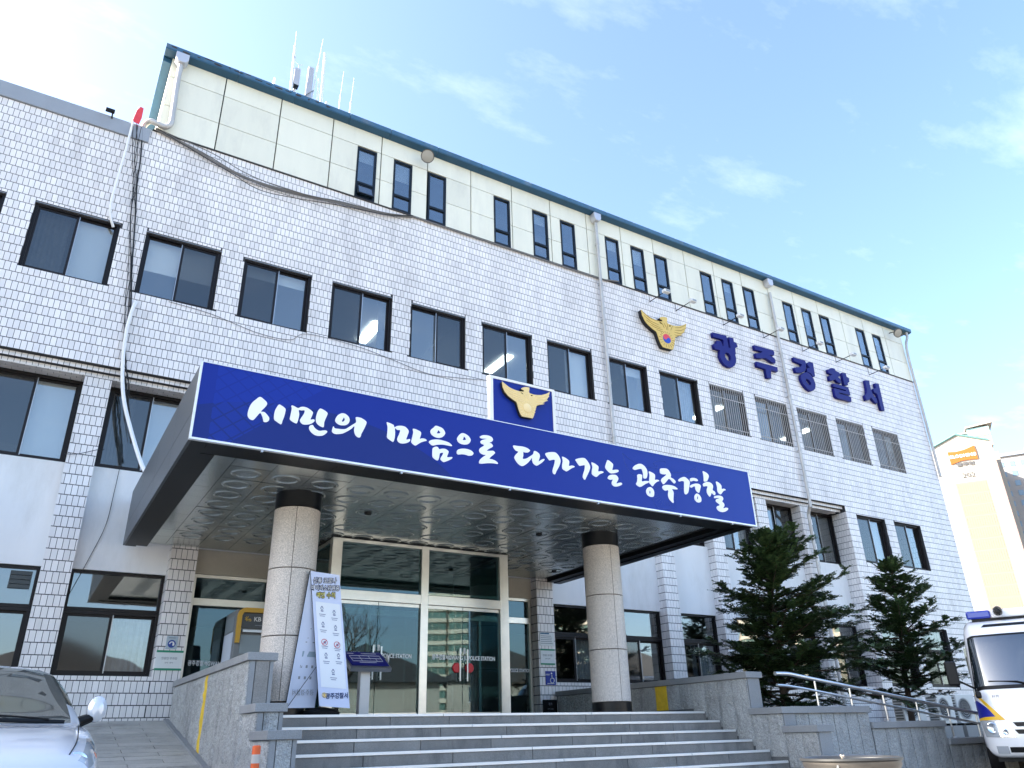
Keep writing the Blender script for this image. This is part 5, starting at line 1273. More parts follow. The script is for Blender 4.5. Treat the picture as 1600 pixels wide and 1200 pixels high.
# ------------------------------------------------------------------ aerials on the roof
YA = 2.0
WHT = mat('aerial_white', (0.74, 0.75, 0.78), 0.4)
GRYA = mat('aerial_grey', (0.42, 0.43, 0.47), 0.5)
def aerial(name, label, cat='antenna'):
    return lambda x: root(name, label, cat, (x, YA, 16.27), group='aerials on the roof')
a = aerial('tall_aerial', 'tallest white aerial mast with a thin whip on top')(3.42)
mb = MB(); mb.tube([(3.5, YA, 16.27), (3.46, YA, 18.5), (3.42, YA, 20.2)], [0.05, 0.045, 0.035], 8); mb.build('mast', WHT, a, smooth=True)
mb = MB(); mb.tube([(3.42, YA, 20.2), (3.405, YA, 20.8)], 0.008, 5); mb.build('whip', GRYA, a)
mb = MB(); mb.tube([(3.435, YA, 19.7), (3.43, YA, 19.76)], 0.045, 8); mb.build('collar', GRYA, a)
def panel_ant(x0, x1, z0, z1, lab):
    a = aerial('panel_antenna', lab)((x0 + x1) / 2)
    mb = MB(); mb.box(x0, x1, YA - 0.06, YA + 0.06, z0, z1); mb.build('radome', GRYA, a, bevel=0.02)
    xm = (x0 + x1) / 2
    mb = MB(); mb.tube([(xm, YA + 0.12, 16.27), (xm, YA + 0.12, z1 - 0.2)], 0.035, 8); mb.build('pole', WHT, a)
    mb = MB(); mb.box(x0 + 0.01, x1 - 0.01, YA - 0.05, YA + 0.1, z0 - 0.04, z0); mb.build('connector_base', BLACKM, a)
    mb = MB(); mb.tube([(xm, YA, z0 - 0.03), (xm - 0.08, YA, z0 - 0.3), (xm - 0.15, YA, z0 - 0.5)], 0.012, 5); mb.build('feed_cable', CABLE, a)
panel_ant(3.50, 3.66, 18.72, 19.36, 'short grey panel antenna beside the tallest mast')
panel_ant(3.87, 4.04, 18.2, 19.6, 'long grey panel antenna in the middle of the roof aerials')
a = aerial('leaning_aerial', 'thin leaning rod aerial rising highest to the right of the panels')(4.1)
mb = MB(); mb.tube([(3.98, YA, 16.27), (4.08, YA, 18.6), (4.14, YA, 19.8)], 0.022, 6); mb.build('mast', WHT, a)
mb = MB(); mb.tube([(4.14, YA, 19.8), (4.21, YA, 20.95)], 0.009, 5); mb.tube([(4.14, YA, 19.78), (4.145, YA, 19.86)], 0.022, 6); mb.build('whip', GRYA, a)
mb = MB(); mb.tube([(3.75, YA - 0.1, 18.25), (4.08, YA - 0.05, 18.75)], 0.014, 6); mb.build('stay', CABLEG, a)
a = aerial('pole_aerial', 'plain tall white tube aerial right of the panels')(4.33)
mb = MB(); mb.tube([(4.38, YA, 16.27), (4.31, YA, 20.4)], [0.045, 0.04], 8); mb.build('mast', WHT, a, smooth=True)
a = aerial('short_pole_aerial', 'short white tube aerial between the panels and the tall tube')(4.22)
mb = MB(); mb.tube([(4.23, YA, 16.27), (4.21, YA, 19.3)], [0.03, 0.025], 8); mb.build('mast', WHT, a, smooth=True)
for i, (x, zt, lab) in enumerate(((4.89, 20.0, 'left one of the two thin whip aerials standing apart'), (5.22, 19.9, 'right one of the two thin whip aerials standing apart'))):
    a = aerial('whip_aerial', lab)(x)
    mb = MB(); mb.tube([(x - 0.03, YA, 16.27), (x, YA, zt - 1.0)], 0.022, 6); mb.build('mast', WHT, a)
    mb = MB(); mb.tube([(x, YA, zt - 1.0), (x + 0.04, YA, zt)], 0.007, 5); mb.tube([(x, YA, zt - 1.04), (x, YA, zt - 0.96)], 0.022, 6); mb.build('whip', GRYA, a)
a = aerial('anemometer', 'tiny cup anemometer on a thin rod behind the short panel')(3.62)
mb = MB(); mb.tube([(3.62, YA + 0.3, 16.27), (3.66, YA + 0.3, 19.85)], 0.012, 5); mb.build('rod', GRYA, a)
mb = MB()
for q in range(3):
    an = q * 2.09 + 0.4; mb.tube([(3.66, YA + 0.3, 19.85), (3.66 + 0.13 * math.cos(an), YA + 0.3 + 0.05 * math.sin(an), 19.85 + 0.1 * math.sin(an) + 0.05)], 0.009, 5)
mb.build('cups', GRYA, a)
a = aerial('dish_antenna', 'small white dish antenna at the left end of the roof aerials')(2.95)
mb = MB(); mb.lathe([(0.0, 0.06), (0.12, 0.045), (0.2, 0.0)], (2.95, YA, 18.45), 18, axis='x'); mb.build('dish', WHT, a, smooth=True)
mb = MB(); mb.tube([(3.0, YA, 16.27), (3.0, YA, 18.5)], 0.025, 6); mb.build('pole', WHT, a)
mb = MB(); mb.tube([(3.0, YA, 18.5), (3.12, YA, 18.2), (3.22, YA, 18.45), (3.22, YA, 17.9)], 0.014, 5); mb.build('feed_arm', GRYA, a)
a = aerial('junction_box', 'little white equipment box at the foot of the tall tube aerial', 'box')(4.55)
mb = MB(); mb.box(4.47, 4.54, YA - 0.05, YA + 0.05, 18.0, 18.55); mb.build('box', WHT, a, bevel=0.01)
mb = MB(); mb.tube([(4.5, YA, 16.27), (4.5, YA, 18.05)], 0.02, 6); mb.build('pole', GRYA, a)

# ------------------------------------------------------------------ notices on the piers
GREEN = mat('notice_green', (0.02, 0.25, 0.14), 0.6)
INK = mat('grey_ink', (0.22, 0.24, 0.27), 0.7)
BLUEI = mat('notice_blue', (0.02, 0.06, 0.30), 0.5)
PAPER = mat('notice_paper', (0.72, 0.75, 0.74), 0.55)
def notice_green(x0, x1, z0, z1, lab):
    y = 0.188
    r = root('notice', lab, 'notice', ((x0 + x1) / 2, y, z0))
    mb = MB(); mb.box(x0, x1, y, 0.2, z0, z1); mb.build('sheet', PAPER, r)
    for a_, b_ in ((z0, z0 + 0.035), (z1 - 0.035, z1)):
        mb = MB(); mb.box(x0, x1, y - 0.003, y - 0.0005, a_, b_); mb.build('green_band', GREEN, r)
    inst('wording', text_mesh('wording', '민원인 주차장', 0.05, INK, 0.002, width=0.9), r, ((x0 + x1) / 2, y - 0.002, (z0 + z1) / 2 + 0.03))
    inst('wording', text_mesh('wording', '안내 · 문의', 0.03, INK, 0.002), r, ((x0 + x1) / 2, y - 0.002, (z0 + z1) / 2 - 0.04))
def wording_lines(r, x0, x1, z0, z1, n, y, m_):
    for i in range(n):
        zz_ = z1 - (i + 0.5) * (z1 - z0) / n
        mb = MB(); mb.box(x0, x0 + (x1 - x0) * random.uniform(0.7, 1), y - 0.0025, y - 0.0005, zz_ - 0.006, zz_ + 0.006); mb.build('print_line', m_, r)
notice_green(2.06, 2.50, 2.80, 3.13, 'white notice with green bands on the left tiled pier')
notice_green(10.045, 10.43, 3.06, 3.40, 'white notice with green bands on the right tiled pier')
r = root('notice', 'grey plate with a round blue pictogram on the left tiled pier', 'notice', (2.28, 0.188, 3.15))
mb = MB(); mb.box(2.19, 2.375, 0.188, 0.2, 3.15, 3.37); mb.build('plate', mat('pale_blue_plate', (0.42, 0.50, 0.55), 0.5), r)
mb = MB(); mb.lathe([(0.0, 0.0), (0.066, 0.0), (0.066, 0.004)], (2.282, 0.183, 3.24), 22, axis='y'); mb.build('blue_disc', BLUEI, r, fix=True)
arcp = [(2.282 + 0.036 * math.cos(R(t_)), 0.181, 3.236 + 0.036 * math.sin(R(t_))) for t_ in range(-20, 200, 20)]
mb = MB(); mb.tube(arcp, 0.011, 6); mb.box(2.295, 2.325, 0.176, 0.182, 3.21, 3.25); mb.build('white_mark', WHITE, r)
wording_lines(r, 2.22, 2.35, 3.32, 3.36, 1, 0.188, INK)
r = root('notice', 'white information sheet above the green banded notice on the right pier', 'notice', (10.24, 0.188, 3.49))
mb = MB(); mb.box(10.045, 10.43, 0.188, 0.2, 3.47, 3.76); mb.build('sheet', PAPER, r)
mb = MB(); mb.box(10.06, 10.30, 0.185, 0.1875, 3.72, 3.75); mb.build('blue_heading', mat('heading_blue', (0.05, 0.14, 0.25), 0.6), r)
wording_lines(r, 10.07, 10.40, 3.50, 3.70, 5, 0.188, INK)
r = root('wheelchair_sign', 'blue wheelchair sign low on the right tiled pier', 'sign', (10.27, 0.188, 2.64))
mb = MB(); mb.box(10.16, 10.43, 0.186, 0.2, 2.64, 2.93); mb.build('plate', mat('access_blue', (0.008, 0.03, 0.27), 0.5), r)
wx, wz = 10.33, 2.73
mb = MB(); mb.tube([(wx + 0.052 * math.cos(R(t_)), 0.182, wz + 0.052 * math.sin(R(t_))) for t_ in range(120, 400, 20)], 0.008, 5)
mb.tube([(wx - 0.01, 0.182, 2.85), (wx - 0.005, 0.182, 2.78), (wx + 0.04, 0.182, 2.775), (wx + 0.06, 0.182, 2.72)], 0.010, 5); mb.lathe([(0, 0), (0.018, 0), (0.018, 0.004)], (wx - 0.012, 0.181, 2.88), 10, axis='y'); mb.build('wheelchair_mark', WHITE, r)
inst('wording', text_mesh('wording', '장애인', 0.042, WHITE, 0.003), r, (10.21, 0.184, 2.85))
mb = MB(); mb.box(10.20, 10.39, 0.181, 0.185, 2.665, 2.675); mb.build('underline', WHITE, r)
r = root('plaque', 'small black plaque with faint lettering at the foot of the right pier', 'plaque', (10.2, 0.1, FLOOR))
mb = MB(); mb.box(10.02, 10.38, 0.10, 0.14, FLOOR, 2.33); mb.build('stone', BLACKST, r, bevel=0.004)
inst('wording', text_mesh('wording', '정초', 0.06, INK, 0.002), r, (10.2, 0.099, 2.24)); inst('wording', text_mesh('wording', '서기 1991', 0.04, INK, 0.002), r, (10.2, 0.099, 2.14))
mb = MB(); mb.tube([(10.42, 0.12, FLOOR), (10.40, 0.15, 2.36)], 0.012, 6); tag(mb.build('white_rod', WHITE), 'thin white rod leaning beside the black plaque', 'rod')

# ------------------------------------------------------------------ folding banner stand
bs = root('banner_stand', 'folding pale blue A-frame banner stand at the top of the steps', 'banner stand', (3.55, -4.28, FLOOR))
def quad_board(name, m_, p, th, parent):
    """board from four corners (tl, tr, br, bl) with thickness along its normal"""
    p = [Vector(v) for v in p]
    nrm = (p[1] - p[0]).cross(p[3] - p[0]).normalized()
    mb = MB(); mb.add([v for v in p] + [v + nrm * th for v in p], [(0, 1, 2, 3)[::-1], (4, 5, 6, 7), (0, 4, 5, 1)[::-1], (1, 5, 6, 2)[::-1], (2, 6, 7, 3)[::-1], (3, 7, 4, 0)[::-1]])
    return mb.build(name, m_, parent, fix=True)
BANW = mat('banner_pale_blue', (0.62, 0.68, 0.86), 0.55)
BANI = mat('banner_white', (0.80, 0.84, 0.88), 0.55)
BANB = mat('banner_back', (0.55, 0.60, 0.72), 0.6)
F0, FX, FD = Vector((3.285, -4.27, 3.79)), Vector((0.41, -0.03, -0.03)), Vector((0.225, -0.13, -1.755))
F = [F0, F0 + FX, F0 + FX + FD, F0 + FD]
quad_board('front_banner', BANW, F, 0.006, bs)
B_ = [Vector((3.275, -4.262, 3.79)), Vector((3.64, -4.25, 3.76)), Vector((3.50, -4.245, 2.02)), Vector((3.10, -4.29, 2.015))]
quad_board('rear_banner', BANB, B_, 0.005, bs)
def onF(u, v, d=0.004):     # u right, v down along the front banner
    top = F[0].lerp(F[1], u); bot = F[3].lerp(F[2], u)
    nrm = (F[1] - F[0]).cross(F[3] - F[0]).normalized()
    if nrm.y > 0: nrm = -nrm
    return top.lerp(bot, v) + nrm * d
def patch(name, m_, u0, u1, v0, v1, d=0.003):
    mb = MB(); mb.quad(onF(u0, v1, d), onF(u1, v1, d), onF(u1, v0, d), onF(u0, v0, d)); return mb.build(name, m_, bs)
def put_text(body, size, m_, u, v, d=0.006, bold=0.0, width=1.0):
    me_ = text_mesh('wording', body, size, m_, 0.002, bold=bold, width=width)
    ex = (F[1] - F[0]).normalized(); ezv = (F[0] - F[3]).normalized(); ey = ezv.cross(ex).normalized()
    o = bpy.data.objects.new('wording', me_); COL.objects.link(o); o.parent = bs
    M = Matrix((ex, ey, ezv)).transposed().to_4x4()
    M.translation = onF(u, v, d) - Vector(WO[bs])
    o.matrix_local = M
    return o
patch('white_field', BANI, 0.10, 0.93, 0.235, 0.865)
INKD = mat('dark_ink', (0.03, 0.04, 0.10), 0.6)
YEL = mat('print_yellow', (0.78, 0.68, 0.08), 0.6)
for body, v, m_, s_ in (('신종 코로나', 0.065, WHITE, 0.088), ('바이러스감염증', 0.122, WHITE, 0.080), ('예방 수칙', 0.180, YEL, 0.088)):
    put_text(body, s_, INKD, 0.47, v, 0.0045, 0.008, 0.78); put_text(body, s_, m_, 0.47, v, 0.008, 0.0, 0.78)
INKB = mat('pictogram_ink', (0.20, 0.23, 0.36), 0.6)
INKR = mat('pictogram_red', (0.55, 0.06, 0.10), 0.6)
ic = [(0.30, 0.31), (0.71, 0.33), (0.30, 0.43), (0.72, 0.445), (0.31, 0.55), (0.73, 0.56), (0.33, 0.66), (0.75, 0.655), (0.53, 0.775)]
def ring_on(u, v, r_, m_, nm):
    c = onF(u, v, 0.005); ex = (F[1] - F[0]).normalized(); ezv = (F[0] - F[3]).normalized()
    mb = MB(); mb.tube([c + (ex * math.cos(2 * PI * k / 14) + ezv * math.sin(2 * PI * k / 14)) * r_ for k in range(15)], 0.004, 4, cap=False); mb.build(nm, m_, bs)
for i, (u, v) in enumerate(ic):
    if i in (4, 5):
        ring_on(u, v - 0.012, 0.040, INKR, 'pictogram'); mb = MB(); mb.tube([onF(u - 0.08, v + 0.006, 0.005), onF(u + 0.08, v - 0.03, 0.005)], 0.004, 4); mb.build('pictogram', INKR, bs)
        patch('pictogram', INKB, u - 0.03, u + 0.05, v - 0.02, v - 0.002, 0.0035)
    else:
        ring_on(u, v - 0.028, 0.017, INKB, 'pictogram'); patch('pictogram', INKB, u - 0.045, u + 0.045, v - 0.012, v - 0.002, 0.0045); patch('pictogram', INKB, u - 0.02, u + 0.03, v - 0.045, v - 0.035, 0.0045)
    for q in range(2): patch('print_line', INKB, u - 0.11 + 0.02 * q, u + 0.11 - 0.03 * q, v + 0.016 + q * 0.013, v + 0.021 + q * 0.013, 0.0045)
put_text('광주경찰서', 0.078, mat('navy_ink', (0.02, 0.05, 0.16), 0.6), 0.60, 0.922, 0.006, 0.002, 0.86)
ring_on(0.19, 0.922, 0.030, GOLD, 'badge'); patch('badge', GOLD, 0.155, 0.225, 0.912, 0.932, 0.0045)
def onB(u, v, d=0.004):
    top = B_[0].lerp(B_[1], u); bot = B_[3].lerp(B_[2], u); return top.lerp(bot, v) + Vector((0, -d, 0))
for v0, v1, u0, u1, m_ in ((0.60, 0.64, 0.25, 0.95, mat('faded_teal', (0.24, 0.32, 0.38), 0.6)), (0.43, 0.437, 0.4, 0.9, INK), (0.46, 0.467, 0.5, 0.95, INK), (0.50, 0.507, 0.35, 0.95, INK), (0.53, 0.537, 0.3, 0.9, INK), (0.70, 0.72, 0.25, 0.32, INK), (0.70, 0.72, 0.45, 0.52, INK), (0.70, 0.72, 0.65, 0.72, INK), (0.78, 0.80, 0.25, 0.32, INK), (0.78, 0.80, 0.45, 0.52, INK), (0.78, 0.80, 0.65, 0.72, INK)):
    mb = MB(); mb.quad(onB(u0, v1, 0.006), onB(u1, v1, 0.006), onB(u1, v0, 0.006), onB(u0, v0, 0.006)); mb.build('show_through', m_, bs)
me_ = text_mesh('wording', '광주경찰서', 0.08, INK, 0.002, width=-0.8)
inst('wording', me_, bs, (3.31, -4.30, 2.20))
mb = MB(); mb.lathe([(0.24, FLOOR), (0.25, FLOOR + 0.03), (0.20, FLOOR + 0.07), (0.05, FLOOR + 0.10)], (3.62, -4.16, 0), 20, cap=True); mb.build('water_base', RUBBER, bs, smooth=True)
mb = MB(); mb.tube([F[0] + Vector((0, 0.01, 0.01)), F[0].lerp(F[3], 0.999) + Vector((0, 0.012, 0))], 0.006, 6); mb.tube([B_[0], B_[3] + Vector((0, 0.006, 0))], 0.006, 6); mb.tube([Vector((3.52, -4.33, 2.62)), Vector((3.12, -4.31, 2.03))], 0.004, 5); mb.build('frame_rods', BLACKM, bs)

# ------------------------------------------------------------------ tactile map stand
ms = root('map_stand', 'slanted dark blue tactile map board on a grey post before the doors', 'map stand', (4.62, -3.2, FLOOR))
mb = MB(); mb.box(4.54, 4.70, -3.14, -3.02, FLOOR, 2.60); mb.build('post', mat('grey_post_metal', (0.42, 0.44, 0.46), 0.4, 0.5), ms, bevel=0.008)
mb = MB(); mb.box(4.46, 4.78, -3.22, -2.94, FLOOR, FLOOR + 0.015); mb.build('base_plate', mat('grey_post_metal', (0.42, 0.44, 0.46)), ms)
quad_board('board', ALU, [(4.27, -2.95, 2.86), (4.93, -2.95, 2.86), (4.98, -3.30, 2.61), (4.32, -3.30, 2.61)], 0.06, ms)
quad_board('map_face', mat('map_blue', (0.012, 0.014, 0.16), 0.35), [(4.29, -2.96, 2.872), (4.91, -2.96, 2.872), (4.95, -3.27, 2.650), (4.35, -3.27, 2.650)], 0.006, ms)
def onM(u, v):
    a_ = Vector((4.29, -2.96, 2.872)).lerp(Vector((4.91, -2.96, 2.872)), u); b_ = Vector((4.35, -3.27, 2.650)).lerp(Vector((4.95, -3.27, 2.650)), u)
    return a_.lerp(b_, v) + Vector((0, -0.002, 0.004))
for u0, v0, u1, v1 in ((0.1, 0.3, 0.9, 0.3), (0.1, 0.7, 0.9, 0.7), (0.1, 0.3, 0.1, 0.7), (0.9, 0.3, 0.9, 0.7), (0.35, 0.3, 0.35, 0.7), (0.6, 0.3, 0.6, 0.55), (0.1, 0.5, 0.9, 0.5), (0.75, 0.5, 0.75, 0.7), (0.25, 0.8, 0.7, 0.8), (0.08, 0.14, 0.25, 0.14), (0.45, 0.14, 0.85, 0.14)):
    mb = MB(); mb.tube([onM(u0, v0), onM(u1, v1)], 0.003, 4); mb.build('raised_line', PRINT, ms)
mb = MB(); mb.lathe([(0.0, -0.01), (0.07, -0.008), (0.075, 0.0)], (5.0, -3.06, 2.76), 14, axis='x'); mb.build('voice_button', WHITEP, ms, smooth=True)

# ------------------------------------------------------------------ cash machine
at_ = root('cash_machine', 'grey bank cash machine with a yellow rounded surround beside the left column', 'cash machine', (3.6, -0.1, FLOOR))
mb = MB(); mb.box(3.20, 4.05, -0.44, 0.42, FLOOR, 3.80); mb.build('cabinet', mat('atm_grey', (0.20, 0.215, 0.23), 0.4), at_, bevel=0.012)
mb = MB()
yo = mat('atm_yellow', (0.68, 0.38, 0.03), 0.4)
rr_ = 0.14
outer = [(3.20, 3.22), (3.20, 3.82 - rr_)] + [(3.20 + rr_ - rr_ * math.cos(R(t_)), 3.82 - rr_ + rr_ * math.sin(R(t_))) for t_ in range(15, 90, 15)] + [(3.20 + rr_, 3.82), (4.05 - rr_, 3.82)] + [(4.05 - rr_ + rr_ * math.sin(R(t_)), 3.82 - rr_ + rr_ * math.cos(R(t_))) for t_ in range(15, 90, 15)] + [(4.05, 3.82 - rr_), (4.05, 3.22)]
inner = [(3.98, 3.22), (3.98, 3.82 - rr_), (3.95, 3.74), (3.30, 3.74), (3.27, 3.82 - rr_), (3.27, 3.22)]
inst('surround', plate_mesh('surround', [outer + inner], 0.08, yo), at_, (0, -0.50, 0))
mb = MB(); mb.box(3.275, 3.975, -0.475, -0.442, 3.48, 3.735); mb.build('header', mat('atm_header', (0.045, 0.05, 0.06), 0.35), at_)
inst('bank_name', text_mesh('bank_name', 'KB', 0.105, WHITE, 0.006, bold=0.002), at_, (3.555, -0.48, 3.63))
mb = MB()
for k in range(7):
    an = R(90 + k * 45 - 20); mb.tube([(3.375 + 0.01 * math.cos(an), -0.48, 3.635 + 0.01 * math.sin(an)), (3.375 + 0.045 * math.cos(an), -0.48, 3.635 + 0.045 * math.sin(an))], 0.007, 5)
mb.build('star_logo', mat('logo_yellow', (0.75, 0.48, 0.08), 0.5), at_)
inst('bank_name', text_mesh('bank_name', 'b', 0.07, MATS['logo_yellow'], 0.005, bold=0.002), at_, (3.43, -0.481, 3.615))
wording_lines(at_, 3.52, 3.96, 3.515, 3.54, 1, -0.476, INK)
mb = MB(); mb.box(3.30, 3.96, -0.56, -0.45, 3.40, 3.44); mb.build('shelf', ALU, at_)
mb = MB(); mb.box(3.30, 3.96, -0.452, -0.443, 3.05, 3.36); mb.build('screen', mat('atm_screen', (0.22, 0.26, 0.29), 0.15), at_)
mb = MB(); mb.box(3.28, 3.98, -0.56, -0.445, 2.86, 2.94); mb.build('keypad_shelf', ALU, at_)
mb = MB(); mb.box(3.188, 3.199, -0.30, 0.36, 2.6, 3.42); mb.build('side_poster', mat('poster_white', (0.66, 0.72, 0.82), 0.4), at_)
mb = MB(); mb.box(3.190, 3.199, -0.30, 0.36, 3.45, 3.70); mb.build('side_banner', mat('poster_grey', (0.25, 0.29, 0.32), 0.4), at_)

# ------------------------------------------------------------------ small things on the forecourt
de = root('delineator_post', 'orange and white flexible post in front of the left stone wall', 'post', (1.82, -8.0, LOT))
mb = MB(); mb.lathe([(0.11, LOT), (0.11, LOT + 0.03), (0.05, LOT + 0.06)], (1.82, -8.0, 0), 16, cap=True); mb.build('foot', RUBBER, de, smooth=True)
mb = MB(); mb.lathe([(0.034, LOT + 0.05), (0.034, 1.585), (0.02, 1.592)], (1.82, -8.0, 0), 16, cap=True); mb.build('tube', mat('delineator_orange', (0.62, 0.10, 0.02), 0.5, var=0.1, vscale=12), de, smooth=True)
for z0 in (1.18, 1.335, 1.46):
    mb = MB(); mb.lathe([(0.0352, z0), (0.0352, z0 + 0.065)], (1.82, -8.0, 0), 16); mb.build('reflective_band', mat('grey_reflective', (0.42, 0.40, 0.38), 0.4), de, smooth=True)
tb = root('steel_bin', 'round stainless steel bin standing at the foot of the steps on the right', 'bin', (5.30, -11.0, LOT))
mb = MB(); mb.lathe([(0.30, LOT), (0.31, LOT + 0.02), (0.325, 1.24), (0.335, 1.26), (0.335, 1.31), (0.325, 1.325), (0.325, 1.345), (0.335, 1.36), (0.335, 1.385)], (5.3, -11.0, 0), 36); mb.build('bin_body', mat('dull_steel', (0.16, 0.145, 0.13), 0.4, 0.85, var=0.2, vscale=5), tb, smooth=True)
mb = MB(); mb.lathe([(0.335, 1.385), (0.352, 1.395), (0.352, 1.408), (0.33, 1.412), (0.315, 1.40), (0.31, 1.34), (0.0, 1.33)], (5.3, -11.0, 0), 36); mb.build('bin_rim', mat('dark_steel', (0.10, 0.10, 0.10), 0.4, 0.8), tb, smooth=True)
mb = MB(); mb.lathe([(0.012, 0), (0.012, 0.04)], (4.985, -11.12, 1.36), 8, axis='x', cap=True); mb.build('handle', STEEL, tb)
mb = MB()
for k in range(6): mb.tube([(5.02 + random.uniform(-0.03, 0.03), -11.15, 1.40), (5.0 + random.uniform(-0.04, 0.04), -11.15, 1.425 + random.uniform(0, 0.01))], 0.006, 5)
tag(mb.build('crumpled_paper', mat('tan_paper', (0.6, 0.5, 0.4), 0.8)), 'scrap of crumpled tan paper on the rim of the steel bin', 'paper')
dp = root('drain_pipe_stub', 'white pipe end at the foot of the tiled wall by the ramp', 'pipe', (2.47, -0.05, 1.95))
mb = MB(); mb.tube([(2.475, 0.1, 2.35), (2.475, 0.08, 2.1), (2.47, 0.0, 2.02), (2.46, -0.1, 1.98)], 0.045, 10); mb.build('pipe_end', WHITEP, dp, smooth=True)

# ------------------------------------------------------------------ trees
BARK = mat('conifer_bark', (0.075, 0.052, 0.038), 0.95, var=0.3, vscale=8, bump=1.0, bscale=20)
def leafmat(name, a, b_):
    m = bpy.data.materials.new(name); m.use_nodes = True
    t = m.node_tree; bs_ = t.nodes['Principled BSDF']; bs_.inputs['Roughness'].default_value = 0.55
    g_ = t.nodes.new('ShaderNodeNewGeometry'); r_ = t.nodes.new('ShaderNodeValToRGB')
    r_.color_ramp.elements[0].color = (*a, 1); r_.color_ramp.elements[1].color = (*b_, 1)
    e_ = r_.color_ramp.elements.new(0.93); e_.color = (*b_, 1); r_.color_ramp.elements[2].color = (b_[0] * 1.5, b_[1] * 0.75, b_[2] * 0.7, 1)
    t.links.new(g_.outputs['Random Per Island'], r_.inputs[0]); t.links.new(r_.outputs[0], bs_.inputs['Base Color'])
    return m
NEEDLE = leafmat('yew_needles', (0.016, 0.042, 0.018), (0.085, 0.15, 0.05))
def conifer(name, label, base, H, rad, seed, lean=(0, 0), bare=0.18, nb=78, skew=(0, 0), trunk_r=0.085):
    rr = random.Random(seed)
    t = root(name, label, 'tree', base, group='conifers in the planting beds')
    bx, by, bz = base
    tp = [(bx, by, bz - 0.05)] + [(bx + lean[0] * f + rr.uniform(-0.04, 0.04), by + lean[1] * f + rr.uniform(-0.04, 0.04), bz + H * f) for f in (0.2, 0.4, 0.6, 0.8, 0.97)]
    mb = MB(); mb.tube(spline(tp, 4), [trunk_r * (1 - 0.9 * i / 20) for i in range(21)], 8); mb.build('trunk', BARK, t, smooth=True)
    wood = MB(); leaf = MB()
    def tpos(f):
        i = min(int(f * 5), 4); q = f * 5 - i
        return Vector(tp[i]).lerp(Vector(tp[i + 1]), q)
    def spray(p, d, ln):
        """one flat twig clothed with short needle blades"""
        side = d.cross(Vector((0, 0, 1)))
        if side.length < 1e-3: side = Vector((1, 0, 0))
        side.normalize(); upv = side.cross(d).normalized()
        n = max(4, int(ln / 0.022))
        for i in range(n):
            f = (i + 0.6) / n
            c = p + d * ln * f + Vector((0, 0, -0.05 * ln * f * f))
            wl = 0.078 * (1.05 - 0.55 * f) * rr.uniform(0.8, 1.25)
            for s in (-1, 1):
                a_ = (side * s * rr.uniform(0.75, 1.0) + d * rr.uniform(0.5, 0.9) + upv * rr.uniform(-0.45, 0.35)).normalized()
                w_ = a_.cross(upv).normalized() * 0.014
                tip = c + a_ * wl
                leaf.add([c - w_ * 0.7, c + w_ * 0.7, c + a_ * wl * 0.6 + w_, tip, c + a_ * wl * 0.6 - w_], [(0, 1, 2, 3, 4)])
    for k in range(nb):
        f = bare + (0.985 - bare) * ((k + rr.random()) / nb) ** 0.92
        az = k * 2.399963 + rr.uniform(-0.5, 0.5)
        env = (1 - f) ** 0.72 * (0.62 + 0.38 * min(1, (f - bare + 0.05) / 0.16))
        ln = rad * env * rr.choice((1.18, 0.95, 0.72, 1.0, 0.5, 0.85)) * (1 + skew[0] * math.cos(az) * 0.5 + skew[1] * math.sin(az) * 0.5) + 0.12
        el = 0.12 + 0.55 * f + rr.uniform(-0.38, 0.34)
        d0 = Vector((math.cos(az) * math.cos(el), math.sin(az) * math.cos(el), math.sin(el)))
        p0_ = tpos(f)
        ns = max(3, int(ln / 0.16))
        pts = [p0_]
        d = d0.copy()
        for i in range(ns):
            d = (d + Vector((rr.uniform(-0.1, 0.1), rr.uniform(-0.1, 0.1), rr.uniform(-0.09, 0.05)))).normalized()
            pts.append(pts[-1] + d * ln / ns)
        wood.tube(pts, [max(0.004, 0.022 * (1 - i / (len(pts))) * (0.4 + ln / rad)) for i in range(len(pts))], 5)
        for i in range(1, len(pts)):
            fr_ = i / (len(pts) - 1)
            if fr_ < 0.22 and rr.random() < 0.7: continue
            dd = (pts[i] - pts[i - 1]).normalized(); sd = dd.cross(Vector((0, 0, 1))).normalized()
            m_ = 2 if ln > 0.5 else 1
            for q in range(m_ + (1 if rr.random() < 0.55 else 0)):
                s = rr.choice((-1, 1)); tl = rr.uniform(0.26, 0.50) * (1.15 - 0.5 * fr_) * (0.6 + 0.4 * min(1, ln))
                td = (dd * rr.uniform(0.5, 0.9) + sd * s * rr.uniform(0.5, 1.0) + Vector((0, 0, rr.uniform(-0.25, 0.35)))).normalized()
                st_ = pts[i - 1].lerp(pts[i], rr.random())
                spray(st_, td, tl)
                for q2 in range(2):
                    s2 = rr.choice((-1, 1)); sd2 = td.cross(Vector((0, 0, 1))).normalized()
                    spray(st_ + td * tl * rr.uniform(0.3, 0.7), (td * 0.7 + sd2 * s2 * 0.7 + Vector((0, 0, rr.uniform(-0.2, 0.3)))).normalized(), tl * 0.6)
        spray(pts[-1] - d * 0.05, d, rr.uniform(0.18, 0.3))
    spray(tpos(0.98), Vector((lean[0] * 0.02, lean[1] * 0.02, 1)).normalized(), 0.3)
    cr = leaf.build('crown', NEEDLE, t)
    wood.build('branches', BARK, cr, smooth=True)
    return t
conifer('conifer', 'broad dark conifer growing behind the tallest planter, larger of the two trees', (13.75, -3.3, 1.78), 3.95, 2.15, 21, lean=(0.25, 0), bare=0.05, nb=150, skew=(0.5, -0.1))
conifer('conifer', 'slimmer conifer with a bare lower trunk standing by the police bus', (18.35, -3.0, 1.28), 4.3, 1.75, 34, lean=(0.75, 0.1), bare=0.22, nb=92, skew=(0.25, 0))

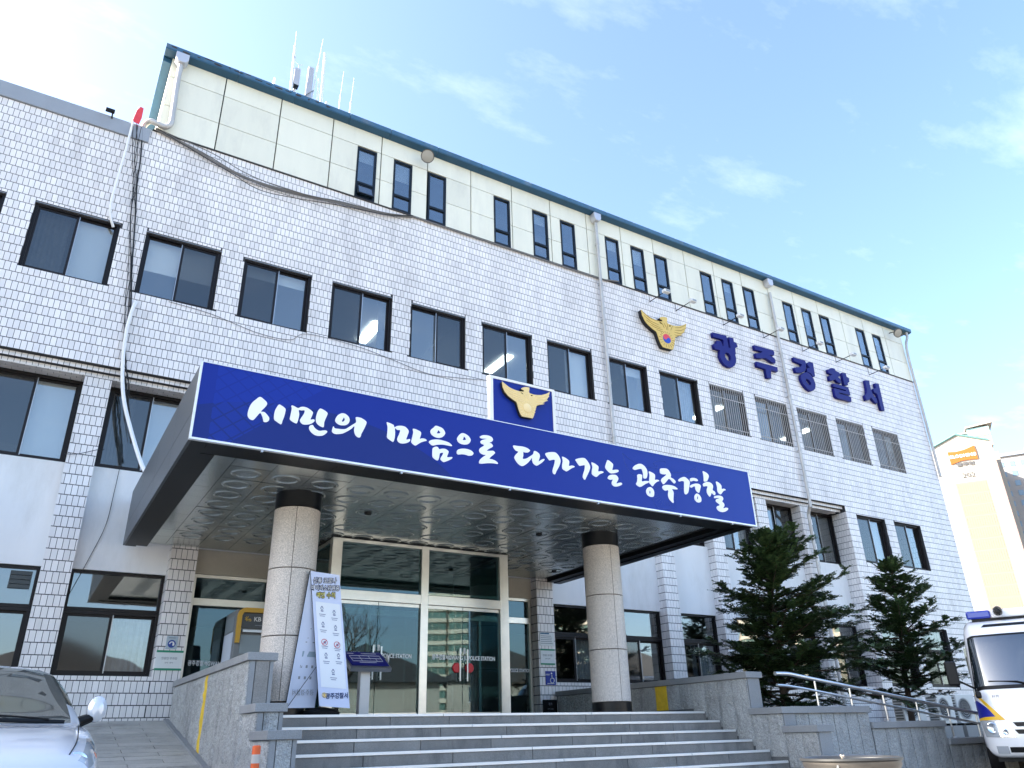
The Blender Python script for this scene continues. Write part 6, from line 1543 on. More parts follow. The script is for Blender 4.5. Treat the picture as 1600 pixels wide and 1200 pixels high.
# ------------------------------------------------------------------ air conditioner units behind the hedge of planters
def ac_unit(x, y, z, lab, rz=0.0):
    r = root('air_conditioner', lab, 'air conditioner', (x, y, z), rz if rz else 1e-6, group='outdoor air conditioner units')
    b0 = MB(); b0.box(-0.42, 0.42, -0.16, 0.16, 0.05, 0.80); b0.build('casing', mat('ac_casing', (0.66, 0.67, 0.64), 0.5, var=0.06), r, bevel=0.015)
    b0 = MB(); b0.lathe([(0.27, -0.168), (0.30, -0.172), (0.30, -0.161)], (-0.10, 0, 0.42), 26, axis='y'); b0.build('fan_ring', mat('ac_grille', (0.45, 0.46, 0.45), 0.5), r)
    b0 = MB()
    for q in (0.06, 0.12, 0.18, 0.24): b0.lathe([(q, -0.166), (q + 0.012, -0.17), (q + 0.012, -0.163)], (-0.10, 0, 0.42), 22, axis='y')
    tag(b0.build('fan_grille', MATS['ac_grille'], r), kind='stuff')
    b0 = MB(); b0.lathe([(0.0, -0.1615), (0.27, -0.1615)], (-0.10, 0, 0.42), 22, axis='y'); b0.build('fan_opening', mat('ac_dark', (0.05, 0.05, 0.05), 0.8), r, fix=True)
    for sx_ in (-0.42,):
        b0 = MB()
        for q in range(9): b0.box(sx_ - 0.006, sx_ - 0.001, -0.12, 0.12, 0.13 + q * 0.07, 0.17 + q * 0.07)
        tag(b0.build('side_vents', mat('ac_vent', (0.16, 0.16, 0.15), 0.7), r), kind='stuff')
    for sx_ in (-0.34, 0.26):
        b0 = MB(); b0.box(sx_, sx_ + 0.08, -0.18, 0.18, 0, 0.05); b0.build('foot', BLACKM, r)
    return r
ac_unit(21.0, -1.3, 1.65, 'white outdoor air conditioner unit directly behind the slim conifer trunk', R(-6))
ac_unit(22.3, -1.4, 1.60, 'white outdoor air conditioner unit in the middle of the row', R(4))
ac_unit(23.5, -1.3, 1.60, 'white outdoor air conditioner unit nearest the police bus', R(-3))
for x in (21.0, 22.3, 23.5):
    b0 = MB(); b0.box(x - 0.5, x + 0.5, -1.6, -1.05, 1.25, 1.645 if x < 22 else 1.595); tag(b0.build('concrete_plinth', mat('plinth_concrete', (0.3, 0.3, 0.29), 0.9)), 'low concrete plinth under the %s air conditioner unit' % {21.0: 'left', 22.3: 'middle', 23.5: 'right'}[x], 'plinth')

# ------------------------------------------------------------------ police minibus
BA = R(-62)
bus = root('police_bus', 'white police minibus with a blue light bar parked at the right edge', 'bus', (14.25, -7.96, LOT - 0.02), BA)
bus.scale = (0.89, 1.0, 1.0)
PAINT = mat('bus_white_paint', (0.80, 0.81, 0.82), 0.22, coat=0.6, var=0.03, vscale=2)
BGLASS = glass('bus_glass', (0.3, 0.3, 0.3), 0.16, (0.9, 0.96, 1.0), rough=0.01, solid=(0.012, 0.016, 0.02))
prof = [(0.16, 0.34), (0.05, 0.37), (0.0, 0.46), (-0.02, 0.62), (-0.01, 0.78), (0.01, 0.95), (0.05, 1.15), (0.10, 1.34), (0.14, 1.41), (0.26, 1.66), (0.40, 1.94), (0.52, 2.16), (0.58, 2.25), (0.66, 2.36), (0.80, 2.48), (1.05, 2.56), (1.5, 2.59), (3.0, 2.60), (4.8, 2.60), (5.9, 2.58), (6.2, 2.50), (6.36, 2.30), (6.42, 1.6), (6.44, 0.9), (6.42, 0.5), (6.3, 0.36)]
prof = [tuple(v) for v in [(p.x, p.y) for p in spline([(a, b_, 0) for a, b_ in prof], 3)]]
pn = []
for i in range(len(prof)):
    a, b_ = prof[max(i - 1, 0)], prof[min(i + 1, len(prof) - 1)]
    tx, tz = b_[0] - a[0], b_[1] - a[1]; l_ = math.hypot(tx, tz) or 1
    pn.append((-tz / l_, tx / l_))          # outward: left of travel (front face looks to -y)
def bus_pt(s, i, off=0.0):
    """s -1..1 across, i index (float) along the profile"""
    i0 = max(0, min(int(i), len(prof) - 2)); q = i - i0
    y = prof[i0][0] * (1 - q) + prof[i0 + 1][0] * q; z = prof[i0][1] * (1 - q) + prof[i0 + 1][1] * q
    ny = pn[i0][0] * (1 - q) + pn[i0 + 1][0] * q; nz_ = pn[i0][1] * (1 - q) + pn[i0 + 1][1] * q
    a = abs(s); s0 = 0.78; r_ = 0.22
    ins = r_ * (1 - math.sqrt(max(0, 1 - ((a - s0) / (1 - s0)) ** 2))) if a > s0 else 0.0
    front = max(0.0, 1 - y / 1.6) if i < len(prof) * 0.6 else 0
    hw = 1.0 - 0.085 * max(0, z - 1.2) / 1.4 - 0.05 * max(0, 0.6 - z)
    yb = 0.20 * (a ** 2.4) * front
    return (s * hw, y - ny * ins + ny * off + yb, z - nz_ * ins + nz_ * off)
SS = [-1 + 2 * k / 44 for k in range(45)]
SS = [math.copysign(abs(s) ** 0.82, s) for s in SS]
def zidx(z):
    for i in range(len(prof) - 1):
        if prof[i][1] <= z <= prof[i + 1][1] and prof[i][0] < 1.2: return i + (z - prof[i][1]) / (prof[i + 1][1] - prof[i][1] + 1e-9)
    return 0
mb = MB()
vs = [bus_pt(s, i) for i in range(len(prof)) for s in SS]
n = len(SS)
fs = [(i * n + k, i * n + k + 1, (i + 1) * n + k + 1, (i + 1) * n + k) for i in range(len(prof) - 1) for k in range(n - 1)]
fs += [tuple(i * n for i in range(len(prof))), tuple(i * n + n - 1 for i in range(len(prof) - 1, -1, -1))]
mb.add(vs, fs); body = mb.build('body', PAINT, bus, smooth=True, angle=50, fix=True)
def bus_patch(name, m_, corners, off=0.006, nu=10, nv=6, parent=None, smooth=True):
    """four corners (s, z): bl, br, tr, tl laid on the front of the bus"""
    mb = MB(); V = []
    for j in range(nv + 1):
        for i in range(nu + 1):
            u, v = i / nu, j / nv
            s = (corners[0][0] * (1 - u) + corners[1][0] * u) * (1 - v) + (corners[3][0] * (1 - u) + corners[2][0] * u) * v
            z = (corners[0][1] * (1 - u) + corners[1][1] * u) * (1 - v) + (corners[3][1] * (1 - u) + corners[2][1] * u) * v
            V.append(bus_pt(s, zidx(z), off))
    mb.add(V, [(j * (nu + 1) + i, j * (nu + 1) + i + 1, (j + 1) * (nu + 1) + i + 1, (j + 1) * (nu + 1) + i) for j in range(nv) for i in range(nu)])
    return mb.build(name, m_, parent or bus, smooth=smooth)
bus_patch('windscreen_surround', BLACKM, ((-0.965, 1.375), (0.965, 1.375), (0.93, 2.285), (-0.93, 2.285)), 0.005, 30, 12)
wsn = bus_patch('windscreen', BGLASS, ((-0.935, 1.43), (0.935, 1.43), (0.90, 2.245), (-0.90, 2.245)), 0.012, 30, 12)
for s0 in (-0.2, 0.62):
    mb = MB(); mb.tube([bus_pt(s0 + 0.22, zidx(1.40), 0.03), bus_pt(s0 - 0.02, zidx(1.47), 0.03), bus_pt(s0 - 0.5, zidx(1.50), 0.025)], [0.014, 0.011, 0.007], 6); mb.build('wiper', RUBBER, bus)
bus_patch('roof_slot', BLACKM, ((-0.62, 2.42), (0.62, 2.42), (0.55, 2.47), (-0.55, 2.47)), 0.005, 16, 2)
# grille and bumper openings
for z0, z1 in ((0.69, 0.755), (0.80, 0.865)):
    bus_patch('grille_slot', BLACKM, ((-0.42, z0), (0.42, z0), (0.47, z1), (-0.47, z1)), 0.006, 14, 2)
bus_patch('grille_bar', STEEL, ((-0.44, 0.765), (0.44, 0.765), (0.44, 0.785), (-0.44, 0.785)), 0.014, 14, 1)
bus_patch('lower_intake', BLACKM, ((-0.62, 0.42), (0.62, 0.42), (0.62, 0.50), (-0.62, 0.50)), 0.006, 14, 2)
LENS = mat('headlamp_glass', (0.55, 0.58, 0.60), 0.08, 0.4, coat=1.0)
CHROME = mat('lamp_reflector', (0.85, 0.86, 0.87), 0.1, 1.0)
for sg_ in (-1, 1):
    cs = ((sg_ * 0.95, 0.65), (sg_ * 0.46, 0.64), (sg_ * 0.66, 0.87), (sg_ * 0.985, 0.92))
    if sg_ > 0: cs = (cs[1], cs[0], cs[3], cs[2])
    hl = bus_patch('headlight', LENS, cs, 0.010, 10, 5)
    c = Vector(bus_pt(sg_ * 0.82, zidx(0.785), 0.02)); mb = MB(); mb.lathe([(0.085, -0.012), (0.075, -0.016), (0.05, 0.0), (0.0, 0.004)], c, 20, axis='y'); mb.build('lamp_bowl', CHROME, hl, smooth=True)
    c = Vector(bus_pt(sg_ * 0.62, zidx(0.72), 0.018)); mb = MB(); mb.lathe([(0.05, -0.010), (0.04, -0.014), (0.02, 0.0), (0.0, 0.004)], c, 16, axis='y'); mb.build('lamp_bowl', CHROME, hl, smooth=True)
    cs = ((sg_ * 0.83, 0.405), (sg_ * 0.64, 0.405), (sg_ * 0.64, 0.515), (sg_ * 0.83, 0.515))
    if sg_ > 0: cs = (cs[1], cs[0], cs[3], cs[2])
    bus_patch('fog_lamp', LENS, cs, 0.010, 4, 3)
    BUSB = mat('bus_blue', (0.012, 0.018, 0.26), 0.35); BUSY = mat('bus_yellow', (0.78, 0.46, 0.02), 0.4)
    cs = ((sg_ * 0.995, 0.95), (sg_ * 0.68, 0.95), (sg_ * 0.965, 1.24), (sg_ * 0.998, 1.24))
    if sg_ > 0: cs = (cs[1], cs[0], cs[3], cs[2])
    bus_patch('blue_flash', BUSB, cs, 0.005, 8, 6)
    cs = ((sg_ * 0.68, 0.90), (sg_ * 0.57, 0.90), (sg_ * 0.955, 1.34), (sg_ * 0.985, 1.34))
    if sg_ > 0: cs = (cs[1], cs[0], cs[3], cs[2])
    bus_patch('yellow_stripe', BUSY, cs, 0.007, 4, 8)
    cs = ((sg_ * 0.985, 0.905), (sg_ * 0.60, 0.905), (sg_ * 0.645, 0.955), (sg_ * 0.992, 0.955))
    if sg_ > 0: cs = (cs[1], cs[0], cs[3], cs[2])
    bus_patch('yellow_stripe', BUSY, cs, 0.0085, 10, 2)
    # big mirror on an arm, plus a small kerb mirror under the screen
    mb = MB(); mb.tube([bus_pt(sg_ * 0.97, zidx(1.46), 0.01), (sg_ * 1.12, 0.10, 1.50), (sg_ * 1.24, 0.02, 1.55)], 0.018, 8); ar = mb.build('mirror_arm', BLACKM, bus)
    mb = MB(); mb.box(sg_ * 1.25 - 0.10, sg_ * 1.25 + 0.10, -0.06, 0.04, 1.45, 1.84); mb.build('mirror', BLACKM, ar, bevel=0.03)
    mb = MB(); mb.box(sg_ * 0.90 - 0.05, sg_ * 0.90 + 0.05, 0.02, 0.10, 1.24, 1.35); mb.build('kerb_mirror', BLACKM, bus, bevel=0.03)
# emblem shield, maker's badge, model name, plate
def fy(x, z, off): return bus_pt(x, zidx(z), off)[1]
ex_, ez_ = 0.0, 1.24
sh = [(-0.105, 0.12), (-0.09, 0.135), (0, 0.125), (0.09, 0.135), (0.105, 0.12), (0.10, 0.0), (0.07, -0.09), (0, -0.145), (-0.07, -0.09), (-0.10, 0.0)][::-1]
def bplate(name, loops, th, m_, x, z, off, parent=None):
    o = inst(name, plate_mesh(name, loops, th, m_), parent or bus, (x, fy(x, z, off), z)); return o
emb = bplate('shield_emblem', [[(a * 1.12, b_ * 1.1) for a, b_ in sh]], 0.006, WHITE, ex_, ez_, 0.006)
emb2 = bplate('shield_field', [sh], 0.006, mat('shield_blue', (0.015, 0.05, 0.34), 0.4), ex_, ez_, 0.011)
ek = [((p[0] - 14.80) * 0.098, (p[1] - 12.5) * 0.105 + 0.0) for p in EO]
bplate('shield_eagle', [ek], 0.006, GOLD, ex_, ez_ + 0.02, 0.016)
inst('shield_wording', text_mesh('shield_wording', 'POLICE', 0.030, WHITE, 0.003), bus, (0, fy(0, 1.15, 0.017), 1.155))
# oval badge with a slanted letter
ov = [(0.15 * math.cos(2 * PI * k / 32), 0.078 * math.sin(2 * PI * k / 32)) for k in range(32)]
ovi = [(0.130 * math.cos(2 * PI * k / 32), 0.060 * math.sin(2 * PI * k / 32)) for k in range(32)]
bd = bplate('maker_badge', [ov, ovi], 0.012, CHROME, 0.02, 1.0, 0.012)
hsh = [(-0.085, -0.045), (-0.045, -0.053), (-0.02, -0.012), (0.022, 0.0), (0.01, -0.056), (0.055, -0.05), (0.088, 0.046), (0.048, 0.053), (0.022, 0.014), (-0.022, 0.0), (-0.008, 0.056), (-0.052, 0.05)]
bplate('badge_letter', [hsh], 0.012, CHROME, 0.02, 1.0, 0.012)
inst('model_name', text_mesh('model_name', 'F170', 0.062, mat('bus_badge_grey', (0.35, 0.33, 0.33), 0.4), 0.003, bold=0.001), bus, (-0.63, fy(-0.63, 1.26, 0.010), 1.265), (0, 0, R(-6)))
pl_ = bplate('number_plate', [[(-0.26, -0.10), (0.26, -0.10), (0.26, 0.10), (-0.26, 0.10)]], 0.012, mat('plate_white', (0.74, 0.76, 0.72), 0.4), 0.10, 0.47, 0.05)
inst('plate_number', text_mesh('plate_number', '74버5', 0.135, mat('plate_ink', (0.02, 0.02, 0.02), 0.5), 0.004, bold=0.003, width=0.92), bus, (0.06, fy(0.1, 0.47, 0.05) - 0.010, 0.47))
# light bar, siren horn
for x0, x1, m_ in ((-0.78, -0.34, mat('beacon_blue', (0.012, 0.03, 0.32), 0.15, coat=1.0)), (-0.34, 0.34, WHITEP), (0.34, 0.78, mat('beacon_red', (0.45, 0.02, 0.02), 0.15, coat=1.0))):
    mb = MB(); mb.box(x0, x1, 0.98, 1.26, 2.60, 2.74); mb.build('light_bar', m_, bus, bevel=0.03)
mb = MB(); mb.box(-0.7, 0.7, 1.02, 1.22, 2.54, 2.60); mb.build('light_bar_foot', BLACKM, bus)
mb = MB(); mb.lathe([(0.085, -0.10), (0.09, -0.09), (0.06, -0.02), (0.03, 0.05), (0.0, 0.05)], (-0.20, 0.94, 2.69), 18, axis='y'); mb.build('siren_horn', mat('siren_grey', (0.5, 0.5, 0.48), 0.4), bus, smooth=True)
mb = MB(); mb.lathe([(0.0, -0.03), (0.05, -0.02), (0.055, 0.02)], (-0.20, 0.86, 2.69), 16, axis='y'); mb.build('siren_centre', BLACKM, bus, smooth=True)
# sides: windows, wheels, stripe
for sg_ in (-1, 1):
    for q in range(5):
        y0 = 1.35 + q * 0.98
        mb = MB(); mb.prismx([(y0, 1.40), (y0 + 0.92, 1.40), (y0 + 0.92, 2.16), (y0 + 0.02, 2.16)], sg_ * 0.935, sg_ * 1.002) if False else mb.box(min(sg_ * 0.90, sg_ * 0.997), max(sg_ * 0.90, sg_ * 0.997), y0, y0 + 0.92, 1.42, 2.14)
        mb.build('side_window', BGLASS, bus)
    mb = MB(); mb.box(min(sg_ * 0.95, sg_ * 1.002), max(sg_ * 0.95, sg_ * 1.002), 1.3, 6.2, 1.05, 1.18); mb.build('side_stripe', BUSB, bus)
    for wy in (1.15, 4.9):
        mb = MB(); mb.lathe([(0.20, -0.11), (0.36, -0.12), (0.385, -0.08), (0.385, 0.08), (0.36, 0.12), (0.20, 0.11)], (sg_ * 0.90, wy, 0.385), 28, axis='x'); wh = mb.build('wheel', RUBBER, bus, smooth=True)
        mb = MB(); mb.lathe([(0.0, 0.06), (0.1, 0.07), (0.2, 0.11)] if sg_ > 0 else [(0.0, -0.06), (0.1, -0.07), (0.2, -0.11)], (sg_ * 0.90, wy, 0.385), 20, axis='x'); mb.build('rim', STEEL, wh, smooth=True)
mb = MB(); mb.box(-0.85, 0.85, 0.3, 6.2, 0.28, 0.5); mb.build('chassis', BLACKM, bus)

# ------------------------------------------------------------------ silver car
car = root('silver_car', 'pale silver sedan parked on the left with its bonnet towards the viewer', 'car', (-0.16, -8.72, LOT + 0.03), R(4))
CP = mat('silver_car_paint', (0.70, 0.72, 0.75), 0.26, 0.25, coat=0.8)
CGL = glass('car_glass', (0.3, 0.3, 0.3), 0.10, (0.92, 0.97, 0.95), rough=0.01, solid=(0.07, 0.07, 0.062))
# y, hw, zb, zm, hs, zs, hg, zg, hr, zr, zc
ST = [(-0.02, 0.50, 0.30, 0.45, 0.47, 0.55, 0.42, 0.58, 0.30, 0.60, 0.61), (0.10, 0.74, 0.22, 0.50, 0.70, 0.67, 0.62, 0.71, 0.42, 0.735, 0.745), (0.35, 0.83, 0.18, 0.55, 0.79, 0.78, 0.70, 0.825, 0.50, 0.85, 0.86),
      (0.75, 0.86, 0.18, 0.60, 0.825, 0.86, 0.74, 0.905, 0.58, 0.93, 0.94), (1.15, 0.865, 0.18, 0.60, 0.84, 0.91, 0.765, 0.955, 0.71, 0.98, 1.005), (1.55, 0.87, 0.18, 0.60, 0.845, 0.925, 0.775, 0.985, 0.675, 1.185, 1.24),
      (1.98, 0.87, 0.18, 0.60, 0.845, 0.93, 0.78, 0.99, 0.61, 1.385, 1.45), (2.6, 0.87, 0.18, 0.60, 0.845, 0.935, 0.78, 0.995, 0.60, 1.415, 1.485), (3.2, 0.87, 0.18, 0.60, 0.845, 0.94, 0.775, 1.0, 0.59, 1.38, 1.445),
      (3.75, 0.865, 0.18, 0.60, 0.84, 0.945, 0.75, 1.0, 0.58, 1.20, 1.24), (4.15, 0.85, 0.19, 0.60, 0.82, 0.94, 0.72, 1.0, 0.52, 1.03, 1.045), (4.45, 0.80, 0.22, 0.60, 0.76, 0.90, 0.66, 0.95, 0.42, 0.97, 0.98), (4.6, 0.66, 0.30, 0.50, 0.60, 0.74, 0.50, 0.79, 0.30, 0.81, 0.82)]
def cr1(a, t):
    n_ = len(a); i = max(0, min(int(t), n_ - 2)); q = t - i
    p0_, p1_, p2_, p3_ = a[max(i - 1, 0)], a[i], a[i + 1], a[min(i + 2, n_ - 1)]
    return 0.5 * (2 * p1_ + (p2_ - p0_) * q + (2 * p0_ - 5 * p1_ + 4 * p2_ - p3_) * q * q + (3 * p1_ - p0_ - 3 * p2_ + p3_) * q ** 3)
UN, VN = 8, 5
def car_pt(u, v):
    s_ = [cr1([row[c] for row in ST], u) for c in range(11)]
    y, hw, zb, zm, hs, zs, hg, zg, hr, zr, zc = s_
    px_ = [hw * 0.94, hw, hw * 0.995, hs, hg, hr, 0.0]; pz_ = [zb, zb + 0.16, zm + 0.1, zs, zg, zr, zc]
    return (max(0, cr1(px_, v)), y, cr1(pz_, v))
U = [i / UN for i in range((len(ST) - 1) * UN + 1)]; Vv = [j / VN for j in range(6 * VN + 1)]
P_ = {(i, j): car_pt(u, v) for i, u in enumerate(U) for j, v in enumerate(Vv)}
groups = {}
def cls(u, v):
    if 4.05 < u < 5.97 and v > 5.02: return 'windscreen'
    if 4.75 < u < 6.45 and 4.12 < v < 4.95: return 'side_window'
    if 6.55 < u < 8.9 and 4.12 < v < 4.86: return 'side_window'
    if 8.15 < u < 9.85 and v > 5.15: return 'rear_window'
    if 1.15 < u < 2.55 and 2.55 < v < 3.75: return 'headlight'
    if 11.1 < u < 11.8 and 2.4 < v < 3.6: return 'tail_lamp'
    return 'body'
TAIL = mat('tail_red', (0.4, 0.02, 0.02), 0.2)
CM = {'body': CP, 'windscreen': CGL, 'rear_window': CGL, 'side_window': CGL, 'headlight': LENS, 'tail_lamp': TAIL}
for sg_ in (1, -1):
    for i in range(len(U) - 1):
        for j in range(len(Vv) - 1):
            k = cls((U[i] + U[i + 1]) / 2, (Vv[j] + Vv[j + 1]) / 2)
            key = k if k in ('body', 'windscreen', 'rear_window') else k + str(sg_)
            g_ = groups.setdefault(key, MB())
            q = [P_[i, j], P_[i, j + 1], P_[i + 1, j + 1], P_[i + 1, j]]
            q = [(p[0] * sg_, p[1], p[2]) for p in q]
            g_.add(q if sg_ < 0 else q[::-1], [(0, 1, 2, 3)])
for key, g_ in groups.items():
    nm = key.rstrip('-1')
    me_ = g_.mesh(nm, CM[nm], (0, 0, 0), True)
    bm = bmesh.new(); bm.from_mesh(me_); bmesh.ops.remove_doubles(bm, verts=bm.verts, dist=1e-4); bmesh.ops.recalc_face_normals(bm, faces=bm.faces); bm.to_mesh(me_); bm.free()
    o = bpy.data.objects.new(nm, me_); COL.objects.link(o); o.parent = car; WO[o] = (0, 0, 0)
    if nm == 'headlight':
        sg_ = -1 if key.endswith('-1') else 1
        for cx_, cy_, cz_, r_, m_ in ((0.66, 0.27, 0.70, 0.075, CHROME), (0.76, 0.40, 0.73, 0.045, mat('amber_lens', (0.55, 0.15, 0.05), 0.2))):
            mb = MB(); mb.lathe([(r_, -0.03), (r_ * 0.8, -0.035), (r_ * 0.4, -0.01), (0, 0)], (sg_ * cx_, cy_ - 0.06, cz_), 18, axis='y'); mb.build('lamp_bowl', m_, o, smooth=True)
def car_line(name, pts, r_, m_):
    mb = MB(); mb.tube(spline(pts, 4), r_, 6); return mb.build(name, m_, car)
for sg_ in (1, -1):
    car_line('bonnet_seam', [(sg_ * p[0], p[1], p[2] + 0.002) for p in (car_pt(1.3, 4.3), car_pt(2, 4.25), car_pt(3, 4.2), car_pt(4.0, 4.3))], 0.004, BLACKM)
    mb = MB(); mb.tube([(sg_ * 0.80, 1.42, 0.99), (sg_ * 0.90, 1.40, 1.03)], [0.045, 0.035], 8); ms_ = mb.build('mirror_foot', BLACKM, car)
    mb = MB(); mb.lathe([(0.0, -0.075), (0.06, -0.065), (0.10, -0.03), (0.105, 0.02), (0.0, 0.03)], (sg_ * 0.92, 1.42, 1.09), 18, axis='y'); mb.v = [(sg_ * 0.92 + (a - sg_ * 0.92) * 0.72, b_, 1.09 + (c - 1.09) * 1.0) for a, b_, c in mb.v]
    mb.build('mirror', CP, car, smooth=True, fix=True)
    for wy in (0.85, 3.55):
        mb = MB(); mb.lathe([(0.18, -0.09), (0.29, -0.10), (0.31, -0.07), (0.31, 0.07), (0.29, 0.10), (0.18, 0.09)], (sg_ * 0.79, wy, 0.31), 28, axis='x'); wh = mb.build('wheel', RUBBER, car, smooth=True)
        mb = MB(); mb.lathe([(0.0, sg_ * 0.06), (0.1, sg_ * 0.07), (0.18, sg_ * 0.09)], (sg_ * 0.79, wy, 0.31), 20, axis='x'); mb.build('rim', STEEL, wh, smooth=True)
for s0 in (-0.35, 0.25):
    car_line('wiper', [(s0 + 0.3, 1.10, 1.005), (s0, 1.17, 1.035), (s0 - 0.28, 1.2, 1.045)], 0.008, RUBBER)
car_line('cowl', [(-0.66, 1.13, 0.985), (-0.3, 1.10, 1.0), (0, 1.09, 1.005), (0.3, 1.10, 1.0), (0.66, 1.13, 0.985)], 0.018, BLACKM)
mb = MB(); mb.box(-0.13, 0.13, 1.78, 1.80, 1.30, 1.36); mb.build('rear_view_mirror', BLACKM, car, bevel=0.01)
mb = MB(); mb.box(-0.42, 0.42, -0.035, 0.06, 0.44, 0.52); mb.build('grille', BLACKM, car, bevel=0.01)
mb = MB(); mb.box(-0.26, 0.26, -0.05, -0.035, 0.33, 0.43); mb.build('number_plate', MATS['plate_white'], car)

# ------------------------------------------------------------------ far buildings
TWHITE = mat('tower_white', (0.36, 0.335, 0.30), 0.8)
TCREAM = mat('tower_cream', (0.285, 0.255, 0.215), 0.8, var=0.03, vscale=0.1)
TPEACH = mat('tower_peach', (0.245, 0.20, 0.155), 0.8, var=0.03, vscale=0.1)
TGREY = mat('tower_grey_side', (0.30, 0.29, 0.29), 0.8, var=0.08, vscale=0.1)
TEAL = mat('tower_teal_glass', (0.25, 0.42, 0.42), 0.25)
DARKW = mat('far_window_dark', (0.06, 0.08, 0.11), 0.2)
TRIM = mat('tower_trim', (0.28, 0.20, 0.18), 0.8)
TA = -1.0121
tw = root('apartment_tower', 'tall cream apartment tower end wall with an orange sign and number at the right', 'building', (193.96, 88.83, 0.0), TA)
def loc(mb, nm, m_, p=None, **k): return mb.build(nm, m_, p or tw, **k)
mb = MB(); mb.prism([(0, -2), (13.05, -2), (13.05, 67.45), (6.14, 70.18), (0, 67.6)], 0.05, 14); body_t = loc(mb, 'end_wall', TWHITE)
st_h = 2.85
for i in range(20):                      # cream courses with pale joints, peach ribbed stripe between
    z1 = 57.55 - i * st_h; z0 = z1 - st_h + 0.13
    for a, b_ in ((0.02, 3.18), (10.12, 13.03)):
        mb = MB(); mb.box(a, b_, 0.0, 0.06, z0, z1); loc(mb, 'wall_course', TCREAM)
    mb = MB(); mb.box(3.2, 10.1, 0.0, 0.06, z0 - 0.1, z1)
    stripe = loc(mb, 'wall_course', TPEACH)
    mb = MB()
    for q in range(13): mb.box(3.45 + q * 0.52, 3.55 + q * 0.52, -0.05, 0.0, z0 + 0.1, z1 - 0.3)
    tag(loc(mb, 'wall_ribs', TPEACH, stripe), kind='stuff')
mb = MB(); mb.box(13.0, 13.4, -0.1, 0.6, -2, 67.4); loc(mb, 'corner_trim', TRIM)
for a, b_ in (((0, 67.6), (6.14, 70.18)), ((6.14, 70.18), (13.05, 67.45))):
    mb = MB(); mb.tube([(a[0], -0.1, a[1] + 0.15), (b_[0], -0.1, b_[1] + 0.15)], 0.28, 6); loc(mb, 'gable_coping', mat('teal_coping', (0.10, 0.20, 0.20), 0.6))
sgn = [(3.27, 65.95), (5.16, 65.72), (7.07, 65.95), (9.5, 66.7), (9.62, 65.18), (9.58, 63.05), (8.04, 63.2), (5.89, 63.2), (3.36, 62.5)][::-1]
osn = inst('orange_sign', plate_mesh('orange_sign', [sgn], 0.2, mat('sign_orange', (0.33, 0.09, 0.008), 0.5)), tw, (0, -0.1, 0))
inst('sign_wording', text_mesh('sign_wording', 'BLOOMING', 1.08, WHITE, 0.1, bold=0.03, width=1.06), tw, (6.45, -0.25, 64.42))
inst('sign_wording', text_mesh('sign_wording', '블루밍', 1.15, mat('sign_grey', (0.10, 0.10, 0.105), 0.6), 0.1, bold=0.03, width=1.3), tw, (6.5, -0.12, 62.2))
inst('block_number', text_mesh('block_number', '202', 1.75, mat('number_grey', (0.16, 0.16, 0.16), 0.6), 0.1, bold=-0.01, width=1.15), tw, (6.45, -0.12, 59.35))
# stepped body behind with windows on the shaded side
mb = MB(); mb.box(13.06, 13.3, 0.7, 14, -2, 66.8); loc(mb, 'side_wall', TGREY)
mb = MB(); mb.box(0.5, 16.2, 14.02, 30, -2, 68.3); loc(mb, 'side_wall', TWHITE)
mb = MB(); mb.box(9.3, 14.2, 3, 9, 67.0, 72.3); loc(mb, 'penthouse', TCREAM)
mb = MB(); mb.box(9.2, 14.25, 2.9, 3.0, 69.9, 72.2); loc(mb, 'penthouse_glazing', TEAL)
mb = MB(); mb.box(6.8, 11, 4, 9, 67.5, 71.3); loc(mb, 'penthouse_glazing', TEAL)
mb = MB(); mb.add([(8.9, 2.4, 72.3), (15.3, 2.4, 72.9), (15.3, 9.6, 72.9), (8.9, 9.6, 72.3), (8.9, 2.4, 72.7), (15.3, 2.4, 73.3), (15.3, 9.6, 73.3), (8.9, 9.6, 72.7)], [(0, 3, 2, 1), (4, 5, 6, 7), (0, 1, 5, 4), (1, 2, 6, 5), (2, 3, 7, 6), (3, 0, 4, 7)]); loc(mb, 'penthouse_roof', mat('pent_roof', (0.35, 0.33, 0.30), 0.7))
mb = MB(); mb.box(6.3, 9.0, 3.5, 9, 71.3, 71.6); loc(mb, 'penthouse_roof', MATS['pent_roof'])
wm = MB(); wm.box(0, 0.12, 0, 1.1, 0, 1.35); wm = wm.mesh('window', DARKW)
for fl_ in range(16):
    for q in range(3):
        inst('window', wm, tw, (13.26, 2.2 + q * 4.0, 64.2 - fl_ * st_h))
    for q in range(3):
        inst('window', wm, tw, (16.16, 16.5 + q * 4.2, 65.4 - fl_ * st_h))
t2 = root('apartment_block', 'greyish apartment block with rows of windows beyond the cream tower', 'building', (193.96, 88.83, 0.0), TA)
mb = MB(); mb.box(16.4, 34, 30.1, 44, -2, 71.0); loc(mb, 'wall', TGREY, t2)
mb = MB(); mb.box(15.9, 34.4, 29.6, 44.5, 71.0, 71.9); loc(mb, 'roof', mat('block_roof', (0.22, 0.25, 0.30), 0.7), t2)
mb = MB(); mb.box(26, 31, 32, 40, 71.9, 75.0); loc(mb, 'lift_room', TWHITE, t2)
wm2 = MB(); wm2.box(0, 1.3, 0, 0.1, 0, 1.5); wm2 = wm2.mesh('window', mat('far_window_blue', (0.16, 0.24, 0.33), 0.2))
for fl_ in range(15):
    for q in range(6):
        inst('window', wm2, t2, (17.4 + q * 2.7, 30.02, 68.0 - fl_ * st_h))
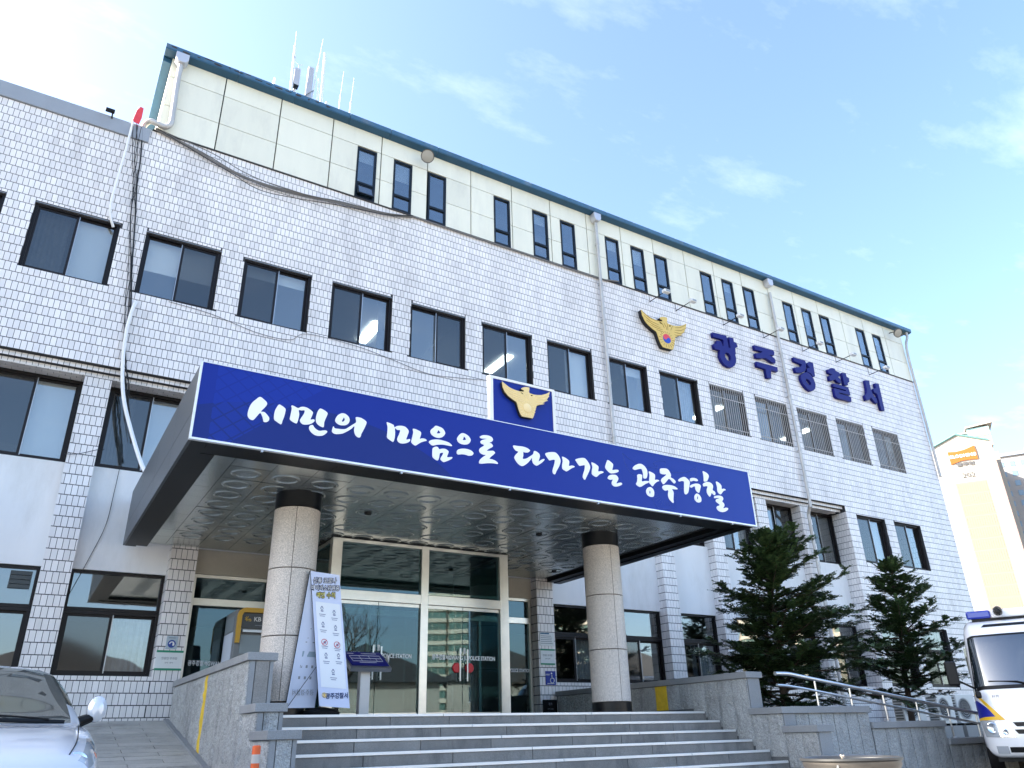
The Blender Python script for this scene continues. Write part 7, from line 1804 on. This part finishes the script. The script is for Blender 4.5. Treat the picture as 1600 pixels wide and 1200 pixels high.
# shrubs on the bank at the tower's foot
SHRUB = leafmat('olive_leaves', (0.05, 0.06, 0.02), (0.14, 0.13, 0.06))
def shrub(label, c, r_, seed, n=900, m_=SHRUB, squash=0.7, ls=0.06, cat='shrub', name='shrub', group='shrubs beyond the bus'):
    rr = random.Random(seed)
    t = root(name, label, cat, (c[0], c[1], c[2]), group=group)
    mb = MB()
    for k in range(5):
        a = rr.uniform(0, 6.28); mb.tube([(c[0], c[1], c[2] - 0.1), (c[0] + 0.4 * r_ * math.cos(a), c[1] + 0.4 * r_ * math.sin(a), c[2] + r_ * 0.5), (c[0] + 0.7 * r_ * math.cos(a), c[1] + 0.7 * r_ * math.sin(a), c[2] + r_ * squash * 1.2)], [0.03 * r_, 0.02 * r_, 0.006 * r_], 5)
    mb.build('stems', BARK, t)
    lf = MB()
    blobs = [(rr.uniform(-0.5, 0.5) * r_, rr.uniform(-0.5, 0.5) * r_, rr.uniform(0.3, 0.9) * r_ * squash * 1.6, rr.uniform(0.35, 0.6) * r_) for _ in range(9)]
    for k in range(n):
        b_ = rr.choice(blobs); d = Vector((rr.gauss(0, 1), rr.gauss(0, 1), rr.gauss(0, 1))).normalized() * b_[3] * rr.uniform(0.6, 1.05)
        p = Vector(c) + Vector(b_[:3]) + d
        a_ = Vector((rr.gauss(0, 1), rr.gauss(0, 1), rr.gauss(0, 0.7))).normalized(); w_ = a_.orthogonal().normalized()
        s = ls * rr.uniform(0.6, 1.3)
        lf.add([p - a_ * s, p + w_ * s * 0.45, p + a_ * s, p - w_ * s * 0.45], [(0, 1, 2, 3)])
    lf.build('foliage', m_, t)
    return t
shrub('olive brown shrub showing between the bus roof and the building corner', (37.5, 5.6, 3.7), 1.5, 5, 1600, ls=0.11)
b0 = MB(); b0.add([(30, 2, LOT - 0.02), (70, -6, LOT - 0.02), (70, 30, LOT - 0.02), (30, 30, LOT - 0.02), (36, 5, 3.9), (70, 0, 4.4), (70, 30, 4.4), (36, 30, 3.9)], [(0, 1, 5, 4), (1, 2, 6, 5), (2, 3, 7, 6), (3, 0, 4, 7), (4, 5, 6, 7)])
tag(b0.build('grass_bank', mat('dry_grass', (0.13, 0.12, 0.06), 0.95, var=0.35, vscale=0.8, bump=0.6, bscale=6)), kind='structure')

# ------------------------------------------------------------------ across the road, behind the viewer: what the glass mirrors
AB = mat('apartment_beige', (0.52, 0.44, 0.34), 0.85, var=0.04, vscale=0.1)
AG = mat('balcony_green_glass', (0.10, 0.17, 0.15), 0.15)
AW = mat('balcony_parapet', (0.62, 0.56, 0.46), 0.8)
def apartment(label, x, y, w_, d_, floors, rz, seed):
    t = root('apartment_tower', label, 'building', (x, y, LOT), rz, group='apartment blocks across the road')
    fh = 2.85; h = floors * fh + 2
    mb = MB(); mb.box(-w_ / 2, w_ / 2, 1.2, d_, 0, h); mb.build('wall', AB, t)
    mb = MB(); mb.box(-w_ / 2 - 0.3, w_ / 2 + 0.3, 0.6, d_ + 0.3, h, h + 1.0); mb.build('roof', AW, t)
    mb = MB(); mb.box(-w_ / 4, w_ / 5, 3, d_ - 2, h + 1.0, h + 4.5); mb.build('lift_room', AB, t)
    nb = max(2, int(w_ / 5.5)); bw_ = w_ / nb
    par = MB(); par.box(0, bw_ - 0.5, 0, 1.2, 0, 1.0); par = par.mesh('balcony', AW)
    win = MB(); win.box(0, bw_ - 0.9, 0, 0.1, 0, 1.55); win = win.mesh('window', AG)
    mul = MB(); mul.box(0, 0.10, 0, 0.06, 0, 1.55); mul = mul.mesh('mullion', AW)
    for f_ in range(floors):
        for q in range(nb):
            inst('balcony', par, t, (-w_ / 2 + q * bw_ + 0.25, 0.0, 1.0 + f_ * fh))
            wi = inst('window', win, t, (-w_ / 2 + q * bw_ + 0.45, 0.25, 2.05 + f_ * fh))
            for m_ in (0.33, 0.66): inst('mullion', mul, wi, (-w_ / 2 + q * bw_ + 0.45 + (bw_ - 0.9) * m_, 0.2, 2.05 + f_ * fh))
    return t
# front of each block looks towards the police station (+y): turn by pi
apartment('beige apartment tower with green balconies mirrored in the right entrance door', 97.5, -181, 12, 12, 12, PI + 0.45, 1)
apartment('beige apartment block mirrored in the windows right of the entrance', 134, -168, 26, 12, 11, PI + 0.62, 2)
apartment('distant beige apartment slab mirrored in the far right windows', 205, -150, 34, 12, 13, PI + 0.8, 3)
apartment('beige apartment block mirrored in the left ground floor windows', -22, -150, 30, 12, 10, PI - 0.1, 4)
HW = mat('house_wall', (0.42, 0.38, 0.33), 0.85, var=0.08, vscale=0.5)
HR = mat('house_roof_dark', (0.05, 0.05, 0.055), 0.7, var=0.2, vscale=0.7)
def house(label, x, y, w_, d_, h, rz):
    t = root('house', label, 'house', (x, y, LOT), rz, group='houses across the road')
    mb = MB(); mb.box(-w_ / 2, w_ / 2, 0, d_, 0, h); mb.build('wall', HW, t)
    mb = MB(); mb.prism([(-w_ / 2 - 0.6, h), (w_ / 2 + 0.6, h), (w_ / 2 + 0.6, h + 0.2), (0, h + w_ * 0.24), (-w_ / 2 - 0.6, h + 0.2)], -0.5, d_ + 0.5); mb.build('roof', HR, t)
    for q in (-0.3, 0.3):
        for z in (1.0, 3.8):
            if z + 1.4 < h:
                mb = MB(); mb.box(q * w_ - 0.8, q * w_ + 0.8, -0.05, 0.02, z, z + 1.3); wi = mb.build('window', DARKW, t)
                mb = MB(); mb.box(q * w_ - 0.88, q * w_ + 0.88, -0.09, -0.051, z - 0.08, z); mb.build('sill', WHITE, wi)
house('house with a low dark gable roof mirrored in the left entrance door', 21.5, -44, 11, 9, 4.6, PI + 0.25)
house('wide two storey house mirrored beside the entrance column', 40, -52, 14, 10, 5.6, PI + 0.5)
house('two storey house mirrored in the left ground floor windows', 3, -56, 13, 10, 5.8, PI)
house('long house mirrored in the ground floor windows behind the conifers', 62, -58, 18, 10, 5.6, PI + 0.6)
# bare tree
def bare_tree(label, x, y, h, seed):
    rr = random.Random(seed)
    t = root('bare_tree', label, 'tree', (x, y, LOT), group='bare trees across the forecourt')
    tr = MB(); br = MB()
    def grow(p, d, ln, r_, lv):
        pts = [p]
        for i in range(4):
            d = (d + Vector((rr.gauss(0, 0.10), rr.gauss(0, 0.10), rr.gauss(0.03, 0.06)))).normalized(); pts.append(pts[-1] + d * ln / 4)
        (tr if lv == 0 else br).tube(pts, [r_ * (1 - 0.5 * i / 4) for i in range(5)], 6 if lv < 2 else 4)
        if lv < 4:
            for k in range(rr.choice((3, 4, 4)) if lv else 7):
                f = rr.uniform(0.35, 1.0); i = min(3, int(f * 4)); q = pts[i].lerp(pts[i + 1], f * 4 - i if f < 1 else 1)
                ax = Vector((rr.gauss(0, 1), rr.gauss(0, 1), 0.4)).normalized()
                grow(q, (d * 0.75 + ax * 0.75).normalized(), ln * rr.uniform(0.45, 0.7), r_ * 0.45, lv + 1)
    grow(Vector((x, y, LOT)), Vector((0, 0, 1)), h * 0.55, h * 0.016, 0)
    tr.build('trunk', BARK, t, smooth=True); br.build('branches', BARK, t)
bare_tree('leafless tree mirrored in the left entrance door', 15.5, -33, 9.5, 3)
bare_tree('leafless tree mirrored in the windows right of the entrance', 34, -40, 9, 8)
# unseen wooded ridge, added to darken the horizon mirrored in the door glass
ADDED_HILL = mat('added_hill', (0.05, 0.055, 0.035), 0.95, var=0.4, vscale=0.03)
rh = random.Random(9)
for nm, R0, amp, ca, seg_ in (('added_hills', 520, 62, (-175, 10), 60),):
    mb = MB(); vs = []; n = seg_
    for k in range(n + 1):
        a = R(ca[0] + (ca[1] - ca[0]) * k / n)
        hgt = amp * (0.45 + 0.35 * math.sin(k * 0.33) + 0.20 * math.sin(k * 0.91 + 1)) * (1 if 2 < k < n - 2 else 0.3)
        if k > n * 0.80: hgt *= 0.45
        for q, (rad_, f) in enumerate(((R0, 0.0), (R0 + 60, 0.5), (R0 + 140, 0.9), (R0 + 220, 1.0), (R0 + 420, 0.0))):
            vs.append((rad_ * math.cos(a), rad_ * math.sin(a), LOT - 1 + hgt * f))
    fs = [(k * 5 + q, k * 5 + q + 1, (k + 1) * 5 + q + 1, (k + 1) * 5 + q) for k in range(n) for q in range(4)]
    mb.add(vs, fs); tag(mb.build(nm, ADDED_HILL, smooth=True, fix=True), kind='structure')
